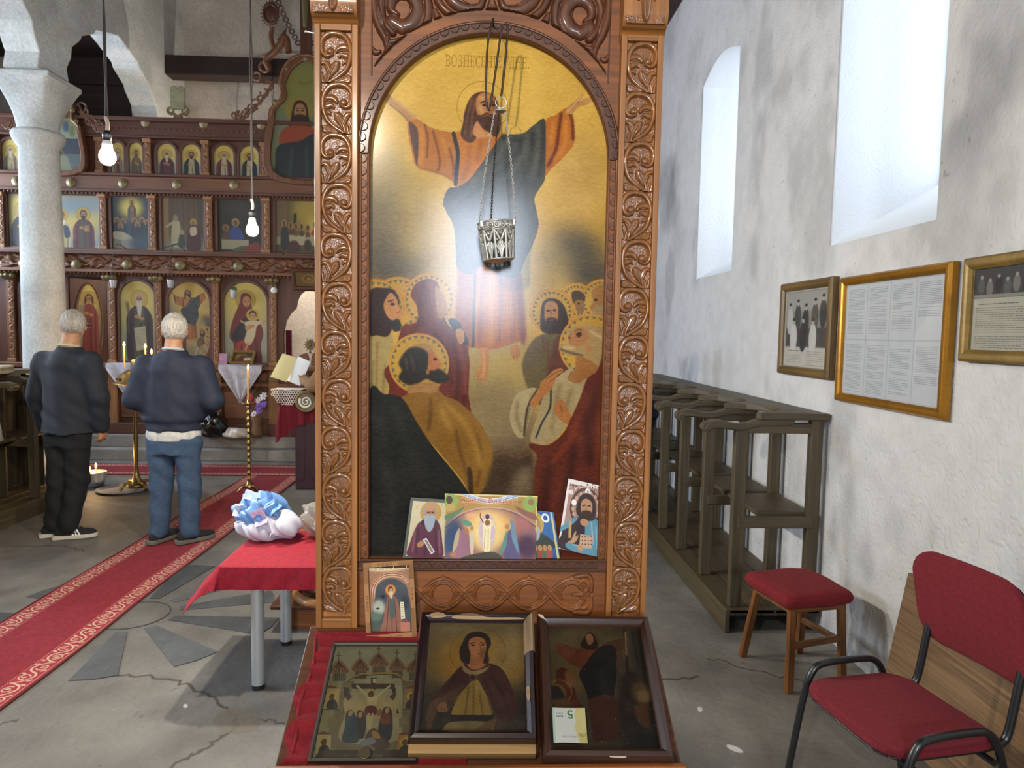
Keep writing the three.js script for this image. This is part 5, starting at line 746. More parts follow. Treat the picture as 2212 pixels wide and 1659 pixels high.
// one sheet of small paintings; each takes a cell of it
const atlas = { c: document.createElement('canvas'), x: 0, y: 0, row: 0 }; atlas.c.width = atlas.c.height = 2048;
function cell(w, h, draw) {
  if (atlas.x + w > 2048) { atlas.x = 0; atlas.y += atlas.row + 2; atlas.row = 0; }
  const g = atlas.c.getContext('2d'), { x, y } = atlas; g.save(); g.beginPath(); g.rect(x, y, w, h); g.clip(); g.translate(x, y);
  const p = new Paint(g, rect(100, 100 * h / w), w, h); draw(p, 100, 100 * h / w, g); g.restore();
  atlas.x += w + 2; atlas.row = Math.max(atlas.row, h);
  return [x / 2048, 1 - (y + h) / 2048, (x + w) / 2048, 1 - y / 2048];
}
const atlasM = mat('#d6d2ca', { roughness: 0.5 });
const toCell = (g, r) => { g.computeBoundingBox(); const b = g.boundingBox, p = g.attributes.position, uv = new Float32Array(p.count * 2); for (let i = 0; i < p.count; i++) { uv[2 * i] = lerp(r[0], r[2], (p.getX(i) - b.min.x) / (b.max.x - b.min.x)); uv[2 * i + 1] = lerp(r[1], r[3], (p.getY(i) - b.min.y) / (b.max.y - b.min.y)); } g.setAttribute('uv', new THREE.BufferAttribute(uv, 2)); return g; };
const glow = (p, H, a = '#b9a24e', b = '#6f7f86', y = 0.35) => p.fill(b).oval(50, H * y, 60, H * 0.45, a, 14).oval(50, H * y * 0.9, 32, H * 0.25, '#d0b85c', 12);
// a standing saint: x centre, head height hy, head size s, robe and cloak colours
function saint(p, x, hy, s, H, o) {
  p.oval(x, hy, s * 1.9, s * 1.9, '#b3963e', 0.6).ring(x, hy, s * 1.9, s * 0.12, '#8f7430');
  const sh = hy + s * 2, w = s * (o.w ?? 2.4);
  p.blob([[x - w * 0.55, sh - s * 0.3], [x, sh - s * 0.6], [x + w * 0.55, sh - s * 0.3], [x + w, sh + s * 1.6], [x + w * 1.05, sh + s * 4], [x + w * 0.9, H * 1.02], [x - w * 0.9, H * 1.02], [x - w * 1.05, sh + s * 4], [x - w, sh + s * 1.6]], o.cloak, 0.6);
  p.blob([[x - w * 0.3, sh - s * 0.3], [x + w * 0.3, sh - s * 0.3], [x + w * 0.42, sh + s * 4], [x + w * 0.4, H * 1.02], [x - w * 0.4, H * 1.02], [x - w * 0.42, sh + s * 4]], o.robe, 0.8);
  p.lines([[[x - w * 0.7, sh + s], [x - w * 0.75, H]], [[x + w * 0.7, sh + s], [x + w * 0.7, H]], [[x + w * 0.1, sh + s * 3], [x + w * 0.15, H]]], s * 0.3, 'rgba(15,10,8,.5)', 0.8).line([[x - w * 0.85, sh + s * 1.4], [x - w * 0.9, sh + s * 5]], s * 0.3, 'rgba(200,180,150,.25)', 0.8);
  p.oval(x, hy - s * 0.15, s * 0.92, s * 1.1, o.hair, 0.4).oval(x, hy + s * 0.1, s * 0.68, s * 0.95, o.skin ?? '#a8764c', 0.3);
  if (o.long) p.blob([[x - s, hy - s * 0.4], [x - s * 0.6, hy], [x - s * 0.8, hy + s * 1.5], [x - s * 1.1, hy + s]], o.hair).blob([[x + s, hy - s * 0.4], [x + s * 0.6, hy], [x + s * 0.8, hy + s * 1.5], [x + s * 1.1, hy + s]], o.hair);
  if (o.beard) p.blob([[x - s * 0.6, hy + s * 0.45], [x, hy + s * 0.35], [x + s * 0.6, hy + s * 0.45], [x + s * 0.35, hy + s * (1.2 + (o.bl ?? 0.2))], [x, hy + s * (1.5 + (o.bl ?? 0.2) * 1.4)], [x - s * 0.35, hy + s * (1.2 + (o.bl ?? 0.2))]], o.beard, 0.4);
  p.oval(x - s * 0.27, hy + s * 0.02, s * 0.15, s * 0.1, '#1c110b').oval(x + s * 0.27, hy + s * 0.02, s * 0.15, s * 0.1, '#1c110b').line([[x, hy], [x + s * 0.02, hy + s * 0.35]], s * 0.1, '#6a4428').lines([[[x - s * 0.45, hy - s * 0.15], [x - s * 0.12, hy - s * 0.18]], [[x + s * 0.12, hy - s * 0.18], [x + s * 0.45, hy - s * 0.15]]], s * 0.1, '#2a1a10');
  const hand = (a, b) => p.oval(x + a * s, sh + b * s, s * 0.55, s * 0.4, o.skin ?? '#a8764c', 0.3);
  if (o.scroll) p.poly([[x - s * 0.5, sh + s * 2], [x + s * 1.1, sh + s * 1.9], [x + s * 1.2, sh + s * 5], [x - s * 0.4, sh + s * 5.2]], '#c6bb9a'); if (o.book) p.poly([[x + s * 0.2, sh + s], [x + s * 1.5, sh + s * 0.9], [x + s * 1.6, sh + s * 2.6], [x + s * 0.3, sh + s * 2.7]], '#8a6a34');
  if (o.cross) p.line([[x - s * 0.8, sh - s * 0.2], [x + s * 0.5, sh + s * 2.4]], s * 0.6, '#d8d4c2').line([[x + s * 0.8, sh - s * 0.2], [x - s * 0.5, sh + s * 2.4]], s * 0.6, '#d8d4c2');
  hand(0.5, 2); hand(-0.6, 1.6); return p;
}
const OLD = { hair: '#a8a294', beard: '#b8b2a2', bl: 1 }, DARK = { hair: '#2c1c12', beard: '#33200f', bl: 0.2 };
const C = {};
C.prophet = cell(220, 480, (p, W, H) => { glow(p, H, '#b9ab62', '#8a947e', 0.25); saint(p, 54, 50, 13, H, { ...OLD, robe: '#4a4a30', cloak: '#3d2a22', bl: 1.9, w: 2.7 }); p.poly([[38, 128], [70, 122], [74, 185], [44, 190]], '#a8a084'); for (let i = 0; i < 8; i++) p.line([[44, 134 + i * 6], [70, 130 + i * 6]], 0.8, '#5a5444'); p.line([[20, 60], [26, 95]], 7, '#5a4030', 3); });
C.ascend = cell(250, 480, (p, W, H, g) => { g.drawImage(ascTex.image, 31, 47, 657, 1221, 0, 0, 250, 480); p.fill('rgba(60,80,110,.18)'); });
C.virgin = cell(250, 480, (p, W, H) => { glow(p, H, '#bcae6a', '#93998c', 0.22); p.oval(50, 42, 24, 24, '#a8953e', 0.5).blob([[36, 50], [40, 30], [52, 26], [62, 34], [64, 60], [76, 80], [90, 118], [84, 150], [82, 200], [20, 200], [22, 150], [12, 130], [20, 90]], '#6a2420').blob([[40, 92], [54, 84], [58, 120], [36, 140], [18, 134], [24, 116]], '#1f2430').blob([[26, 150], [52, 140], [60, 200], [22, 200]], '#9a3422', 1).lines([[[40, 150], [34, 198]], [[50, 148], [48, 198]], [[72, 130], [74, 196]]], 3, '#4a1612', 1).oval(52, 46, 9, 13, '#b58458', 0.4).oval(48, 45, 1.6, 1, '#1a100a').oval(56, 45, 1.6, 1, '#1a100a').line([[52, 46], [52, 52]], 1, '#7a5030').line([[49, 56], [55, 56]], 1.3, '#8a4030'); p.oval(66, 78, 15, 15, '#b59c40', 0.4).oval(66, 77, 9, 10, '#3a2616').oval(66, 80, 7, 8, '#b98a60').oval(63, 79, 1.3, 0.9, '#1a100a').oval(69, 79, 1.3, 0.9, '#1a100a').blob([[46, 96], [66, 92], [92, 94], [76, 104], [70, 130], [58, 150], [46, 140], [52, 112]], '#c2b797').lines([[[46, 97], [38, 92]], [[88, 95], [96, 92]]], 4, '#b98a60').blob([[48, 106], [66, 100], [70, 106], [52, 114]], '#b5845a').line([[54, 146], [48, 162]], 5, '#b5845a'); });
C.angel = cell(150, 480, (p, W, H) => { glow(p, H, '#8d7c58', '#6a5a4a', 0.25); saint(p, 50, 60, 16, H, { hair: '#2a1810', robe: '#7a2f28', cloak: '#8a3a30', long: true, w: 2 }); p.blob([[10, 110], [30, 90], [24, 220], [6, 260]], '#8a7a62', 2); });
C.monk = cell(180, 330, (p, W, H) => { glow(p, H, '#b5a05a', '#7a8488', 0.35); saint(p, 52, 58, 15, H, { ...OLD, robe: '#4a3c28', cloak: '#20242c', scroll: true, w: 2.6 }); });
C.pair = cell(330, 330, (p, W, H) => { glow(p, H, '#c0ae62', '#8794a0', 0.4); p.oval(50, 20, 60, 18, '#7f90a0', 8); saint(p, 29, 38, 6.4, H, { hair: '#3a3026', beard: '#2c2a2c', bl: 0.6, robe: '#a89a5a', cloak: '#b9b08c', cross: true, w: 2.3 }); p.blob([[33, 58], [42, 62], [44, 78], [35, 80]], '#2c3446'); saint(p, 69, 36, 7, H, { ...DARK, robe: '#4a4028', cloak: '#5c2226', book: true, w: 2.6 }); });
C.dorm = cell(260, 330, (p, W, H) => { p.fill('#39424c').oval(50, 26, 34, 26, '#b8a84c', 7).oval(50, 26, 20, 16, '#d2c264', 4); saint(p, 54, 14, 4.5, 52, { ...DARK, robe: '#8a5a34', cloak: '#4a5256' }); for (const [x, y] of [[12, 58], [30, 60], [60, 58], [80, 56], [94, 62], [22, 72], [68, 68]]) p.oval(x, y, 8, 8, '#9a7a4a', 0.5).oval(x, y + 1, 4.6, 5.4, '#6a4a32').blob([[x - 9, y + 12], [x, y + 5], [x + 9, y + 12], [x + 11, y + 50], [x - 11, y + 50]], ['#2a343a', '#343c42', '#28323c'][x % 3]); p.poly([[0, 96], [58, 104], [58, 126], [0, 126]], '#7a7868').blob([[2, 86], [30, 86], [56, 102], [30, 106], [2, 100]], '#a8a088').poly([[24, 104], [58, 104], [58, 127], [24, 127]], '#8a867c').oval(75, 112, 30, 20, '#3a4854', 8); });
C.temple = cell(300, 330, (p, W, H) => { p.fill('#5b4a34').poly([[0, 0], [16, 0], [16, 110], [0, 110]], '#8a6e48').poly([[84, 0], [100, 0], [100, 110], [84, 110]], '#4d4230'); for (let i = 0; i < 5; i++) p.line([[24 + i * 13, 4], [24 + i * 13, 74]], 1.5, '#463724'); p.oval(50, 100, 60, 16, '#7c7868', 6); p.blob([[24, 50], [34, 46], [42, 54], [44, 98], [22, 98]], '#a89e7c').line([[24, 52], [10, 60]], 5, '#a89e7c').oval(32, 42, 6, 7, '#8a7a64').oval(74, 50, 8, 8, '#a58a4a', 0.5).oval(74, 52, 5, 6, '#8a6440').blob([[62, 64], [76, 56], [88, 68], [90, 106], [58, 106]], '#4a2a2c').blob([[66, 62], [80, 60], [82, 74], [68, 78]], '#b5a888').blob([[40, 78], [46, 72], [52, 80], [54, 100], [38, 100]], '#2e3c3c').oval(47, 71, 5, 5.6, '#9a7c48'); p.line([[4, 104], [46, 92]], 3, '#4a4030'); });
C.meal = cell(300, 330, (p, W, H) => { p.fill('#33302a').oval(30, 18, 40, 16, '#3e3a30', 6).oval(40, 48, 9, 9, '#a08444', 0.5).oval(40, 49, 5, 6, '#6a4a2e').blob([[26, 66], [40, 56], [54, 66], [56, 84], [24, 84]], '#3a4a86').oval(18, 60, 8, 8, '#8f7844', 0.5).oval(18, 61, 5, 6, '#6a4a30').blob([[8, 80], [18, 68], [28, 80], [26, 90], [10, 90]], '#5a4634').poly([[8, 84], [70, 84], [70, 104], [8, 104]], '#9a947c').blob([[34, 104], [60, 96], [68, 108], [40, 110]], '#4a5a34').blob([[60, 100], [90, 88], [96, 110], [62, 110]], '#7a3428').oval(80, 70, 8, 8, '#a08848', 0.5).oval(80, 72, 5, 6, '#7a5436'); });
C.supper = cell(600, 330, (p, W, H) => { p.fill('#4f4428').poly([[0, 0], [18, 0], [18, 40], [0, 40]], '#6a5838').oval(70, 10, 46, 26, '#a8903a', 8).oval(64, 26, 14, 12, '#c6ac48', 4).poly([[29, 14], [34, 12], [34, 40], [29, 40]], '#2a2a22'); p.poly([[14, 36], [100, 33], [100, 46], [14, 46]], '#a8a07e').poly([[0, 38], [18, 36], [18, 46], [0, 46]], '#8a836a'); for (const [x, y, c] of [[14, 24, '#7a5038'], [24, 26, '#5a3a30'], [33, 27, '#6a4a34'], [42, 27, '#4a4030'], [52, 28, '#6a3f30'], [76, 27, '#5a4a3a'], [86, 26, '#6a4030'], [95, 26, '#46505a']]) p.oval(x, y, 4, 4, '#a8894a', 0.4).oval(x, y, 2.4, 3, '#5a3a26').blob([[x - 4, y + 9], [x, y + 3], [x + 4, y + 9]], c); p.oval(64, 24, 5, 5, '#c2a850').oval(64, 25, 2.6, 3.4, '#5a3622').blob([[57, 35], [64, 28], [71, 35]], '#9a3c26').blob([[10, 30], [18, 28], [22, 44], [14, 52], [8, 46]], '#2c2e30').blob([[20, 44], [34, 42], [40, 52], [22, 54]], '#4a2a26').oval(52, 46, 6, 6, '#3a3028', 1).oval(80, 50, 12, 3, '#6a7068'); });
const small = [['#6a2a2c', OLD, '#8a8468'], ['#6a5428', DARK, '#5a4a2c'], ['#5a2428', { ...OLD, bl: 1.4 }, '#4a1f24'], ['#a39a74', DARK, '#23262c'], ['#b2a988', OLD, '#5c2226'], ['#b0a27c', DARK, '#1e2024'], ['#a89a6c', { ...OLD, bl: 0.9 }, '#7a6a44']].map(([robe, h, cloak]) => cell(130, 250, (p, W, H) => { glow(p, H, '#c6b26a', '#9aa09a', 0.3); saint(p, 50, 66, 16, H, { ...h, robe, cloak, w: 2.3 }); }));
C.lord = cell(420, 760, (p, W, H) => { p.fill('#77805c').oval(50, 40, 60, 40, '#8d8c4c', 10).oval(60, 100, 50, 40, '#6f7f70', 10).lines([[[46, 34], [40, 30]], [[50, 32], [58, 28]]], 3, '#7a7440', 1).oval(40, 72, 20, 20, '#98883c', 0.6).blob([[30, 72], [34, 60], [42, 57], [50, 63], [53, 80], [56, 98], [48, 100], [44, 86], [36, 86], [32, 100], [25, 98], [28, 84]], '#2a1a10').oval(41, 74, 8.5, 13, '#ad8054', 0.4).blob([[33, 80], [41, 77], [49, 80], [46, 90], [41, 95], [36, 90]], '#33200f', 0.5).oval(37.5, 72, 1.8, 1.1, '#140c06').oval(44.5, 72, 1.8, 1.1, '#140c06').line([[41, 72], [41, 78]], 1.2, '#7a5030').lines([[[35, 69], [39, 68.6]], [[43, 68.6], [47, 69]]], 1, '#2a1a10').blob([[14, 104], [34, 92], [52, 94], [66, 104], [62, 126], [16, 126]], '#9a4428').blob([[10, 124], [40, 116], [66, 104], [80, 130], [86, 170], [80, 184], [8, 184], [6, 150]], '#232b2e').lines([[[30, 126], [24, 180]], [[50, 124], [50, 176]], [[66, 120], [72, 170]]], 4, '#38464c', 2).oval(76, 160, 7, 5, '#9a6c44').blob([[84, 110], [100, 108], [100, 170], [88, 170]], '#7c5a2a', 1.5); });
C.vision = cell(300, 620, (p, W, H) => { p.fill('#5c6a6c').oval(60, 50, 50, 44, '#8a8c54', 8).oval(50, 100, 60, 18, '#9aa08c', 6); for (let i = 0; i < 7; i++) p.oval(20 + i * 12, 70 + (i % 3) * 12, 6, 14, ['#7d8450', '#46587a', '#6a7448'][i % 3], 2); p.poly([[0, 112], [100, 112], [100, 150], [0, 150]], '#3c4250').blob([[4, 130], [20, 122], [28, 190], [4, 200]], '#23242a').blob([[40, 160], [56, 152], [70, 160], [76, 206], [30, 206]], '#8d8f78').oval(52, 146, 10, 10, '#6a6a44', 1).oval(52, 148, 6, 7, '#4a3826'); });
C.stand = cell(110, 130, (p, W, H) => { p.fill('#6a5836').oval(50, 55, 30, 36, '#8a7440', 4).oval(48, 52, 14, 18, '#3a2418').oval(49, 54, 9, 13, '#a87c50'); });
C.small = cell(130, 110, (p, W, H) => { p.fill('#4a3a24').oval(40, 40, 30, 26, '#8a6c34', 6).blob([[20, 70], [40, 30], [70, 40], [90, 80], [20, 84]], '#5a2c22').poly([[55, 50], [90, 46], [96, 70], [60, 74]], '#c2b8a0'); });
atlasM.map = ctex(atlas.c); atlasM.map.wrapS = atlasM.map.wrapT = THREE.ClampToEdgeWrapping;

const ico = thing('icon_screen', 'carved wooden icon screen with three tiers of painted icons across the church', 'icon screen', [0, 0, ICZ]);
{
  const Yp = 0.3, D = [MW.ico, MW.icoLight, MW.icoDark];
  const XL = LX + 0.02, XR = RX - 0.02;
  const both = (px, f) => { const x = IX(px); f(x, false); const m = 2 * XC - x; if (m < XR - 0.25 && Math.abs(m - x) > 0.5) f(m, true); };
  // backing boards; the lowest has the holy doors and the side door cut out
  const low = shapeOf([[XL, Yp], [XR, Yp], [XR, 2.36], [XL, 2.36]]), door = new THREE.Path();
  const half = [[0.33, Yp + 0.02], [0.33, 1.62], [0.3, 1.78], [0.24, 1.88], [0.17, 1.95], [0.15, 2.05], [0.12, 2.12], [0.06, 2.17]], pts = [...half, ...half.slice().reverse().map(([x, y]) => [-x, y])];
  pts.forEach(([x, y], i) => i ? door.lineTo(XC + x, y) : door.moveTo(XC + x, y)); door.closePath();
  const sx0 = IX(146, 700), sx1 = IX(231, 700), side = new THREE.Path(); side.moveTo(sx0, Yp + 0.02); side.lineTo(sx1, Yp + 0.02); side.lineTo(sx1, 2.3); side.lineTo(sx0, 2.3); side.closePath();
  const side2 = new THREE.Path(); side2.moveTo(2 * XC - sx1, Yp + 0.02); side2.lineTo(2 * XC - sx0, Yp + 0.02); side2.lineTo(2 * XC - sx0, 2.3); side2.lineTo(2 * XC - sx1, 2.3); side2.closePath();
  low.holes = [door, side, side2];
  mesh('lower_board', uvm(extr(low, 0.05, 0).translate(0, 0, -0.05)), D[2], ico);
  mesh('middle_board', span([XL, 2.36, -0.05], [XR, 3.5, 0], 0), D[2], ico); mesh('upper_board', span([XL, 3.5, -0.05], [XR, 4.28, 0], 0), D[2], ico);
  // cornices
  const rail = (name, y0, y1, z, m) => mesh(name, span([XL, y0, -0.02], [XR, y1, z], 0.008, 'x'), m, ico);
  rail('base_plinth', Yp, Yp + 0.14, 0.09, D[2]); rail('base_shelf', 1.14, 1.2, 0.16, D[0]); rail('lower_rail', 0.92, 0.97, 0.06, D[0]);
  rail('cornice', 2.345, 2.385, 0.16, D[0]); rail('cornice', 2.57, 2.61, 0.17, D[2]); rail('cornice', 2.595, 2.64, 0.09, D[0]);
  rail('cornice', 3.345, 3.385, 0.12, D[2]); rail('carved_band', 3.385, 3.55, 0.09, D[0]); rail('cornice', 3.55, 3.585, 0.13, D[2]);
  rail('cornice', 4.03, 4.06, 0.09, D[2]); rail('carved_band', 4.06, 4.23, 0.07, D[2]); rail('cornice', 4.23, 4.275, 0.13, D[2]);
  const vine = []; for (let x = 0.1; x < 9; x += 0.34) { const s = Math.round(x / 0.34) % 2 ? 1 : -1; vine.push({ p: [[x - 0.17, 0.1, 0.018], [x - 0.08, 0.1 + s * 0.05, 0.018], [x, 0.1, 0.018], [x + 0.08, 0.1 - s * 0.05, 0.018], [x + 0.17, 0.1, 0.018]], a: 0.03 }, { p: [[x, 0.1 + s * 0.03, 0.05]], a: 0.03 }, { p: [[x - 0.1, 0.1 - s * 0.05, 0.02], [x - 0.05, 0.1 - s * 0.07, 0.03], [x + 0.03, 0.1 - s * 0.06, 0.016]], a: 0.025 }, { p: [[x + 0.12, 0.1 + s * 0.04, 0.028], [x + 0.06, 0.1 + s * 0.07, 0.016]], a: 0.024 }); }
  mesh('carved_frieze', relief(XR - XL, 0.185, 0.011, vine, { noise: 0.003, grain: 'x' }), D[0], ico, [XL, 2.385, 0.07]);
  const dent = (y, z, r, step) => { const gs = [], b = new THREE.SphereGeometry(r, 6, 4); for (let x = XL + 0.04; x < XR; x += step) gs.push(b.clone().translate(x, y, z)); const m = mesh('bead_row', gs, D[0], ico); m.userData.kind = 'stuff'; };
  dent(2.335, 0.13, 0.016, 0.05); dent(3.335, 0.09, 0.015, 0.05); dent(4.14, 0.075, 0.012, 0.07);
  const ros = lathe([[0, 0.03], [0.02, 0.035], [0.03, 0.02], [0.045, 0.022], [0.06, 0.012], [0.066, 0]], 20).rotateX(Math.PI / 2);
  for (const [px, py, z, k] of [[172, 570, 0.1, 1], [281, 570, 0.1, 1], [395, 572, 0.1, 1], [520, 575, 0.1, 1], [60, 568, 0.1, 1], [165, 394, 0.09, 0.95], [390, 398, 0.09, 0.95], [513, 399, 0.09, 0.95], [275, 396, 0.09, 0.95], [50, 392, 0.09, 0.95], [218, 263, 0.07, 0.9], [324, 266, 0.07, 0.9], [448, 268, 0.07, 0.9], [572, 270, 0.07, 0.9]]) both(px, (x) => { const m = mesh('rosette', ros, gilt, ico, [x, IY(py, px), z]); m.scale.setScalar(k); });
  // pillars with a carved face
  const pillar = (h, w, light) => { const s = []; for (let y = w * 0.5, k = 0; y < h; y += w * 0.8, k++) { const e = k % 2 ? 1 : -1; s.push({ p: [[w / 2 + e * w * 0.22, y - w * 0.3, w * 0.07], [w / 2 - e * w * 0.2, y, w * 0.09], [w / 2 + e * w * 0.1, y + w * 0.2, w * 0.12], [w / 2 + e * w * 0.22, y + w * 0.5, w * 0.07]], a: 0.012 }, { p: [[w / 2 + e * w * 0.15, y, w * 0.13]], a: 0.012 }); } return relief(w * 0.86, h - 0.04, w / 11, s, { noise: 0.0015 }); };
  const PF = {};
  const addPillar = (x, y0, y1, w, cap) => {
    const k = (y1 - y0).toFixed(2) + w; PF[k] ??= pillar(y1 - y0, w);
    const p = mesh('pillar', [box(w, y1 - y0, 0.06, 0, 0, 0, 0.006)], D[0], ico, [x, (y0 + y1) / 2, 0.03]); mesh('carved_face', PF[k], D[1], p, [-w * 0.43, -(y1 - y0) / 2 + 0.02, 0.028]);
    mesh('pillar_foot', box(w * 1.15, 0.05, 0.08, 0, -(y1 - y0) / 2 + 0.02, 0.005, 0.008), D[1], p);
    if (cap) { mesh('capital', [box(w * 1.4, 0.1, 0.1, 0, (y1 - y0) / 2 - 0.05, 0.02, 0.03), ball(0.04, -w * 0.6, (y1 - y0) / 2 - 0.05, 0.06, 8), ball(0.04, w * 0.6, (y1 - y0) / 2 - 0.05, 0.06, 8), ball(0.035, 0, (y1 - y0) / 2 - 0.045, 0.075, 8)], gilt, p); }
    else mesh('capital', box(w * 1.15, 0.05, 0.09, 0, (y1 - y0) / 2 - 0.03, 0.01, 0.008), D[1], p);
  };
  for (const px of [240, 341, 466, 592, 24]) both(px, (x) => addPillar(x, 1.2, 2.34, 0.095, true));
  for (const px of [226, 332, 454, 579, 8]) both(px, (x) => addPillar(x, 2.64, 3.34, 0.095));
  for (const px of [222, 325, 449, 575, 0]) both(px, (x) => addPillar(x, 3.585, 4.03, 0.09));
  // framed pictures; arched ones have a round head
  const icon = (px0, px1, y0, y1, cl, arch) => both((px0 + px1) / 2, (x) => {
    const w = (px1 - px0) * 0.00577, r = w / 2, h = y1 - y0, f = new THREE.Shape(), o = new THREE.Path(), pic = new THREE.Shape(), t = 0.035;
    const out = (s, k) => { s.moveTo(-r - k, -k); s.lineTo(r + k, -k); if (arch) { s.lineTo(r + k, h - r); s.absarc(0, h - r, r + k, 0, Math.PI, false); } else { s.lineTo(r + k, h + k); s.lineTo(-r - k, h + k); } s.lineTo(-r - k, -k); };
    out(f, t); out(o, 0); f.holes = [o]; out(pic, 0.004);
    const F = mesh('icon_frame', uvm(extr(f, 0.025, 0.004, 14)), D[2], ico, [x, y0, 0.004]); mesh('painting', toCell(new THREE.ShapeGeometry(pic, 16), cl), atlasM, F, [0, 0, 0.006]);
  });
  icon(256, 332, 1.235, 2.255, C.prophet, true); icon(361, 451, 1.235, 2.255, C.ascend, true); icon(483, 577, 1.235, 2.265, C.virgin, true); icon(42, 100, 1.235, 2.26, C.monk, true);
  icon(22, 72, 2.66, 3.31, C.monk); icon(100, 217, 2.66, 3.31, C.pair); icon(243, 322, 2.66, 3.31, C.dorm); icon(351, 441, 2.65, 3.31, C.temple); icon(472, 566, 2.65, 3.31, C.meal); icon(598, 732, 2.65, 3.31, C.supper);
  [[13, 47], [244, 272], [283, 312], [343, 383], [395, 437], [465, 508], [521, 562]].forEach(([a, b], i) => icon(a, b, 3.605, 3.98, small[[6, 0, 1, 2, 3, 4, 5][i]], true));
  // base panels
  for (const [a, b] of [[252, 332], [356, 452], [480, 582], [36, 140]]) both((a + b) / 2, (x) => { const w = (b - a) * 0.00577; mesh('base_panel', [box(w, 0.36, 0.03, x, 0.68, 0.012, 0.012)], D[0], ico); mesh('base_panel', [box(w * 0.9, 0.12, 0.03, x, 1.05, 0.012, 0.01)], D[0], ico); });
  for (const px of [240, 341, 466, 592]) both(px, (x) => mesh('base_block', [box(0.12, 0.84, 0.07, x, 0.72, 0.03, 0.008)], D[1], ico));
  for (const px of [466, 592, 341]) both(px, (x) => mesh('gilt_panel', box(0.1, 0.12, 0.02, x, 1.05, 0.07, 0.01), gilt, ico));
  // arched heads that rise above the screen
  const head = (xc, k, y0, cl) => {
    const prof = [[0.5, 0], [0.5, 0.78], [0.46, 0.92], [0.36, 1.02], [0.34, 1.12], [0.36, 1.2], [0.34, 1.36], [0.27, 1.5], [0.15, 1.6], [0, 1.63]], mk = (d) => { const a = prof.map(([x, y]) => [x + (x > 0 ? d : 0), y + (y > 1.3 || x === 0 ? d : 0)]); return [...a, ...a.slice(0, -1).reverse().map(([x, y]) => [-x, y])].map(([x, y]) => [x * k, y * k]); };
    const inner = mk(-0.085), outer = mk(0), s = shapeOf(spline(outer, true, 90)); s.holes = [new THREE.Path(spline(inner.map(([x, y]) => [x, Math.max(y, 0.05)]), true, 90).map((p) => new THREE.Vector2(...p)))];
    const F = mesh('arched_head', uvm(extr(s, 0.05, 0.008)), D[0], ico, [xc, y0, 0.09]); mesh('painting', toCell(new THREE.ShapeGeometry(shapeOf(spline(inner, true, 90))), cl), atlasM, F, [0, 0, 0.012]); mesh('arch_backing', uvm(extr(shapeOf(spline(outer, true, 60)), 0.02, 0)), D[2], F, [0, 0, -0.03]);
    const rim = outer.slice(1, -1).map(([x, y]) => [x * 0.94, y * 0.985, 0.055]); mesh('arch_bead', tube(rim, 0.012, 80, 6), D[1], F);
    for (let i = 0; i < 7; i++) { const q = [[0.42, 1.0], [0.35, 1.22], [0.27, 1.45], [0, 1.59], [-0.42, 1.0], [-0.35, 1.22], [-0.27, 1.45]][i]; const m = mesh('rosette', ros, gilt, F, [q[0] * k * 0.96, q[1] * k * 0.985, 0.05]); m.scale.setScalar(0.5); }
    return F;
  };
  const crest = (xc, k, y0, e) => { // pierced scroll crest along a shoulder
    const gs = []; for (let i = 0; i < 9; i++) { const t = i / 8, x = lerp(0.95, 0.5, t), y = lerp(0.8, 1.2, t * t); gs.push(new THREE.TorusGeometry(0.035 + 0.012 * (i % 3), 0.012, 5, 14, 5).rotateZ(i * 1.3).translate(e * x * k, y * k, 0.06)); gs.push(tube([[e * x * k, (y - 0.08) * k, 0.06], [e * (x - 0.03) * k, y * k, 0.06], [e * (x - 0.06) * k, (y + 0.06) * k, 0.06]], 0.014, 8, 5)); } mesh('crest_scrolls', gs, D[0], ico, [xc, y0, 0.06]);
  };
  head(XC, 0.93, 3.58, C.lord); head(IX(140), 0.62, 3.58, C.vision); head(2 * XC - IX(140), 0.62, 3.58, C.vision);
  for (const e of [1, -1]) { crest(XC, 0.93, 3.58, e); crest(IX(140), 0.62, 3.62, e); }
  // small lamps hung before the icons
  // leaf of the side door, standing ajar
  const leaf = new THREE.Group(); leaf.name = 'side_door_leaf'; ico.add(leaf); leaf.position.set(sx0, 0.32, -0.03); leaf.rotation.y = 0.98;
  mesh('leaf_board', box(0.46, 1.96, 0.035, 0.23, 0.98, 0, 0.006), D[2], leaf); { const s = new THREE.Shape(); s.absellipse(0.23, 1.38, 0.165, 0.52, 0, Math.PI * 2); mesh('leaf_painting', toCell(new THREE.ShapeGeometry(s, 24), C.angel), atlasM, leaf, [0, 0, 0.021]); const o = []; for (let i = 0; i < 40; i++) o.push([0.23 + Math.cos(i / 40 * 6.283) * 0.17, 1.38 + Math.sin(i / 40 * 6.283) * 0.525, 0.022]); mesh('leaf_moulding', tube(o, 0.014, 60, 6, true), D[0], leaf); }
  { const c = mesh('side_door_leaf', box(0.48, 1.98, 0.035, 2 * XC - (sx0 + sx1) / 2, 1.31, -0.03, 0.006), D[2], ico); const s = new THREE.Shape(); s.absellipse(0, 0, 0.165, 0.52, 0, Math.PI * 2); mesh('leaf_painting', toCell(new THREE.ShapeGeometry(s, 24), C.angel), atlasM, c, [2 * XC - (sx0 + sx1) / 2, 1.7, -0.011]); }
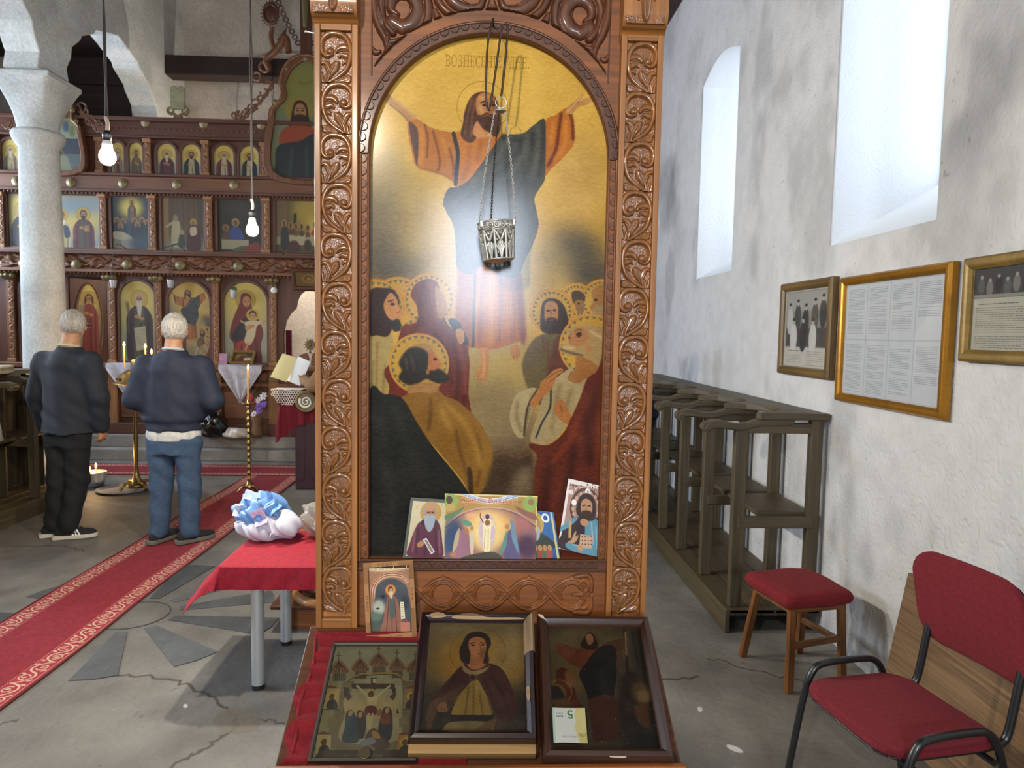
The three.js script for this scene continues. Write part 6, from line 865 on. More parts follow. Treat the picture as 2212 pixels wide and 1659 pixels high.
  // holy doors: low carved leaves closing the way, with a scrolled top, and curtains
  for (const e of [1, -1]) {
    const s = shapeOf(spline([[0, Yp], [0, 0.92], [0.02, 1.32], [0.08, 1.36], [0.16, 1.3], [0.26, 1.12], [0.33, 1.0], [0.33, Yp]], true, 60).map(([x, y]) => [e * x, y]));
    mesh('holy_door_leaf', uvm(extr(s, 0.03, 0.006)), D[0], ico, [XC, 0, -0.06]);
    mesh('curtain', sheet((u, v) => [e * lerp(0.33, 0.25, u), lerp(0.9, 1.66, v), 0.02 * Math.sin(u * 16)], 16, 8, 0.002), velvet('#7a1f38'), ico, [XC, 0, -0.09]);
  }
  mesh('door_finial', [lathe([[0, 0], [0.02, 0.005], [0.012, 0.03], [0.01, 0.05], [0.03, 0.06], [0.0, 0.065]], 12), new THREE.TorusGeometry(0.05, 0.014, 6, 18).translate(0, 0.12, 0), ball(0.034, 0, 0.12, 0.0, 10), ...[...Array(12)].map((_, i) => new THREE.ConeGeometry(0.014, 0.04, 5).translate(0, 0.075, 0).rotateZ(i / 12 * 6.283).translate(0, 0.12, 0))], gilt, ico, [XC, 1.36, -0.04]);
}
// ---------------------------------------------------------------- people
function loft(rows) {          // distance to a stack of ellipses [y, cx, cz, a, b]
  return (x, y, z) => {
    const n = rows.length; let i = 0; while (i < n - 2 && y > rows[i + 1][0]) i++;
    const A = rows[i], B = rows[i + 1], t = clamp((y - A[0]) / (B[0] - A[0])), s = t * t * (3 - 2 * t), a = lerp(A[3], B[3], s), b = lerp(A[4], B[4], s), dx = (x - lerp(A[1], B[1], s)) / a, dz = (z - lerp(A[2], B[2], s)) / b;
    const d = (Math.hypot(dx, dz) - 1) * Math.min(a, b), v = Math.max(rows[0][0] - y, y - rows[n - 1][0]); return Math.max(d, v);
  };
}
const crease = (x, y, z, k) => 0.004 * Math.sin(y * 19 + x * 23 + k + 2 * Math.sin(x * 9 + z * 7)) * Math.sin(x * 13 - y * 15 + z * 11 + k * 2) + 0.0022 * Math.sin(y * 43 - z * 23 + x * 37 + k + 1.5 * Math.sin(y * 13));
function headField(c, yaw, s = 1) {
  const cy = Math.cos(yaw), sy = Math.sin(yaw);
  const to = (x, y, z) => { const X = (x - c[0]) / s, Y = (y - c[1]) / s, Z = (z - c[2]) / s; return [X * cy + Z * sy, Y, -X * sy + Z * cy]; };   // face looks along -z
  const skull = (x, y, z) => { let d = ell(x, y, z, [0, 0.025, 0.012], [0.077, 0.092, 0.098]); d = smin(d, ell(x, y, z, [0, -0.05, -0.035], [0.052, 0.058, 0.06]), 0.05); return d; };
  const f = (x, y, z) => {
    const [X, Y, Z] = to(x, y, z); let d = skull(X, Y, Z);
    d = smin(d, cone(X, Y, Z, [0, 0.008, -0.082], [0, -0.03, -0.106], 0.008, 0.014), 0.012);           // nose
    d = smin(d, cone(X, Y, Z, [-0.03, 0.022, -0.084], [0.03, 0.022, -0.084], 0.009, 0.009), 0.012);      // brow
    d = smin(d, cone(X, Y, Z, [-0.017, -0.062, -0.09], [0.017, -0.062, -0.09], 0.007, 0.007), 0.01);     // lips
    d = smin(d, ell(X, Y, Z, [0, -0.092, -0.072], [0.024, 0.018, 0.02]), 0.02);                          // chin
    for (const e of [-1, 1]) { d = smin(d, ell(X, Y, Z, [e * 0.079, -0.008, 0.012], [0.011, 0.032, 0.02]), 0.008); d = Math.max(d, -ell(X, Y, Z, [e * 0.029, 0.004, -0.092], [0.013, 0.008, 0.012])); d = Math.max(d, -ell(X, Y, Z, [e * 0.088, -0.006, 0.008], [0.006, 0.018, 0.01])); }
    return d * s;
  };
  return { f, to, skull, s };
}
// a hand: palm and five jointed fingers. w wrist, d along the fingers, n out of the back of the hand, side = where the thumb is
function handField(w, d, n, side, curl = 0.5, k = 1) {
  const D = V(...d).normalize(), N = V(...n).normalize(), S = D.clone().cross(N).normalize().multiplyScalar(side), W = V(...w), at = (a, b, c) => { const p = W.clone().addScaledVector(D, a * k).addScaledVector(S, b * k).addScaledVector(N, c * k); return [p.x, p.y, p.z]; };
  const bones = [[at(0, 0, 0), at(0.05, 0.012, 0), 0.024, 0.02], [at(0.02, -0.008, 0), at(0.08, -0.02, 0), 0.02, 0.017], [at(0.02, 0.01, 0), at(0.082, 0.02, 0), 0.02, 0.018]];
  const fing = [[0.028, 0.088, 0.07], [0.009, 0.092, 0.078], [-0.01, 0.09, 0.072], [-0.028, 0.082, 0.056]], chains = [];
  for (const [b, a, L] of fing) { let p = [a - 0.012, b, 0], ang = curl * 0.5; const c = []; for (const q of [0.45, 0.3, 0.25]) { const e = [p[0] + Math.cos(ang) * L * q, b, p[2] - Math.sin(ang) * L * q]; c.push([at(...p), at(...e)]); p = e; ang += curl * 0.8; } chains.push(c); }
  const th = [[0.025, 0.026, -0.004], [0.05, 0.046, -0.012], [0.074, 0.05, -0.024]];
  return (x, y, z) => {
    let v = 9; for (const [a, b, ra, rb] of bones) v = smin(v, cone(x, y, z, a, b, ra * k, rb * k), 0.02 * k);
    for (const c of chains) { let q = 9; c.forEach(([a, b], i) => { q = Math.min(q, cone(x, y, z, a, b, (0.0095 - i * 0.0008) * k, (0.0088 - i * 0.0008) * k)); }); v = smin(v, q, 0.006 * k); }
    let t = 9; for (let i = 0; i < 2; i++) t = Math.min(t, cone(x, y, z, at(...th[i]), at(...th[i + 1]), (0.0125 - i * 0.002) * k, (0.011 - i * 0.002) * k)); return smin(v, t, 0.012 * k);
  };
}
const bounds = (pts, m) => [[0, 1, 2].map((k) => Math.min(...pts.map((p) => p[k])) - m), [0, 1, 2].map((k) => Math.max(...pts.map((p) => p[k])) + m)];
const skin = mat('#b5835f', { roughness: 0.55, map: rep(T.mottle, 8, 8) });
function figure(o) {
  const t = thing('person', o.label, 'person', o.pos, o.turn ?? 0), hd = headField(o.head, o.headYaw ?? 0, o.headSize ?? 1);
  // the body under the clothes, one surface; head and hands from finer grids
  const torso = loft(o.torso.map(([y, cx, cz, a, b]) => [y, cx, cz, a * 0.84, b * 0.84])), neck = [[o.neck[0], o.neck[1], o.neck[2]], [o.head[0], o.head[1] - 0.05, o.head[2] + 0.02]];
  const bf = (x, y, z) => { let d = torso(x, y, z); d = smin(d, cone(x, y, z, neck[0], neck[1], 0.07, 0.058), 0.04); for (const [s, e, w] of o.arms) d = smin(d, smin(cone(x, y, z, s, e, 0.045, 0.038), cone(x, y, z, e, w, 0.038, 0.027), 0.02), 0.03); for (const [h, k, a] of o.legs) d = smin(d, smin(cone(x, y, z, h, k, 0.075, 0.052), cone(x, y, z, k, a, 0.05, 0.036), 0.03), 0.04); return d; };
  const Q = o.q ?? 1, all = [...o.arms.flatMap((a) => a.slice(0, 3)), ...o.legs.flat(), o.neck, [o.torso[0][1], o.torso[0][0], o.torso[0][2]]];
  let [lo, hi] = bounds(all, 0.14); hi[1] = o.head[1] - 0.06;
  const gs = [nets(bf, lo, hi, 0.017 * Q)];
  const hf = (x, y, z) => smin(hd.f(x, y, z), cone(x, y, z, neck[0], neck[1], 0.062, 0.056), 0.025);
  gs.push(nets(hf, [o.head[0] - 0.13, o.head[1] - 0.17, o.head[2] - 0.14], [o.head[0] + 0.13, o.head[1] + 0.14, o.head[2] + 0.14], 0.0055 * Q));
  o.arms.forEach(([s, e, w, side, curl, n, dir], i) => { const dd = dir ?? [w[0] - e[0], w[1] - e[1], w[2] - e[2]], L = Math.hypot(...dd), d = dd.map((q) => q / L), f = handField(w, d, n ?? [i ? 1 : -1, 0, 0.3], side ?? (i ? -1 : 1), curl ?? 0.6, o.handSize ?? 1), c = w.map((q, k) => q + d[k] * 0.08); gs.push(nets(f, c.map((q) => q - 0.12), c.map((q) => q + 0.12), 0.0055 * Math.min(Q, 1.2))); });
  mesh('body', gs, skin, t);
  // upper garment
  const tor = loft(o.torso), sleeve = o.sleeve ?? 0.058, k = o.k ?? 1;
  const jf = (x, y, z) => { let d = tor(x, y, z); for (const [s, e, w] of o.arms) { const ex = w.map((q, i) => lerp(e[i], q, 0.97)); d = smin(d, smin(cone(x, y, z, s, e, sleeve * 1.22, sleeve * 1.05), cone(x, y, z, e, ex, sleeve * 1.02, sleeve * 0.82), 0.03), 0.06); } d = smin(d, cone(x, y, z, [o.neck[0], o.neck[1] - 0.06, o.neck[2]], [o.neck[0], o.neck[1] + 0.0, o.neck[2]], 0.11, 0.076), 0.07); d = Math.max(d, y - (o.neck[1] + 0.02)); if (o.puff) d += -0.012 * Math.abs(Math.sin(y * 42)) ; return d + crease(x, y, z, k); };
  [lo, hi] = bounds([...o.arms.flatMap((a) => a.slice(0, 3)), o.neck, [o.torso[0][1] - 0.24, o.torso[0][0], o.torso[0][2] - 0.16], [o.torso[0][1] + 0.24, o.torso[0][0], o.torso[0][2] + 0.16]], 0.11);
  const J = mesh(o.topName ?? 'jacket', nets(jf, lo, hi, 0.0135 * Q), o.topMat, t);
  if (o.hem) mesh(o.hem[0], nets(((f) => (x, y, z) => f(x, y, z) + crease(x, y, z, 4) * 0.4)(loft(o.hem[1])), [o.hem[1][0][1] - 0.3, o.hem[1][0][0] - 0.03, -0.25], [o.hem[1][0][1] + 0.3, o.hem[1][o.hem[1].length - 1][0] + 0.03, 0.25], 0.0125), o.hem[2], t);
  mesh('collar', tube([...Array(16)].map((_, i) => { const a = i / 16 * 6.283; return [o.neck[0] + Math.cos(a) * 0.068, o.neck[1] + 0.026 + 0.012 * Math.sin(a), o.neck[2] + 0.004 + Math.sin(a) * 0.068]; }), 0.011, 40, 8, true), o.collarMat, t);
  // trousers
  const hip = loft(o.hips), lg = o.leg ?? 0.075;
  const tf = (x, y, z) => { let d = hip(x, y, z), l = 9; for (const [h, kn, a] of o.legs) { const low = a.map((q, i) => lerp(kn[i], q, 1.0)); l = Math.min(l, smin(cone(x, y, z, h, kn, lg * 1.18, lg * 0.98), cone(x, y, z, kn, low, lg * 0.98, lg * 0.86), 0.03)); } d = smin(d, l, 0.05); const low = Math.min(...o.legs.map((q) => q[2][1])); d = Math.max(d, 0.035 - y + (low - 0.08)); return d + 1.4 * crease(x, y, z, 3 + k); };
  [lo, hi] = bounds([...o.legs.flat(), [o.hips[0][1] - 0.2, o.hips[o.hips.length - 1][0], -0.15], [o.hips[0][1] + 0.2, o.hips[o.hips.length - 1][0], 0.15]], 0.11); lo[1] = Math.min(lo[1], 0);
  mesh('trousers', nets(tf, lo, hi, 0.0135 * Q), o.legMat, t);
  // shoes
  o.legs.forEach(([, , a], i) => {
    const yaw = o.feet[i], S = new THREE.Group(); S.name = 'shoe'; t.add(S); S.position.set(a[0], 0, a[2]); S.rotation.y = yaw;
    mesh('upper', nets((x, y, z) => { let d = smin(ell(x, y, z, [0, 0.05, 0.02], [0.043, 0.06, 0.075]), ell(x, y, z, [0, 0.042, -0.1], [0.046, 0.036, 0.1]), 0.04); return Math.max(d, 0.022 - y); }, [-0.08, 0.0, -0.24], [0.08, 0.14, 0.13], 0.008), o.shoeMat, S);
    mesh('sole', extr(shapeOf(spline([[-0.04, 0.1], [0.04, 0.1], [0.046, 0.02], [0.05, -0.1], [0.03, -0.19], [-0.02, -0.2], [-0.048, -0.12], [-0.045, 0.0]], true)), 0.02, 0.006).rotateX(Math.PI / 2).translate(0, 0.029, 0), o.soleMat, S);
    if (o.stripes) for (const e of [-1, 1]) for (let q = 0; q < 3; q++) mesh('stripe', bar([e * 0.047, 0.03, -0.045 - q * 0.022], [e * 0.036, 0.078, -0.02 - q * 0.022], 0.004, 0.012, 0.001), white, S);
  });
  // hair: a cap over the skull, cut away from the face
  mesh('hair', nets((x, y, z) => { const [X, Y, Z] = hd.to(x, y, z); let d = (hd.skull(X, Y, Z) - 0.0095) * hd.s; d += 0.003 * Math.sin(x * 210 + 2 * Math.sin(y * 90)) * Math.sin(y * 150 + z * 190) + 0.0018 * Math.sin(y * 420 + x * 330); const face = Z + 0.05 - 0.55 * Math.max(0, Y - 0.02); d = Math.max(d, -face * 0.9); d = Math.max(d, (-0.055 - Y + 0.25 * Math.max(0, 0.03 - Z)) * 0.9); for (const e of [-1, 1]) d = Math.max(d, -ell(X, Y, Z, [e * 0.09, -0.02, 0.01], [0.03, 0.034, 0.03])); if (o.bald) d = Math.max(d, -ell(X, Y, Z, [0.0, 0.1, 0.062], [0.05, 0.045, 0.06])); return d; }, [o.head[0] - 0.13, o.head[1] - 0.1, o.head[2] - 0.14], [o.head[0] + 0.13, o.head[1] + 0.15, o.head[2] + 0.14], 0.006 * Q), o.hairMat, t);
  // eyes
  for (const e of [-1, 1]) { const a = o.headYaw ?? 0, X = e * 0.029, Z = -0.08, c = Math.cos(a), s = Math.sin(a); mesh('eye', ball(0.011, 0, 0, 0, 10), mat('#d9d4cc', { roughness: 0.2 }), t, [o.head[0] + X * c - Z * s, o.head[1] + 0.004, o.head[2] + X * s + Z * c]); }
  return { t, hd };
}
const greyHair = mat('#c6c2bc', { roughness: 0.7, map: rep(T.wood, 16, 3), bumpMap: rep(T.woodbump, 16, 3), bumpScale: 0.004 }), whiteHair = mat('#dad7d2', { roughness: 0.7, map: rep(T.wood, 14, 3), bumpMap: rep(T.woodbump, 14, 3), bumpScale: 0.004 });
const cotton = (c, o = {}) => mat(c, { roughness: 0.85, map: rep(T.cloth, 5, 5), bumpMap: rep(T.grit, 8, 8), bumpScale: 0.0006, ...o });
{ // man in a dark jacket, hands at his sides, looking to the right
  const { t, hd } = figure({
    label: 'grey-haired man in black jacket and black trousers standing with arms at his sides', pos: [-3.28, 0, -5.6], turn: -0.18,
    head: [0.1, 1.675, 0.0], headYaw: -0.55, neck: [0.075, 1.49, 0.02], k: 1,
    torso: [[0.835, 0.03, 0.0, 0.21, 0.155], [0.87, 0.03, 0.0, 0.2, 0.145], [0.98, 0.035, 0.0, 0.195, 0.135], [1.2, 0.045, 0.01, 0.2, 0.13], [1.36, 0.05, 0.015, 0.215, 0.12], [1.45, 0.06, 0.02, 0.16, 0.085], [1.49, 0.07, 0.02, 0.09, 0.07]],
    arms: [[[-0.15, 1.4, 0.02], [-0.235, 1.12, 0.02], [-0.225, 0.88, -0.04], 1, 0.8, [-1, 0, 0.2]], [[0.26, 1.4, 0.02], [0.325, 1.12, 0.02], [0.295, 0.88, -0.03], -1, 0.9, [1, 0, 0.2]]],
    hips: [[0.74, 0.02, 0, 0.16, 0.11], [0.86, 0.025, 0, 0.165, 0.115], [0.95, 0.03, 0, 0.16, 0.11]], legs: [[[-0.06, 0.82, 0], [-0.07, 0.46, 0.0], [-0.1, 0.09, 0.02]], [[0.1, 0.82, 0], [0.09, 0.46, -0.01], [0.04, 0.09, 0.05]]], feet: [-1.0, -1.05], leg: 0.082,
    topMat: cotton('#191d28', { roughness: 0.8 }), legMat: cotton('#0c0d11'), collarMat: cotton('#cfc6a8'), shoeMat: cotton('#14151a'), soleMat: mat('#b5ab9a', { roughness: 0.7 }), stripes: true, hairMat: greyHair, sleeve: 0.064,
  });
  const gl = []; for (const e of [-1, 1]) { gl.push(new THREE.TorusGeometry(0.021, 0.0022, 6, 20).scale(1.15, 0.85, 1).translate(e * 0.029, 0.002, -0.108), rod([e * 0.05, 0.006, -0.106], [e * 0.084, 0.008, 0.01], 0.0018, 0.0018, 6)); } gl.push(rod([-0.008, 0.004, -0.11], [0.008, 0.004, -0.11], 0.0018, 0.0018, 6));
  mesh('glasses', gl, blackm, t, [0.1, 1.675, 0.0], [0, -0.55, 0]);
}
figure({ // man in navy bomber and jeans, hands joined in front
  label: 'white-haired man in navy bomber jacket, white shirt hem and blue jeans on the carpet', pos: [-2.365, 0.011, -5.45], turn: 0, k: 5,
  head: [0.02, 1.64, 0.02], headYaw: -0.35, neck: [0.015, 1.47, 0.04], headSize: 1.06,
  torso: [[0.875, -0.01, 0.0, 0.205, 0.15], [0.93, -0.01, 0.0, 0.2, 0.145], [0.97, -0.01, 0.0, 0.235, 0.165], [1.15, -0.005, 0.0, 0.245, 0.165], [1.33, 0.0, 0.02, 0.235, 0.14], [1.43, 0.01, 0.035, 0.16, 0.09], [1.47, 0.015, 0.04, 0.09, 0.07]],
  arms: [[[-0.2, 1.37, 0.03], [-0.285, 1.11, 0.05], [-0.11, 1.0, -0.2], 1, 0.7, [-0.4, 0.6, -0.6], [0.8, 0, -0.4]], [[0.22, 1.37, 0.03], [0.315, 1.11, 0.05], [0.12, 1.0, -0.2], -1, 0.7, [0.4, 0.6, -0.6], [-0.8, 0, -0.4]]],
  hem: ['shirt', [[0.8, -0.01, 0.0, 0.2, 0.142], [0.85, -0.01, 0, 0.202, 0.146], [0.9, -0.01, 0, 0.19, 0.135]], cotton('#d2d0ca')],
  hips: [[0.7, -0.01, 0, 0.17, 0.13], [0.8, -0.01, 0, 0.188, 0.135], [0.9, -0.01, 0, 0.18, 0.13]], legs: [[[-0.1, 0.78, 0], [-0.115, 0.45, -0.01], [-0.125, 0.09, 0.02]], [[0.09, 0.78, 0], [0.1, 0.45, -0.01], [0.105, 0.09, 0.02]]], feet: [-0.35, -0.75], leg: 0.086,
  topMat: cotton('#1a2238', { roughness: 0.78 }), legMat: cotton('#3d5470'), collarMat: cotton('#c8ccd2'), shoeMat: cotton('#17181b'), soleMat: mat('#5d574c', { roughness: 0.8 }), hairMat: whiteHair, sleeve: 0.07,
});
figure({ // reader in a brown coat behind the stand, holding a book towards the lectern
  label: 'person in brown coat reading from an open book at the lectern', pos: [-1.42, 0, -7.02], turn: 1.1, k: 2, q: 1.35,
  head: [0, 1.62, -0.03], headYaw: 0.3, neck: [0, 1.45, 0.02],
  torso: [[0.8, 0, 0, 0.2, 0.15], [1.0, 0, 0, 0.19, 0.14], [1.2, 0, 0, 0.2, 0.14], [1.34, 0, 0.01, 0.2, 0.12], [1.41, 0, 0.02, 0.15, 0.085], [1.45, 0, 0.02, 0.09, 0.07]],
  arms: [[[-0.18, 1.35, 0.02], [-0.24, 1.13, -0.14], [-0.05, 1.17, -0.42], 1, 0.5, [-0.5, -0.8, 0]], [[0.18, 1.35, 0.02], [0.25, 1.12, -0.1], [0.1, 1.14, -0.36], -1, 0.5, [0.5, -0.8, 0]]],
  hips: [[0.72, 0, 0, 0.16, 0.12], [0.8, 0, 0, 0.175, 0.13], [0.9, 0, 0, 0.17, 0.125]], legs: [[[-0.09, 0.78, 0], [-0.09, 0.45, 0], [-0.1, 0.09, 0.02]], [[0.09, 0.78, 0], [0.09, 0.45, 0], [0.1, 0.09, 0.02]]], feet: [0.1, -0.1],
  topName: 'coat', topMat: cotton('#8a6a48'), legMat: cotton('#2a2724'), collarMat: cotton('#6e5236'), shoeMat: cotton('#1a1715'), soleMat: cotton('#25211c'), hairMat: mat('#4a4038', { roughness: 0.8 }), sleeve: 0.062,
});
figure({ // visitor in a quilted navy jacket by the choir stalls
  label: 'person in quilted navy jacket standing by the choir stalls, half behind the icon stand', pos: [1.13, 0, -5.75], turn: 0.1, k: 3, q: 1.35, puff: true,
  head: [0, 1.58, 0], headYaw: 0.2, neck: [0, 1.41, 0.02],
  torso: [[0.66, 0, 0, 0.22, 0.17], [0.95, 0, 0, 0.215, 0.16], [1.15, 0, 0, 0.21, 0.15], [1.3, 0, 0.01, 0.205, 0.13], [1.37, 0, 0.02, 0.15, 0.09], [1.41, 0, 0.02, 0.09, 0.075]],
  arms: [[[-0.18, 1.3, 0.02], [-0.25, 1.03, 0.02], [-0.23, 0.8, -0.04], 1, 0.7, [-1, 0, 0.2]], [[0.18, 1.3, 0.02], [0.255, 1.03, 0.02], [0.24, 0.8, -0.04], -1, 0.7, [1, 0, 0.2]]],
  hips: [[0.68, 0, 0, 0.16, 0.12], [0.78, 0, 0, 0.17, 0.125], [0.88, 0, 0, 0.165, 0.12]], legs: [[[-0.09, 0.75, 0], [-0.09, 0.43, 0], [-0.1, 0.09, 0.02]], [[0.09, 0.75, 0], [0.09, 0.43, 0], [0.1, 0.09, 0.02]]], feet: [0.15, -0.15],
  topMat: cotton('#141a28', { roughness: 0.45 }), legMat: cotton('#1c1c20'), collarMat: cotton('#141a28'), shoeMat: cotton('#18181a'), soleMat: cotton('#2a2826'), hairMat: mat('#5a5048', { roughness: 0.8 }), sleeve: 0.066,
});
// ---------------------------------------------------------------- along the right wall
function stallRow(name, label, xf, xb, zs, backed) {       // xf front edge, xb wall edge, zs divider positions from the near end on
  const t = thing(name, label, 'choir stalls'), s = Math.sign(xb - xf), M = MW.stall, X = (d) => xf + s * d, W = Math.abs(xb - xf), z0 = zs[0], z1 = zs[zs.length - 1];
  const sp = (a, b, y0, y1, za, zb, r = 0.006, g) => span([Math.min(X(a), X(b)), y0, Math.min(za, zb)], [Math.max(X(a), X(b)), y1, Math.max(za, zb)], r, g);
  mesh('platform_front', sp(0, 0.03, 0, 0.14, z0 + 0.05, z1 - 0.05), M, t); mesh('platform_end', sp(0.03, W, 0.1, 0.14, z0 + 0.05, z0 + 0.02), M, t);
  for (let i = 0; i < 4; i++) mesh('platform_plank', sp(0.03 + i * (W - 0.03) / 4, 0.03 + (i + 1) * (W - 0.03) / 4 - 0.004, 0.11, 0.138, z0 + 0.05, z1 - 0.05), M, t);
  for (const z of zs) {
    mesh('front_post', sp(0.03, 0.1, 0.14, 1.19, z - 0.025, z + 0.025), M, t); mesh('back_post', sp(W - 0.09, W - 0.02, 0.14, 1.22, z - 0.025, z + 0.025), M, t);
    mesh('side_rail', sp(0.06, W - 0.06, 0.6, 0.665, z - 0.014, z + 0.03), M, t); mesh('top_rail', sp(0.06, W - 0.03, 1.14, 1.2, z - 0.016, z + 0.02), M, t);
    // wavy arm with a rolled end
    const pr = [[-0.15, 1.165], [-0.13, 1.2], [-0.08, 1.215], [0.0, 1.2], [0.08, 1.195], [0.18, 1.222], [0.34, 1.226], [0.34, 1.19], [0.16, 1.18], [0.06, 1.155], [-0.04, 1.165], [-0.1, 1.165], [-0.12, 1.15]];
    mesh('arm', [uvm(extr(shapeOf(spline(pr.map(([x, y]) => [X(x), y]), true, 70)), 0.06, 0.008).translate(0, 0, z - 0.03), 'x'), rod([X(-0.13), 1.172, z - 0.034], [X(-0.13), 1.172, z + 0.034], 0.03, 0.03, 16)], M, t);
  }
  for (let i = 0; i + 1 < zs.length; i++) { const a = zs[i] - 0.03, b = zs[i + 1] + 0.03; mesh('seat', [sp(W * 0.34, W - 0.04, 0.655, 0.682, a, b, 0.008, 'z')], M, t); mesh('seat_ledger', sp(W - 0.06, W - 0.03, 0.6, 0.65, a, b), M, t); mesh('mid_rail', sp(0.05, 0.08, 0.34, 0.39, zs[i] , zs[i] + 0.0001 + (b - a) * 0.0, 0.004), M, t).visible = false; }
  // shelf along the wall, scooped out between the dividers
  const o = [[X(W), -(z0 + 0.05)]], n = zs.length; o.push([X(0.16), -(z0 + 0.05)]);
  zs.forEach((z, i) => { o.push([X(0.15), -z]); if (i < n - 1) { const d = Math.abs(zs[i + 1] - z); for (let k = 1; k < 10; k++) { const q = k / 10; o.push([X(0.17 + 0.21 * Math.pow(Math.sin(q * Math.PI), 0.6)), -(z - d * q)]); } } });
  o.push([X(0.16), -(z1 - 0.05)], [X(W), -(z1 - 0.05)]);
  mesh('shelf', uvm(extr(shapeOf(s > 0 ? o : o.reverse()), 0.026, 0.006).rotateX(-Math.PI / 2).translate(0, 1.226, 0), 'z'), M, t);
  if (backed) for (const z of zs) mesh('divider_panel', sp(0.3, W - 0.03, 0.14, 1.14, z - 0.012, z + 0.008), M, t);
  if (backed) for (let k = 0, z = z0 + 0.02; z > z1; k++, z -= 0.16) mesh('back_board', sp(W - 0.02, W, 0.14, 1.22, z, Math.max(z - 0.155, z1)), M, t);
  t.children.filter((c) => !c.visible).forEach((c) => t.remove(c));
  return t;
}
stallRow('choir_stalls', 'row of brown painted wooden choir stalls along the right wall', 1.39, 1.94, [0, 1, 2, 3, 4, 5, 6, 7].map((i) => -3.85 - i * 0.535));

// stool with a red velvet seat
{
  const t = thing('stool', 'low wooden stool with padded red velvet seat against the right wall', 'stool', [1.58, 0, -3.335], 0.2);
  mesh('seat', nets((x, y, z) => { const q = 0.035, dx = Math.abs(x) - 0.19 + q, dy = Math.abs(y - 0.44) - 0.033 - 0.012 * (1 - (x * x + z * z) / 0.07) + q, dz = Math.abs(z) - 0.19 + q; return Math.hypot(Math.max(dx, 0), Math.max(dy, 0), Math.max(dz, 0)) + Math.min(Math.max(dx, dy, dz), 0) - q + 0.002 * Math.sin(x * 30 + z * 20); }, [-0.24, 0.36, -0.24], [0.24, 0.52, 0.24], 0.011), velvet('#7e0d18'), t);
  const top = [[-0.13, -0.13], [0.14, -0.13], [-0.13, 0.14], [0.14, 0.14]], feet = [[-0.15, -0.215], [0.165, -0.19], [-0.145, 0.17], [0.2, 0.1]];
  top.forEach(([x, z], i) => mesh('leg', bar([feet[i][0] * 1.02, 0, feet[i][1] * 1.0], [x, 0.42, z], 0.036, 0.028, 0.004), MW.stool, t));
  mesh('stretcher', bar([0.152, 0.2, -0.162], [0.172, 0.2, 0.12], 0.022, 0.03, 0.003), MW.stool, t); mesh('stretcher', bar([-0.136, 0.22, 0.155], [0.17, 0.22, 0.12], 0.03, 0.02, 0.003), MW.stool, t);
  mesh('apron', [box(0.3, 0.05, 0.3, 0.0, 0.4, 0, 0.006)], MW.stool, t);
}
// red upholstered chair on a black tube frame
{
  const t = thing('chair', 'red upholstered chair with black tubular steel frame beside the right wall', 'chair', [1.385, 0, -2.165], 99.5 * Math.PI / 180), red = mat('#7e1524', { roughness: 0.95, map: rep(T.cloth, 16, 16), bumpMap: rep(T.grit, 20, 20), bumpScale: 0.0005, sheen: 0.3, sheenColor: new THREE.Color('#a03040') });
  const pad = (w, h, th, crown, bend) => nets((x, y, z) => { const zz = z - bend * x * x, r = 0.1, dx = Math.abs(x) - w / 2 + r, dy = Math.abs(y) - h / 2 + r, flat = Math.hypot(Math.max(dx, 0), Math.max(dy, 0)) + Math.min(Math.max(dx, dy), 0) - r, e = Math.abs(zz) - (th / 2 + crown * clamp(-flat / 0.12)); const q = 0.014; return Math.hypot(Math.max(flat + q, 0), Math.max(e + q, 0)) + Math.min(Math.max(flat + q, e + q), 0) - q; }, [-w / 2 - 0.05, -h / 2 - 0.05, -0.1], [w / 2 + 0.05, h / 2 + 0.05, 0.12], 0.011);
  mesh('seat', pad(0.46, 0.42, 0.03, 0.014, 0.1).rotateX(-Math.PI / 2).translate(0, 0.452, -0.01), red, t); mesh('seat_shell', pad(0.462, 0.422, 0.012, 0, 0.1).rotateX(-Math.PI / 2).translate(0, 0.435, -0.01), blackm, t);
  mesh('backrest', pad(0.46, 0.35, 0.03, 0.012, -0.35).rotateX(-0.2).translate(0, 0.77, 0.27), red, t); mesh('backrest_shell', pad(0.462, 0.352, 0.014, 0, -0.35).rotateX(-0.2).translate(0, 0.767, 0.288), blackm, t);
  for (const e of [-1, 1]) {
    const x = e * 0.215;
    mesh('leg', tube([[e * 0.262, 0.0, -0.235], [e * 0.25, 0.2, -0.21], [e * 0.242, 0.4, -0.18], [e * 0.24, 0.49, -0.15], [e * 0.24, 0.515, -0.1], [e * 0.24, 0.52, 0.05], [e * 0.24, 0.51, 0.1], [e * 0.24, 0.46, 0.14], [e * 0.24, 0.3, 0.19], [e * 0.25, 0.0, 0.27]], 0.0125, 70, 10), blackm, t);
    mesh('back_upright', [bar([x * 0.85, 0.425, 0.1], [x * 0.85, 0.43, 0.21], 0.03, 0.014, 0.005), tube([[x * 0.85, 0.43, 0.2], [x * 0.85, 0.46, 0.235], [x * 0.85, 0.62, 0.265], [x * 0.85, 0.72, 0.285]], 0.013, 20, 8)], blackm, t);
    mesh('foot_cap', [lathe([[0, 0], [0.016, 0], [0.016, 0.02], [0, 0.02]], 12).translate(e * 0.262, 0, -0.235), lathe([[0, 0], [0.016, 0], [0.016, 0.02], [0, 0.02]], 12).translate(e * 0.25, 0, 0.27)], blackm, t);
  }
  mesh('cross_rail', rod([-0.24, 0.415, -0.14], [0.24, 0.415, -0.14], 0.011), blackm, t); mesh('cross_rail', rod([-0.24, 0.415, 0.13], [0.24, 0.415, 0.13], 0.011), blackm, t);
}
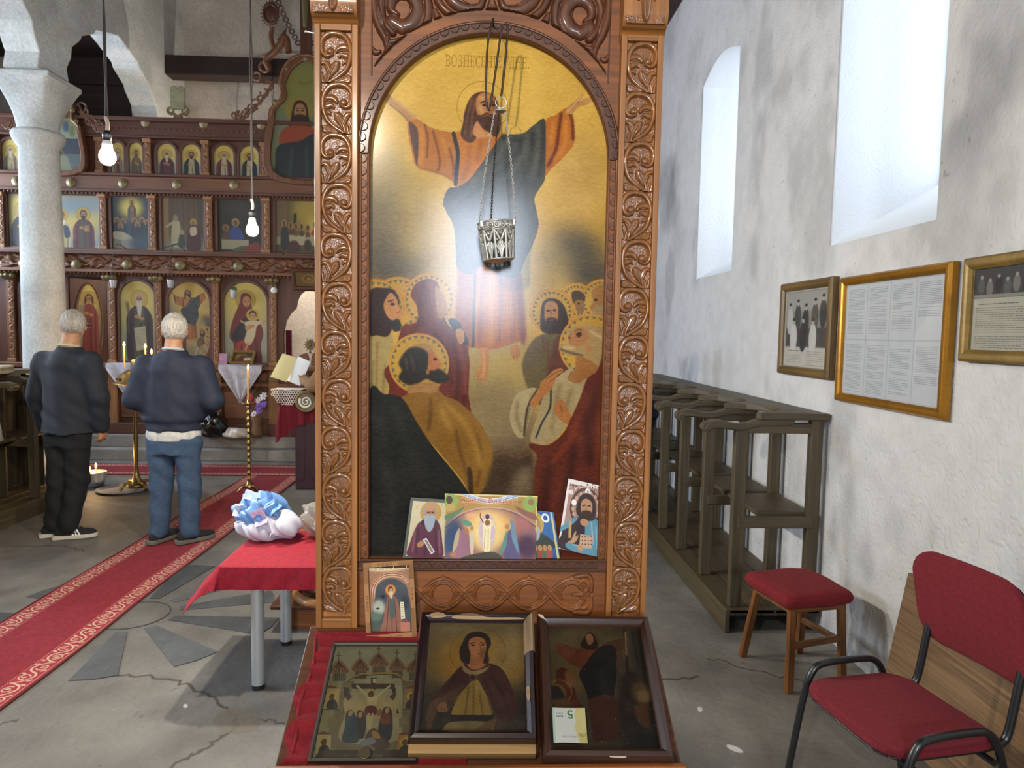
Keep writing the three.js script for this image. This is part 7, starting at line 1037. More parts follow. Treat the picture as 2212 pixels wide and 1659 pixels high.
// boards leaning on the wall behind the chair
solo('plywood_board', box(0.018, 0.66, 1.5, 0, 0.33, 0, 0.002, 'z'), MW.ply, 'worn plywood board leaning on the right wall behind the red chair', 'board', undefined, [1.79, 0, -2.2], [0, 0, -0.17]);
solo('plywood_board', box(0.018, 0.68, 1.2, 0, 0.34, 0, 0.002, 'z'), wood('#7a5f42', { roughness: 0.85 }), 'second plywood board just showing behind the leaning board', 'board', undefined, [1.845, 0, -2.27], [0, 0, -0.13]);

// framed papers on the wall: each hangs on x = RX and spans z0 (far) to z1 (near)
function wallFrame(name, label, z0, z1, y0, y1, b, m, tex, d = 0.03, lean = 0) {
  const w = z1 - z0, h = y1 - y0, t = thing(name, label, 'picture frame', [RX - 0.006, y0, z0], -Math.PI / 2); t.rotation.order = 'YXZ'; t.rotation.x = lean;    // local x runs towards the viewer, z out of the wall
  moulding(w, h, b, d, 0.006).forEach((g, i) => mesh(SIDES[i], g.translate(0, 0, d), m, t));
  mesh('print', new THREE.PlaneGeometry(w - 2 * b + 0.01, h - 2 * b + 0.01).translate(w / 2, h / 2, d - 0.016), mat('#cdd0d4', { map: tex, roughness: 0.8 }), t);
  mesh('glass_pane', new THREE.PlaneGeometry(w - 2 * b + 0.008, h - 2 * b + 0.008).translate(w / 2, h / 2, d - 0.009), glass, t);
  mesh('backing', box(w - 0.02, h - 0.02, 0.006, w / 2, h / 2, d - 0.022, 0), MW.ply, t); return t;
}
const lineText = (g, x, y, w, n, lh, c = '#55585c', th = 2) => { g.fillStyle = c; for (let i = 0; i < n; i++) { if (rnd() < 0.06) continue; let q = x; const end = x + w * (rnd() < 0.15 ? rr(0.3, 0.8) : rr(0.93, 1)); while (q < end) { const L = rr(6, 26); g.fillRect(q, y + i * lh, Math.min(L, end - q), th); q += L + 4; } } };
const oldGold = mat('#8a7038', { metalness: 0.35, roughness: 0.45, map: rep(T.mottle, 4, 4) }), newGold = mat('#b8842e', { metalness: 0.7, roughness: 0.3, map: rep(T.mottle, 2, 2) });
wallFrame('framed_photograph', 'brown-gilt framed old group photograph, leftmost of the wall frames', -4.46, -3.79, 1.45, 2.02, 0.05, wood('#7a6238', { roughness: 0.45 }), ctex(canvas(600, 510, (g, W, H) => {
  g.fillStyle = '#c9c4b6'; g.fillRect(0, 0, W, H); g.fillStyle = '#8c8a84'; g.fillRect(20, 14, W - 40, 360); g.filter = 'blur(5px)'; g.fillStyle = '#a8a6a0'; g.fillRect(30, 20, W - 60, 120); g.fillStyle = '#4a4846'; g.fillRect(30, 250, W - 60, 120); g.filter = 'blur(2px)';
  for (const [x, y, s, c] of [[80, 110, 1, '#c4c2bc'], [190, 90, 1, '#4a4a4a'], [300, 120, 1, '#3a3a3a'], [420, 90, 1, '#55534f'], [520, 70, 1, '#3f3e3c'], [140, 210, 1.1, '#d2d0ca'], [270, 200, 1.1, '#333'], [400, 215, 1.1, '#cfccc6']]) { g.fillStyle = c; g.beginPath(); g.ellipse(x, y + 95 * s, 44 * s, 90 * s, 0, 0, 7); g.fill(); g.fillStyle = '#b4b0a8'; g.beginPath(); g.ellipse(x, y, 17 * s, 21 * s, 0, 0, 7); g.fill(); g.fillStyle = '#2c2b2a'; g.beginPath(); g.ellipse(x, y - 14 * s, 18 * s, 10 * s, 0, 0, 7); g.fill(); }
  g.filter = 'none'; lineText(g, 70, 396, 200, 1, 10, '#444', 4); lineText(g, 330, 400, 220, 7, 14); lineText(g, 60, 430, 210, 4, 14); g.strokeStyle = '#7a766c'; g.lineWidth = 3; g.strokeRect(12, 8, W - 24, H - 16);
})), 0.035);
wallFrame('framed_notice', 'large gold-framed notice of eight typed pages behind glass on the right wall', -3.715, -2.815, 1.345, 2.005, 0.045, newGold, ctex(canvas(1200, 860, (g, W, H) => {
  g.fillStyle = '#c8cccf'; g.fillRect(0, 0, W, H);
  for (let r = 0; r < 2; r++) for (let c = 0; c < 4; c++) { const x = 20 + c * 292, y = 14 + r * 420; g.fillStyle = '#d2d6d9'; g.fillRect(x, y, 284, 412); g.strokeStyle = '#a5a8ab'; g.lineWidth = 2; g.strokeRect(x, y, 284, 412); lineText(g, x + 24, y + 34, 232, [30, 30, 28, 20][c] + (r ? 2 : 0), 11.5, '#70747a', 2.4); g.fillStyle = '#d2d6d9'; g.fillRect(x + 24, y + 150 + rnd() * 60, 232, 16); }
})), 0.03, 0.0);
wallFrame('framed_document', 'ornate gilt framed photograph with typed text, cut by the right picture edge', -2.74, -1.98, 1.597, 2.005, 0.048, oldGold, ctex(canvas(900, 460, (g, W, H) => {
  g.fillStyle = '#b8b5a4'; g.fillRect(0, 0, W, H); g.fillStyle = '#3d3d3e'; g.fillRect(0, 0, W, 170); g.filter = 'blur(2px)'; for (let i = 0; i < 14; i++) { g.fillStyle = ['#5a5a58', '#77756f', '#2a2a2a'][i % 3]; g.beginPath(); g.ellipse(60 + i * 60, 100 + (i % 2) * 20, 24, 46, 0, 0, 7); g.fill(); g.fillStyle = '#a09c92'; g.beginPath(); g.arc(60 + i * 60, 54 + (i % 2) * 20, 11, 0, 7); g.fill(); } g.filter = 'none'; g.fillStyle = '#8e8c80'; g.fillRect(0, 150, W, 18); lineText(g, 40, 200, 300, 1, 10, '#444', 4); lineText(g, 30, 222, W - 60, 19, 12, '#55534a', 2.6);
})), 0.035);
// ---------------------------------------------------------------- left side
stallRow('choir_stalls', 'boarded wooden choir stalls at the left picture edge beside the column', -3.91, -4.46, [0, 1, 2, 3, 4].map((i) => -4.7 - i * 0.535), true);
{ // papers and wrapped ornament on the left stalls
  solo('music_sheet', sheet((u, v) => [u * 0.16, 0.002 + 0.02 * v * v, -v * 0.22], 4, 8, 0.0015), mat('#ffffff', { roughness: 0.85, map: ctex(canvas(160, 220, (g, W, H) => { g.fillStyle = '#d8d6cc'; g.fillRect(0, 0, W, H); lineText(g, 12, 14, 136, 16, 12, '#4a4a48', 4); })) }), 'printed sheet of paper lying on the left stalls', 'paper', undefined, [-4.06, 1.262, -5.66], [0, 0.3, 0]);
  const bs = thing('book_stack', 'flat stack of worn books on the shelf of the left stalls', 'books', [-4.2, 1.253, -6.18], 0.2); [['#8a8474', 0.03], ['#6e6a58', 0.022], ['#b0aa98', 0.016]].forEach(([c, h], i) => mesh('book', box(0.2 - i * 0.015, h, 0.26 - i * 0.02, 0.01 * i, [0.015, 0.041, 0.06][i], 0, 0.003), mat(c, { roughness: 0.8 }), bs));
  const t = thing('wrapped_ornament', 'small cellophane-wrapped pointed ornament standing on the left stall seat', 'ornament', [-4.12, 0.683, -6.03]);
  mesh('wrapping', nets((x, y, z) => { const r = 0.012 + 0.052 * Math.sqrt(clamp(1 - y / 0.235)) , d = Math.hypot(x, z) - r - 0.006 * Math.sin(Math.atan2(z, x) * 7 + y * 40); return Math.max(d * 0.7, y - 0.23, 0.002 - y); }, [-0.09, -0.01, -0.09], [0.09, 0.25, 0.09], 0.009), mat('#c9c4c0', { roughness: 0.15, transmission: 0.45, thickness: 0 }), t);
  mesh('figure', lathe([[0, 0.01], [0.04, 0.01], [0.035, 0.06], [0.022, 0.12], [0.026, 0.16], [0.012, 0.2], [0, 0.21]], 14), mat('#a8604a', { roughness: 0.6 }), t);
}
// carpets
const carpetTex = ctex(canvas(512, 700, (g, W, H) => {     // 0.61 m across, 0.84 m along
  g.fillStyle = '#741420'; g.fillRect(0, 0, W, H);
  const draw = (x0, m) => {
    g.save(); g.translate(x0, 0); g.scale(m, 1); g.fillStyle = '#86202a'; g.fillRect(0, 0, 106, H); g.fillStyle = '#6a121c'; g.fillRect(0, 0, 8, H); g.strokeStyle = '#a08870'; g.lineWidth = 3; for (const x of [14, 104]) { g.setLineDash(x > 50 ? [9, 5] : []); g.beginPath(); g.moveTo(x, 0); g.lineTo(x, H); g.stroke(); } g.setLineDash([]);
    for (let k = 0; k < 4; k++) { const y = k * H / 4, s = k % 2 ? -1 : 1; g.save(); g.translate(60, y + H / 8); g.scale(s, 1); g.lineCap = 'round'; g.strokeStyle = '#ac927c'; g.lineWidth = 9; g.beginPath(); g.moveTo(-30, -88); g.bezierCurveTo(44, -66, 40, -20, 0, 0); g.bezierCurveTo(-40, 20, -36, 66, 30, 88); g.stroke(); g.lineWidth = 7; g.beginPath(); g.arc(-8, -40, 20, 0.4, 5.2); g.stroke(); g.beginPath(); g.arc(10, 40, 20, 3.4, 8.2); g.stroke(); g.fillStyle = '#ac927c'; for (const [a, b, c] of [[-30, -12, 0.6], [30, 10, -0.6], [28, -70, 0.2], [-28, 70, 0.4], [-10, -42, 0], [10, 42, 0]]) { g.beginPath(); g.ellipse(a, b, 12, 6, c, 0, 7); g.fill(); } g.restore(); }
    g.restore();
  }; draw(0, 1); draw(W, -1);
  const im = g.getImageData(0, 0, W, H), d = im.data; for (let k = 0; k < d.length; k += 4) { const x = (k / 4) % W, y = (k / 4 / W) | 0, n = (hash(x, y) - 0.5) * 34 + (vnoise(x / 14, y / 14) - 0.5) * 18; d[k] += n; d[k + 1] += n * 0.6; d[k + 2] += n * 0.6; } g.putImageData(im, 0, 0);
}));
function carpet(label, w, L, pos, turn, skew = 0) {
  const t = thing('carpet_runner', label, 'carpet', pos, turn), nu = 12, nv = 60;
  const g = sheet((u, v) => [(u - 0.5) * w + skew * v + 0.008 * Math.sin(v * 21 + 1) * (u > 0.5 ? 1 : 0.6), 0.0085 + 0.0025 * Math.sin(v * 40 + u * 3) * (Math.abs(u - 0.5) > 0.4 ? 1 : 0.2), -v * L], nu, nv, 0.008), uv = g.attributes.uv; for (let i = 0; i < uv.count; i++) uv.setXY(i, uv.getX(i), uv.getY(i) * L / 0.84);
  mesh('pile', g, mat('#ffffff', { map: carpetTex, roughness: 1, bumpMap: rep(T.grit, 3, 3), bumpScale: 0.0012 }), t);
  for (const e of [-1, 1]) mesh('bound_edge', tube([...Array(24)].map((_, i) => { const v = i / 23; return [e * w / 2 + skew * v + 0.008 * Math.sin(v * 21 + 1) * (e > 0 ? 1 : 0.6), 0.007, -v * L]; }), 0.006, 60, 6), mat('#5a1a1c', { roughness: 1 }), t);
}
carpet('long red runner with cream scroll borders leading towards the icon screen', 0.61, 6.6, [-2.39, 0, -1.35], 0, 0.03);
carpet('short red runner laid crosswise before the stone steps', 0.6, 5.4, [0.6, 0, -8.27], Math.PI / 2);
carpet('narrow red mat on the top step before the holy doors', 0.085, 0.9, [-1.85, 0.2955, -9.066], Math.PI / 2);

// low table under a red cloth
{
  const t = thing('table', 'low table on round silver legs under the red cloth', 'table', [-0.72, 0, -3.46]);
  mesh('table_top', box(0.93, 0.025, 0.52, 0, 0.584, 0, 0.004), MW.ply, t);
  for (const [x, z] of [[-0.31, 0.255], [-0.31, -0.21], [0.33, 0.22], [0.33, -0.21]]) { const l = mesh('leg', rod([x, 0.02, z], [x, 0.572, z], 0.029, 0.029, 28), mat('#c6c9cb', { metalness: 0.6, roughness: 0.33 }), t); mesh('foot', rod([x, 0, z], [x, 0.022, z], 0.03, 0.03, 20), blackm, l); }
  const X0 = -1.19, X1 = -0.25, Z0 = -3.735, Z1 = -3.15, over = 0.105;
  const g = sheet((u, v) => {
    const px = lerp(X0 - 0.22, X1 + 0.2, u), pz = lerp(Z1 + over, Z0 - 0.12, v), dx = Math.max(X0 - px, 0, px - X1), dz = Math.max(pz - Z1, 0, Z0 - pz), sx = px < X0 ? -1 : 1, sz = pz > Z1 ? 1 : -1, drop = Math.hypot(dx, dz), flare = 0.16 + (dx > 0 && dz > 0 ? 0.5 : dx > 0 ? 0.5 : 0), w = 0.006 * Math.sin(px * 26 + pz * 9) * Math.min(drop * 12, 1);
    const n = drop > 0 ? [dx / drop, dz / drop] : [0, 0];
    return [clamp(px, X0, X1) + sx * (n[0] * drop * flare + w), 0.6 - drop * Math.sqrt(1 - Math.min(0.8, flare * flare)) - (dx > 0 && dz > 0 ? 0.02 : 0), clamp(pz, Z0, Z1) + sz * (n[1] * drop * flare * 0.6 + Math.abs(w))];
  }, 70, 48, 0.002), uv = g.attributes.uv; for (let i = 0; i < uv.count; i++) uv.setXY(i, uv.getX(i) * 1.4, uv.getY(i) * 0.8);
  const c = thing('tablecloth', 'bright red velvet cloth draped over the low table', 'tablecloth'); mesh('cloth', g, velvet('#a3122c', { sheen: 1, sheenRoughness: 0.4, sheenColor: new THREE.Color('#d03a5a') }), c);
}
// white carrier bag stuffed with blue film, and a clear bag of bread
{
  const t = thing('plastic_bag', 'white carrier bag spilling crumpled blue film on the red table', 'bag', [-1.11, 0.602, -3.6]);
  const crump = (x, y, z, k) => 0.014 * Math.sin(x * 38 + y * 23 + k) * Math.sin(z * 41 - y * 29 + k * 2) + 0.008 * Math.sin(x * 83 + z * 61 + y * 71 + k);
  mesh('white_bag', nets((x, y, z) => { const d = ell(x, y, z, [0.01, 0.055, 0], [0.15, 0.062, 0.13]), e = ell(x, y, z, [0.11, 0.09, 0.04], [0.06, 0.055, 0.07]); return Math.max(smin(d, e, 0.05) + crump(x, y, z, 1) * 0.8, 0.001 - y); }, [-0.2, -0.01, -0.18], [0.2, 0.19, 0.18], 0.01), mat('#d5d8e6', { roughness: 0.35, transmission: 0.25 }), t);
  mesh('blue_film', nets((x, y, z) => ell(x, y, z, [-0.025, 0.13, -0.01], [0.115, 0.085, 0.1]) + crump(x, y, z, 4) * 1.6, [-0.2, 0.03, -0.17], [0.16, 0.27, 0.17], 0.009), mat('#6f9ed8', { roughness: 0.3, transmission: 0.2 }), t);
  for (let i = 0; i < 5; i++) mesh('film_scrap', sheet((u, v) => [(u - 0.5) * 0.08, 0.02 * Math.sin(u * 6 + i) + 0.015 * Math.cos(v * 7), (v - 0.5) * 0.06], 8, 8, 0.0008), mat(['#b9cdec', '#8fb4e2', '#d9c2d8', '#c5d4ea', '#7aa8de'][i], { roughness: 0.35 }), t, [[-0.06, 0.215, 0.03], [0.03, 0.2, 0.05], [0.0, 0.13, 0.1], [-0.1, 0.15, 0.06], [0.05, 0.17, 0.06]][i], [0.6 + i * 0.2, i, 0.3]);
  const b = thing('bread_bag', 'clear cellophane bag of brown bread behind the white bag', 'bag', [-0.79, 0.602, -3.62]);
  mesh('bread', nets((x, y, z) => ell(x, y, z, [0, 0.07, 0], [0.11, 0.062, 0.09]), [-0.16, -0.01, -0.13], [0.16, 0.17, 0.13], 0.012), mat('#7a5638', { roughness: 0.8, map: rep(T.mottle, 5, 5) }), b);
  mesh('cellophane', nets((x, y, z) => Math.max(smin(ell(x, y, z, [0, 0.085, 0], [0.13, 0.085, 0.11]), ell(x, y, z, [0.0, 0.14, 0], [0.11, 0.05, 0.1]), 0.04) + crump(x, y, z, 7), 0.001 - y), [-0.2, -0.01, -0.17], [0.2, 0.24, 0.17], 0.011), mat('#d8d4d0', { roughness: 0.12, transmission: 0.75, thickness: 0 }), b);
}
// turned wooden pedestal behind the table
{
  const t = thing('pedestal', 'turned wooden pedestal on a square block behind the low table', 'pedestal', [-0.83, 0, -4.12]);
  mesh('block', box(0.5, 0.125, 0.34, 0, 0.0625, 0.1, 0.006), MW.amber, t); mesh('slab', box(0.66, 0.025, 0.42, 0, 0.138, 0.1, 0.01), MW.dark, t);
  mesh('moulding', lathe([[0.25, 0.15], [0.255, 0.165], [0.24, 0.185], [0.22, 0.19]], 36).translate(0, 0, 0.1), MW.honey, t);
  mesh('drum', nets((x, y, z) => Math.max(Math.hypot(x, z - 0.1) - 0.2 - 0.02 * Math.sin(Math.atan2(z - 0.1, x) * 9 + y * 20) - 0.012 * Math.sin(y * 60 + x * 40), Math.abs(y - 0.35) - 0.16), [-0.28, 0.17, -0.18], [0.28, 0.53, 0.38], 0.018), MW.dark, t); mesh('top', box(0.5, 0.03, 0.4, 0, 0.53, 0.1, 0.01), MW.amber, t);
}
// lectern: maroon desk with cloth, doily, scroll ornament and open book
{
  const t = thing('lectern', 'dark maroon painted lectern with carved gold scroll end', 'lectern', [-1.78, 0, -7.5]);
  const maroon = mat('#3d1c2c', { roughness: 0.5, map: rep(T.mottle, 2, 2) });
  mesh('body', [box(0.25, 0.86, 0.36, -0.045, 0.43, 0, 0.01), box(0.05, 0.7, 0.02, -0.1, 0.45, 0.18, 0.006), box(0.05, 0.7, 0.02, 0.03, 0.45, 0.18, 0.006)], maroon, t); mesh('desk', box(0.42, 0.04, 0.42, -0.12, 1.02, 0, 0.01), maroon, t); mesh('neck', box(0.24, 0.16, 0.3, -0.05, 0.93, 0, 0.01), maroon, t);
  const sp = (r0, turns, n, z) => [...Array(n)].map((_, i) => { const q = i / (n - 1), a = q * turns * 6.283 + 2.6, r = r0 * (1 - q * 0.86); return [Math.cos(a) * r, Math.sin(a) * r, z]; });
  const S = new THREE.Group(); S.name = 'scroll_end'; t.add(S); S.position.set(-0.035, 0.935, 0.24);
  mesh('drum', rod([0, 0, -0.05], [0, 0, 0.02], 0.105, 0.1, 36), gilt, S); mesh('rim', new THREE.TorusGeometry(0.098, 0.014, 8, 36).translate(0, 0, 0.02), gilt, S); mesh('spiral', tube(sp(0.066, 1.9, 60, 0.026), (q) => 0.012 * (1 - q * 0.5), 120, 8), white, S);
  const cl = solo('lectern_cloth', (() => { const g = sheet((u, v) => { const px = lerp(-0.36, 0.06, u), pz = lerp(0.33, -0.16, v), ex = Math.max(-0.3 - px, 0), ez = Math.max(pz - 0.19, 0), f = ez > 0 || ex > 0; const hang = Math.max(ez * 2.2, ex * 3) + (ez > 0 ? 0.14 * (1 - u) : 0) + 0.2 * Math.max(0, (0.5 - u)) * (ez > 0.02 ? 1 : 0); return [Math.max(px, -0.32 - hang * 0.1) + (f ? 0.012 * Math.sin(u * 30) : 0), 1.045 - hang, Math.min(pz, 0.215) + (f ? 0.02 * Math.sin(u * 22) : 0)]; }, 40, 30, 0.003), uv = g.attributes.uv; return g; })(), velvet('#7c1228'), 'dark red velvet cloth hanging over the front of the lectern', 'cloth', undefined, [-1.78, 0, -7.5]);
  const d = thing('lace_doily', 'white crocheted lace edging over the red lectern cloth', 'lace', [-2.0, 1.05, -7.27]); // open mesh of crocheted rings
  { const gs = [], r = new THREE.TorusGeometry(0.0135, 0.0032, 5, 10); for (let j = 0; j < 7; j++) for (let i = 0; i < 13 - Math.abs(j - 2); i++) { const x = -0.16 + i * 0.025 + (j % 2) * 0.0125, y = -j * 0.023; if (y < -0.02 - 0.12 * Math.sin(clamp((x + 0.16) / 0.3) * Math.PI) - 0.03) continue; gs.push(r.clone().translate(x, y, 0.012 * Math.sin(x * 40) + 0.014)); } mesh('lace_rings', gs, white, d).userData.kind = 'stuff'; mesh('lace_top', sheet((u, v) => [lerp(-0.17, 0.14, u), 0.006, lerp(0.02, -0.2, v)], 10, 8, 0.003), white, d); }
  const b = thing('open_book', 'open service book with cream and white pages held by the reader', 'book', [-1.955, 1.255, -7.24], 0.1);
  mesh('left_page', sheet((u, v) => [-u * 0.155, (v - 0.5) * 0.27 - u * 0.02, 0.02 * Math.sin(u * 3)], 8, 4, 0.012), mat('#d2c795', { roughness: 0.85 }), b, [0, 0, 0], [-0.25, 0.15, -0.42]); mesh('right_page', sheet((u, v) => [u * 0.16, (v - 0.5) * 0.27, 0.02 * Math.sin(u * 3)], 8, 4, 0.012), mat('#cfd3d8', { roughness: 0.85 }), b, [0.006, 0.02, 0], [-0.25, -0.35, -0.42]);
}
// candles
const flameM = mat('#ffb45c', { emissive: new THREE.Color('#ffb050'), emissiveIntensity: 9 });
function candle(parent, x, y, z, h, r = 0.0075, lit = true) {
  const c = mesh('candle', rod([0, 0, 0], [0, h, 0], r, r * 0.9, 10), wax, parent, [x, y, z]); if (!lit) return c;
  mesh('flame', lathe([[0, 0], [0.009, 0.012], [0.0105, 0.022], [0.006, 0.04], [0, 0.055]], 12), flameM, c, [0, h, 0]); return c;
}
function flameLight(x, y, z, k = 0.35) { const l = new THREE.PointLight(new THREE.Color().setRGB(1, 0.62, 0.28), k); l.position.set(x, y, z); l.castShadow = true; scene.add(l); }
{
  const t = thing('candle_stand', 'slim beaded brass candlestick with one tall lit candle on the runner', 'candlestick', [-2.385, 0.009, -7.2]), pr = [[0, 0.03], [0.045, 0.03], [0.05, 0.05], [0.03, 0.075], [0.022, 0.1]]; for (let y = 0.1; y < 0.86; y += 0.062) pr.push([0.011, y], [0.021, y + 0.016], [0.022, y + 0.03], [0.012, y + 0.05]);
  pr.push([0.012, 0.87], [0.02, 0.885], [0.06, 0.895], [0.072, 0.905], [0.066, 0.912], [0.03, 0.905], [0.016, 0.915], [0.014, 0.945], [0, 0.945]); mesh('shaft', lathe(pr, 20), brass, t);
  for (let i = 0; i < 3; i++) { const a = i * 2.094 + 0.4, c = Math.cos(a), s = Math.sin(a); mesh('foot', tube([[c * 0.03, 0.05, s * 0.03], [c * 0.07, 0.05, s * 0.07], [c * 0.1, 0.025, s * 0.1], [c * 0.125, 0.006, s * 0.125]], (q) => 0.014 - 0.006 * q, 14, 8), brass, t); }
  candle(t, 0, 0.94, 0, 0.31, 0.011); flameLight(-2.385, 1.28, -7.2);
  const u = thing('candle_stand', 'tall brass candle stand with a crown of burning candles behind the man in navy', 'candlestick', [-3.52, 0.022, -7.2]);
  mesh('shaft', lathe([[0, 0.02], [0.1, 0.02], [0.09, 0.05], [0.05, 0.08], [0.03, 0.14], [0.02, 0.2], [0.022, 0.5], [0.03, 0.52], [0.02, 0.56], [0.028, 0.6], [0.018, 0.64], [0.02, 0.95], [0.03, 1.0], [0.02, 1.04], [0, 1.05]], 20), brass, u);
  mesh('crown', [lathe([[0.02, 1.04], [0.1, 1.06], [0.19, 1.07], [0.2, 1.085], [0.16, 1.1], [0.13, 1.17], [0.09, 1.2], [0.05, 1.22], [0.02, 1.23]], 24)], brass, u);
  mesh('finial', lathe([[0.03, 1.22], [0.035, 1.28], [0.022, 1.3], [0.03, 1.32], [0, 1.325]], 14), brass, u);
  for (let i = 0; i < 9; i++) { const a = i / 9 * 6.283; mesh('candle_cup', lathe([[0, 0], [0.016, 0.004], [0.018, 0.03], [0.012, 0.032]], 10), brass, u, [Math.cos(a) * 0.15, 1.11, Math.sin(a) * 0.15]); }
  candle(u, -0.065, 1.24, 0.06, 0.21); candle(u, 0.13, 1.2, 0.03, 0.235); candle(u, 0.175, 1.2, 0.0, 0.18, 0.0075);
  for (let i = 0; i < 4; i++) { const a = i * 1.571 + 0.6; mesh('foot', tube([[Math.cos(a) * 0.05, 0.07, Math.sin(a) * 0.05], [Math.cos(a) * 0.13, 0.06, Math.sin(a) * 0.13], [Math.cos(a) * 0.17, 0.012, Math.sin(a) * 0.17]], 0.016, 12, 8), brass, u); }
  flameLight(-3.55, 1.52, -7.1); flameLight(-3.37, 1.5, -7.1);
  solo('metal_tray', lathe([[0, 0.004], [0.22, 0.004], [0.25, 0.02], [0.255, 0.022], [0.25, 0.016], [0.22, 0], [0, 0]], 48), steel, 'round steel tray on the floor under the candle stand', 'tray', undefined, [-3.66, 0.0, -7.22]);
  const bw = thing('metal_bowl', 'steel bowl of sand with small burning candles on the floor', 'bowl', [-4.04, 0, -7.36]); mesh('bowl', lathe([[0, 0], [0.07, 0], [0.1, 0.02], [0.118, 0.08], [0.125, 0.16], [0.13, 0.162], [0.122, 0.155], [0.11, 0.08], [0, 0.07]], 36), steel, bw); mesh('sand', lathe([[0, 0.112], [0.112, 0.108]], 24), mat('#8a7250', { roughness: 1 }), bw);
  for (const [x, z, h] of [[-0.02, 0.03, 0.075], [0.03, 0.0, 0.09], [-0.05, -0.02, 0.06], [0.0, 0.06, 0.06]]) candle(bw, x, 0.11, z, h, 0.006); flameLight(-4.02, 0.3, -7.3, 0.4);
}
// before the icon screen: cloth-covered shelves, icon, bags, flowers
function shelfCloth(label, x, w) {
  const g = sheet((u, v) => { const q = lerp(-0.24, 0.7, v), on = Math.min(q, 0), over = Math.max(q, 0), half = over > 0 ? Math.max(0.02, (w / 2) * (1 - Math.max(0, over - 0.1) / 0.6)) : w / 2; return [(u - 0.5) * 2 * half, -over * 0.68, on + 0.012 * Math.sin(u * 18) * Math.min(1, over * 4)]; }, 24, 24, 0.002), t = thing('shelf_cloth', label, 'cloth', [x, 1.208, -8.96], 0, 'white cloths on the icon screen shelves');
  mesh('cloth', g, mat('#c9c9d4', { roughness: 0.9, map: rep(T.cloth, 2, 2) }), t); mesh('bracket', [box(w * 0.9, 0.018, 0.22, 0, -0.014, -0.12, 0.004)], MW.ico, t);
}
shelfCloth('white pointed cloth hanging below the icon of Mother and Child', -3.07, 0.54); shelfCloth('white pointed cloth hanging below the icon of the old prophet', -4.45, 0.56);
{
  const t = thing('framed_icon', 'small gilt-framed icon lying on the white cloth below Mother and Child', 'framed icon', [-3.2, 1.235, -8.93]); t.rotation.x = -0.75; moulding(0.3, 0.22, 0.035, 0.02, 0.005).forEach((g, i) => mesh(SIDES[i], g, oldGold, t)); mesh('painting', toCell(new THREE.PlaneGeometry(0.24, 0.16).translate(0.15, 0.11, -0.008), C.small), atlasM, t);
  solo('pink_card', box(0.1, 0.15, 0.008, 0, 0.075, 0, 0.002), mat('#b584a0', { roughness: 0.6, map: rep(T.mottle, 8, 8) }), 'small pink card propped at the foot of the Mother and Child icon', 'card', undefined, [-3.33, 1.2, -9.1], [-0.12, 0, 0]);
  const crump = (x, y, z, k) => 0.016 * Math.sin(x * 24 + y * 19 + k) * Math.sin(z * 27 - y * 23 + k) + 0.009 * Math.sin(x * 61 + z * 47 + y * 53);
  solo('rubbish_bag', nets((x, y, z) => Math.max(smin(ell(x, y, z, [0, 0.12, 0], [0.17, 0.14, 0.13]), ell(x, y, z, [0.03, 0.24, 0], [0.08, 0.08, 0.07]), 0.06) + crump(x, y, z, 2), 0.002 - y), [-0.22, -0.01, -0.18], [0.22, 0.36, 0.18], 0.014), mat('#0f1012', { roughness: 0.22 }), 'crumpled black rubbish bag slumped at the foot of the icon screen', 'bag', undefined, [-3.42, 0.296, -8.95]);
  solo('carrier_bag', nets((x, y, z) => Math.max(ell(x, y, z, [0, 0.05, 0], [0.15, 0.075, 0.1]) + crump(x, y, z, 5) * 0.7, 0.002 - y), [-0.2, -0.01, -0.15], [0.2, 0.17, 0.15], 0.012), mat('#cfcac4', { roughness: 0.4, transmission: 0.2 }), 'white carrier bag lying beside the black rubbish bag', 'bag', undefined, [-3.1, 0.296, -8.92]);
  const v = thing('flower_vase', 'brown vase of white and purple flowers at the foot of the icon screen', 'vase', [-2.87, 0.296, -8.98]); mesh('vase', lathe([[0, 0], [0.06, 0], [0.07, 0.06], [0.055, 0.16], [0.075, 0.26], [0.065, 0.27], [0.05, 0.25], [0, 0.25]], 20), mat('#7a5c40', { roughness: 0.4, map: rep(T.mottle, 6, 6) }), v);
  const petal = (c) => mat(c, { roughness: 0.7 }), fm = [petal('#7a5ab0'), petal('#d5d2da'), petal('#a02838'), petal('#8a68c0')]; const fl = (x, y, z, m, s = 0.05) => { const gs = []; for (let i = 0; i < 7; i++) { const a = i / 7 * 6.283; gs.push(new THREE.SphereGeometry(s * 0.42, 6, 5).scale(1, 0.5, 0.6).rotateY(-a).translate(Math.cos(a) * s * 0.6, 0, Math.sin(a) * s * 0.6)); } gs.push(ball(s * 0.35, 0, 0.01, 0, 6)); const f = mesh('flower', gs, m, v, [x, y, z], [1.1, 0, 0.3]); mesh('stem', rod([0, 0, 0], [-x * 0.7, (0.2 - y) * 0.5, 0.2 - y], 0.003), petal('#3c5a34'), f); };
  fl(0.04, 0.4, 0.05, fm[0], 0.06); fl(0.09, 0.42, 0.03, fm[3], 0.055); fl(0.05, 0.34, 0.06, fm[0]); fl(-0.02, 0.3, 0.06, fm[1], 0.045); fl(0.08, 0.52, 0, fm[1], 0.06); fl(0.02, 0.47, 0.02, fm[1]); fl(-0.08, 0.5, 0.04, fm[2], 0.06); fl(-0.05, 0.44, 0.05, fm[2]);
}
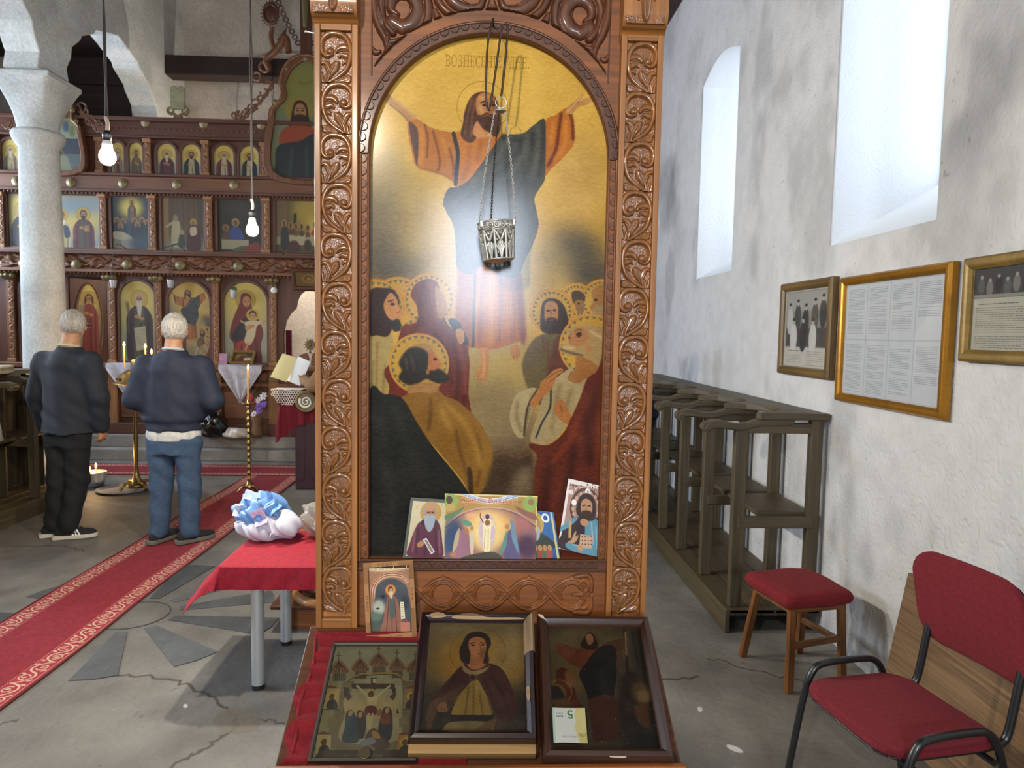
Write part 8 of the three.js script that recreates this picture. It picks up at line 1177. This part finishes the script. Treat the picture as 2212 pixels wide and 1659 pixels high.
// icon hung in front of the holy doors
{
  const t = thing('hanging_icon', 'small dark-framed icon of a face hung tilted above the holy doors', 'framed icon', [-2.4, 2.17, -8.95]); t.rotation.x = 0.35; const w = 0.42, h = 0.27; moulding(w, h, 0.045, 0.05, 0.008).forEach((g, i) => mesh(SIDES[i], g, MW.icoDark, t)); mesh('painting', toCell(new THREE.PlaneGeometry(w - 0.08, h - 0.08).translate(w / 2, h / 2, -0.012), C.stand), atlasM, t); mesh('backing', box(w - 0.02, h - 0.02, 0.02, w / 2, h / 2, -0.035, 0), MW.icoDark, t); for (const x of [0.08, w - 0.08]) mesh('hanger', rod([x, h - 0.03, -0.03], [x, h * 0.62, -0.2], 0.005, 0.005, 6), iron, t);
}
// little glass lamps hung on wires before the icons
const LAMPS = [[75, 590, 'tin cup lamp hung on a wire at the left picture edge'], [247, 612, 'tin cup lamp hung beside the icon of the old prophet'], [371, 612, 'tin cup lamp hung between the old prophet and the Ascension icon'], [508, 635, 'tin cup lamp with green sprig hung before Mother and Child'], [597, 628, 'round white glass lamp hung beside the holy doors']];
LAMPS.forEach(([px, py, label], i) => {
  const x = IX(px, py) * 0.985, y = IY(py, px) - 0.0, t = thing('icon_lamp', label, 'lamp', [x, y, -9.02]);
  if (i === 4) mesh('globe', ball(0.04, 0, 0, 0, 14), white, t); else mesh('cup', lathe([[0, -0.05], [0.03, -0.05], [0.042, 0.04], [0.046, 0.045], [0.038, 0.04], [0.026, -0.04], [0, -0.04]], 16), mat('#b9bcc4', { metalness: 0.4, roughness: 0.4 }), t);
  for (let k = 0; k < 3; k++) { const a = k * 2.094; mesh('wire', rod([Math.cos(a) * 0.04, 0.04, Math.sin(a) * 0.04], [0, 0.24, 0], 0.0025, 0.0025, 5), iron, t); }
  mesh('hook', tube([[0, 0.24, 0], [0, 0.32, 0.0], [0.0, 0.42, -0.03], [0.05, 0.5, -0.05], [0.14, 0.42, -0.12]], 0.004, 20, 5), iron, t);
  if (i === 3) mesh('sprig', [...Array(7)].map((_, k) => new THREE.ConeGeometry(0.012, 0.06, 5).rotateZ(k * 0.9 - 2.7).translate(0.03 * Math.cos(k), 0.06 + 0.02 * Math.sin(k * 2), 0.02)), mat('#3a5638', { roughness: 0.8 }), t);
});
// finials on top of the screen
{
  const a = thing('tablet_finial', 'pale rounded tablet on a scrolled foot standing on the icon screen', 'finial', [IX(386, 230), 4.278, ICZ + 0.03]);
  const s = new THREE.Shape(); s.moveTo(-0.09, 0.12); s.lineTo(0.09, 0.12); s.lineTo(0.09, 0.36); s.absarc(0.045, 0.36, 0.045, 0, Math.PI, false); s.absarc(-0.045, 0.36, 0.045, 0, Math.PI, false); s.lineTo(-0.09, 0.12);
  mesh('tablet', uvm(extr(s, 0.03, 0.006)), mat('#8f8a68', { roughness: 0.6, map: rep(T.mottle, 5, 5) }), a); mesh('scroll_foot', [tube([[-0.1, 0.14, 0.02], [-0.13, 0.1, 0.02], [-0.1, 0.06, 0.02], [-0.04, 0.06, 0.02], [0, 0.02, 0.02], [0.04, 0.06, 0.02], [0.1, 0.06, 0.02], [0.13, 0.1, 0.02], [0.1, 0.14, 0.02]], 0.016, 50, 6), box(0.1, 0.06, 0.06, 0, 0.02, 0.01, 0.01), ...[-1, 1].map((e) => new THREE.TorusGeometry(0.035, 0.012, 6, 14).translate(e * 0.085, 0.11, 0.02))], gilt, a);
  const c = thing('crucifix', 'tall dark carved crucifix crowning the icon screen', 'crucifix', [XC, 5.08, ICZ + 0.1]);
  mesh('upright', box(0.14, 1.5, 0.06, 0, 0.75, 0, 0.01), MW.icoDark, c); mesh('crossbar', box(0.8, 0.14, 0.05, 0, 0.95, 0, 0.01), MW.icoDark, c); mesh('figure', nets((x, y, z) => { let d = cone(x, y, z, [0, 0.35, 0.04], [0, 0.8, 0.045], 0.03, 0.05); for (const e of [-1, 1]) d = smin(d, cone(x, y, z, [0, 0.82, 0.045], [e * 0.32, 0.95, 0.04], 0.026, 0.016), 0.03); return smin(d, ell(x, y, z, [0, 0.95, 0.05], [0.04, 0.055, 0.045]), 0.02); }, [-0.38, 0.28, -0.02], [0.38, 1.05, 0.13], 0.016), mat('#5e5638', { roughness: 0.6 }), c);
  for (const e of [-1, 1]) { const g = []; for (let i = 0; i < 12; i++) { const q = i / 11, a = q * 1.4; g.push(new THREE.TorusGeometry(0.028, 0.01, 5, 12).translate(e * (0.1 + Math.sin(a) * 0.3), 0.15 + q * 0.75, 0.01)); } mesh('pierced_bracket', g, MW.icoDark, c); }
  for (const e of [-1, 1]) {
    const m = thing('crest_medallion', e < 0 ? 'rayed oval medallion on a carved dragon left of the crucifix' : 'rayed oval medallion on a carved dragon right of the crucifix', 'finial', [XC + e * 0.38, 5.0, ICZ + 0.08]);
    mesh('dragon', [tube([[-e * 0.16, 0.12, 0], [-e * 0.12, 0.3, 0], [-e * 0.06, 0.22, 0], [0.02 * e, 0.12, 0], [e * 0.12, 0.02, 0], [e * 0.08, -0.1, 0]], (q) => 0.05 - 0.02 * Math.abs(q - 0.4), 40, 8), tube([[0.02 * e, 0.14, 0], [0.06 * e, 0.3, 0], [0.04 * e, 0.42, 0]], 0.03, 16, 8), new THREE.ConeGeometry(0.05, 0.2, 6).rotateZ(e * 0.4).translate(-e * 0.1, 0.34, 0), new THREE.TorusGeometry(0.06, 0.02, 6, 16).translate(e * 0.14, -0.06, 0), new THREE.TorusGeometry(0.05, 0.018, 6, 16).translate(e * 0.24, -0.18, 0)], MW.ico, m);
    mesh('medallion', [new THREE.SphereGeometry(0.09, 18, 12).scale(0.8, 1.1, 0.25), new THREE.TorusGeometry(0.1, 0.022, 6, 28).scale(0.85, 1.15, 1), ...[...Array(22)].map((_, i) => { const a = i / 22 * 6.283; return new THREE.ConeGeometry(0.014, 0.045, 5).rotateZ(a - Math.PI / 2).translate(Math.cos(a) * 0.115, Math.sin(a) * 0.15, 0); })], MW.icoDark, m, [0.06 * e, 0.58, 0]);
  }
}
// bare bulbs hanging on long flexes
function bulb(label, x, y, z, k, top, bend = 0) {
  const t = thing('hanging_bulb', label, 'light bulb', [x, y, z], 0, 'bare bulbs hanging on flexes');
  mesh('glass_bulb', lathe([[0, -0.034], [0.014, -0.032], [0.026, -0.022], [0.032, -0.006], [0.032, 0.004], [0.027, 0.02], [0.019, 0.036]], 24), mat('#fff6e0', { emissive: new THREE.Color().setRGB(1, 0.93, 0.78), emissiveIntensity: 12, roughness: 0.4 }), t);
  mesh('bulb_neck', lathe([[0.019, 0.034], [0.02, 0.05], [0.015, 0.066], [0.0, 0.066]], 20), white, t); mesh('socket', lathe([[0, 0.064], [0.016, 0.064], [0.018, 0.09], [0.012, 0.105], [0, 0.106]], 16), blackm, t);
  mesh('tape', tube([[0, 0.1, 0], [0.004, 0.13, 0], [-0.003, 0.16, 0]], 0.008, 12, 8), mat('#b5a08c', { roughness: 0.7 }), t);
  const H = top - y; for (const e of [-1, 1]) mesh('flex', tube([...Array(14)].map((_, i) => { const q = i / 13; return [e * 0.004 * Math.cos(q * 40) + e * 0.012 * q + bend * q * q, lerp(0.15, H, q), 0.006 * Math.sin(q * 40) * e]; }), 0.0036, 90, 6), mat('#2c2724', { roughness: 0.6 }), t);
  const l = new THREE.PointLight(new THREE.Color().setRGB(1, 0.9, 0.74), k); l.position.set(x, y, z); l.castShadow = true; l.shadow.radius = 1.6; scene.add(l);
}
bulb('bare lit bulb on a taped flex in front of the white column', -1.555, 2.372, -3.0, 8, 6.9, -0.1);
bulb('smaller bare lit bulb on a long flex beside the icon stand', -1.245, 2.205, -3.85, 8, 6.9, 0);
bulb('bare lit bulb hanging behind the viewer', -0.75, 2.75, 0.9, 10, 6.9, 0);
bulb('bare lit bulb hanging inside the sanctuary behind the icon screen', -2.9, 3.0, -9.85, 9, 6.9, 0);
renderer.render(scene, camera);
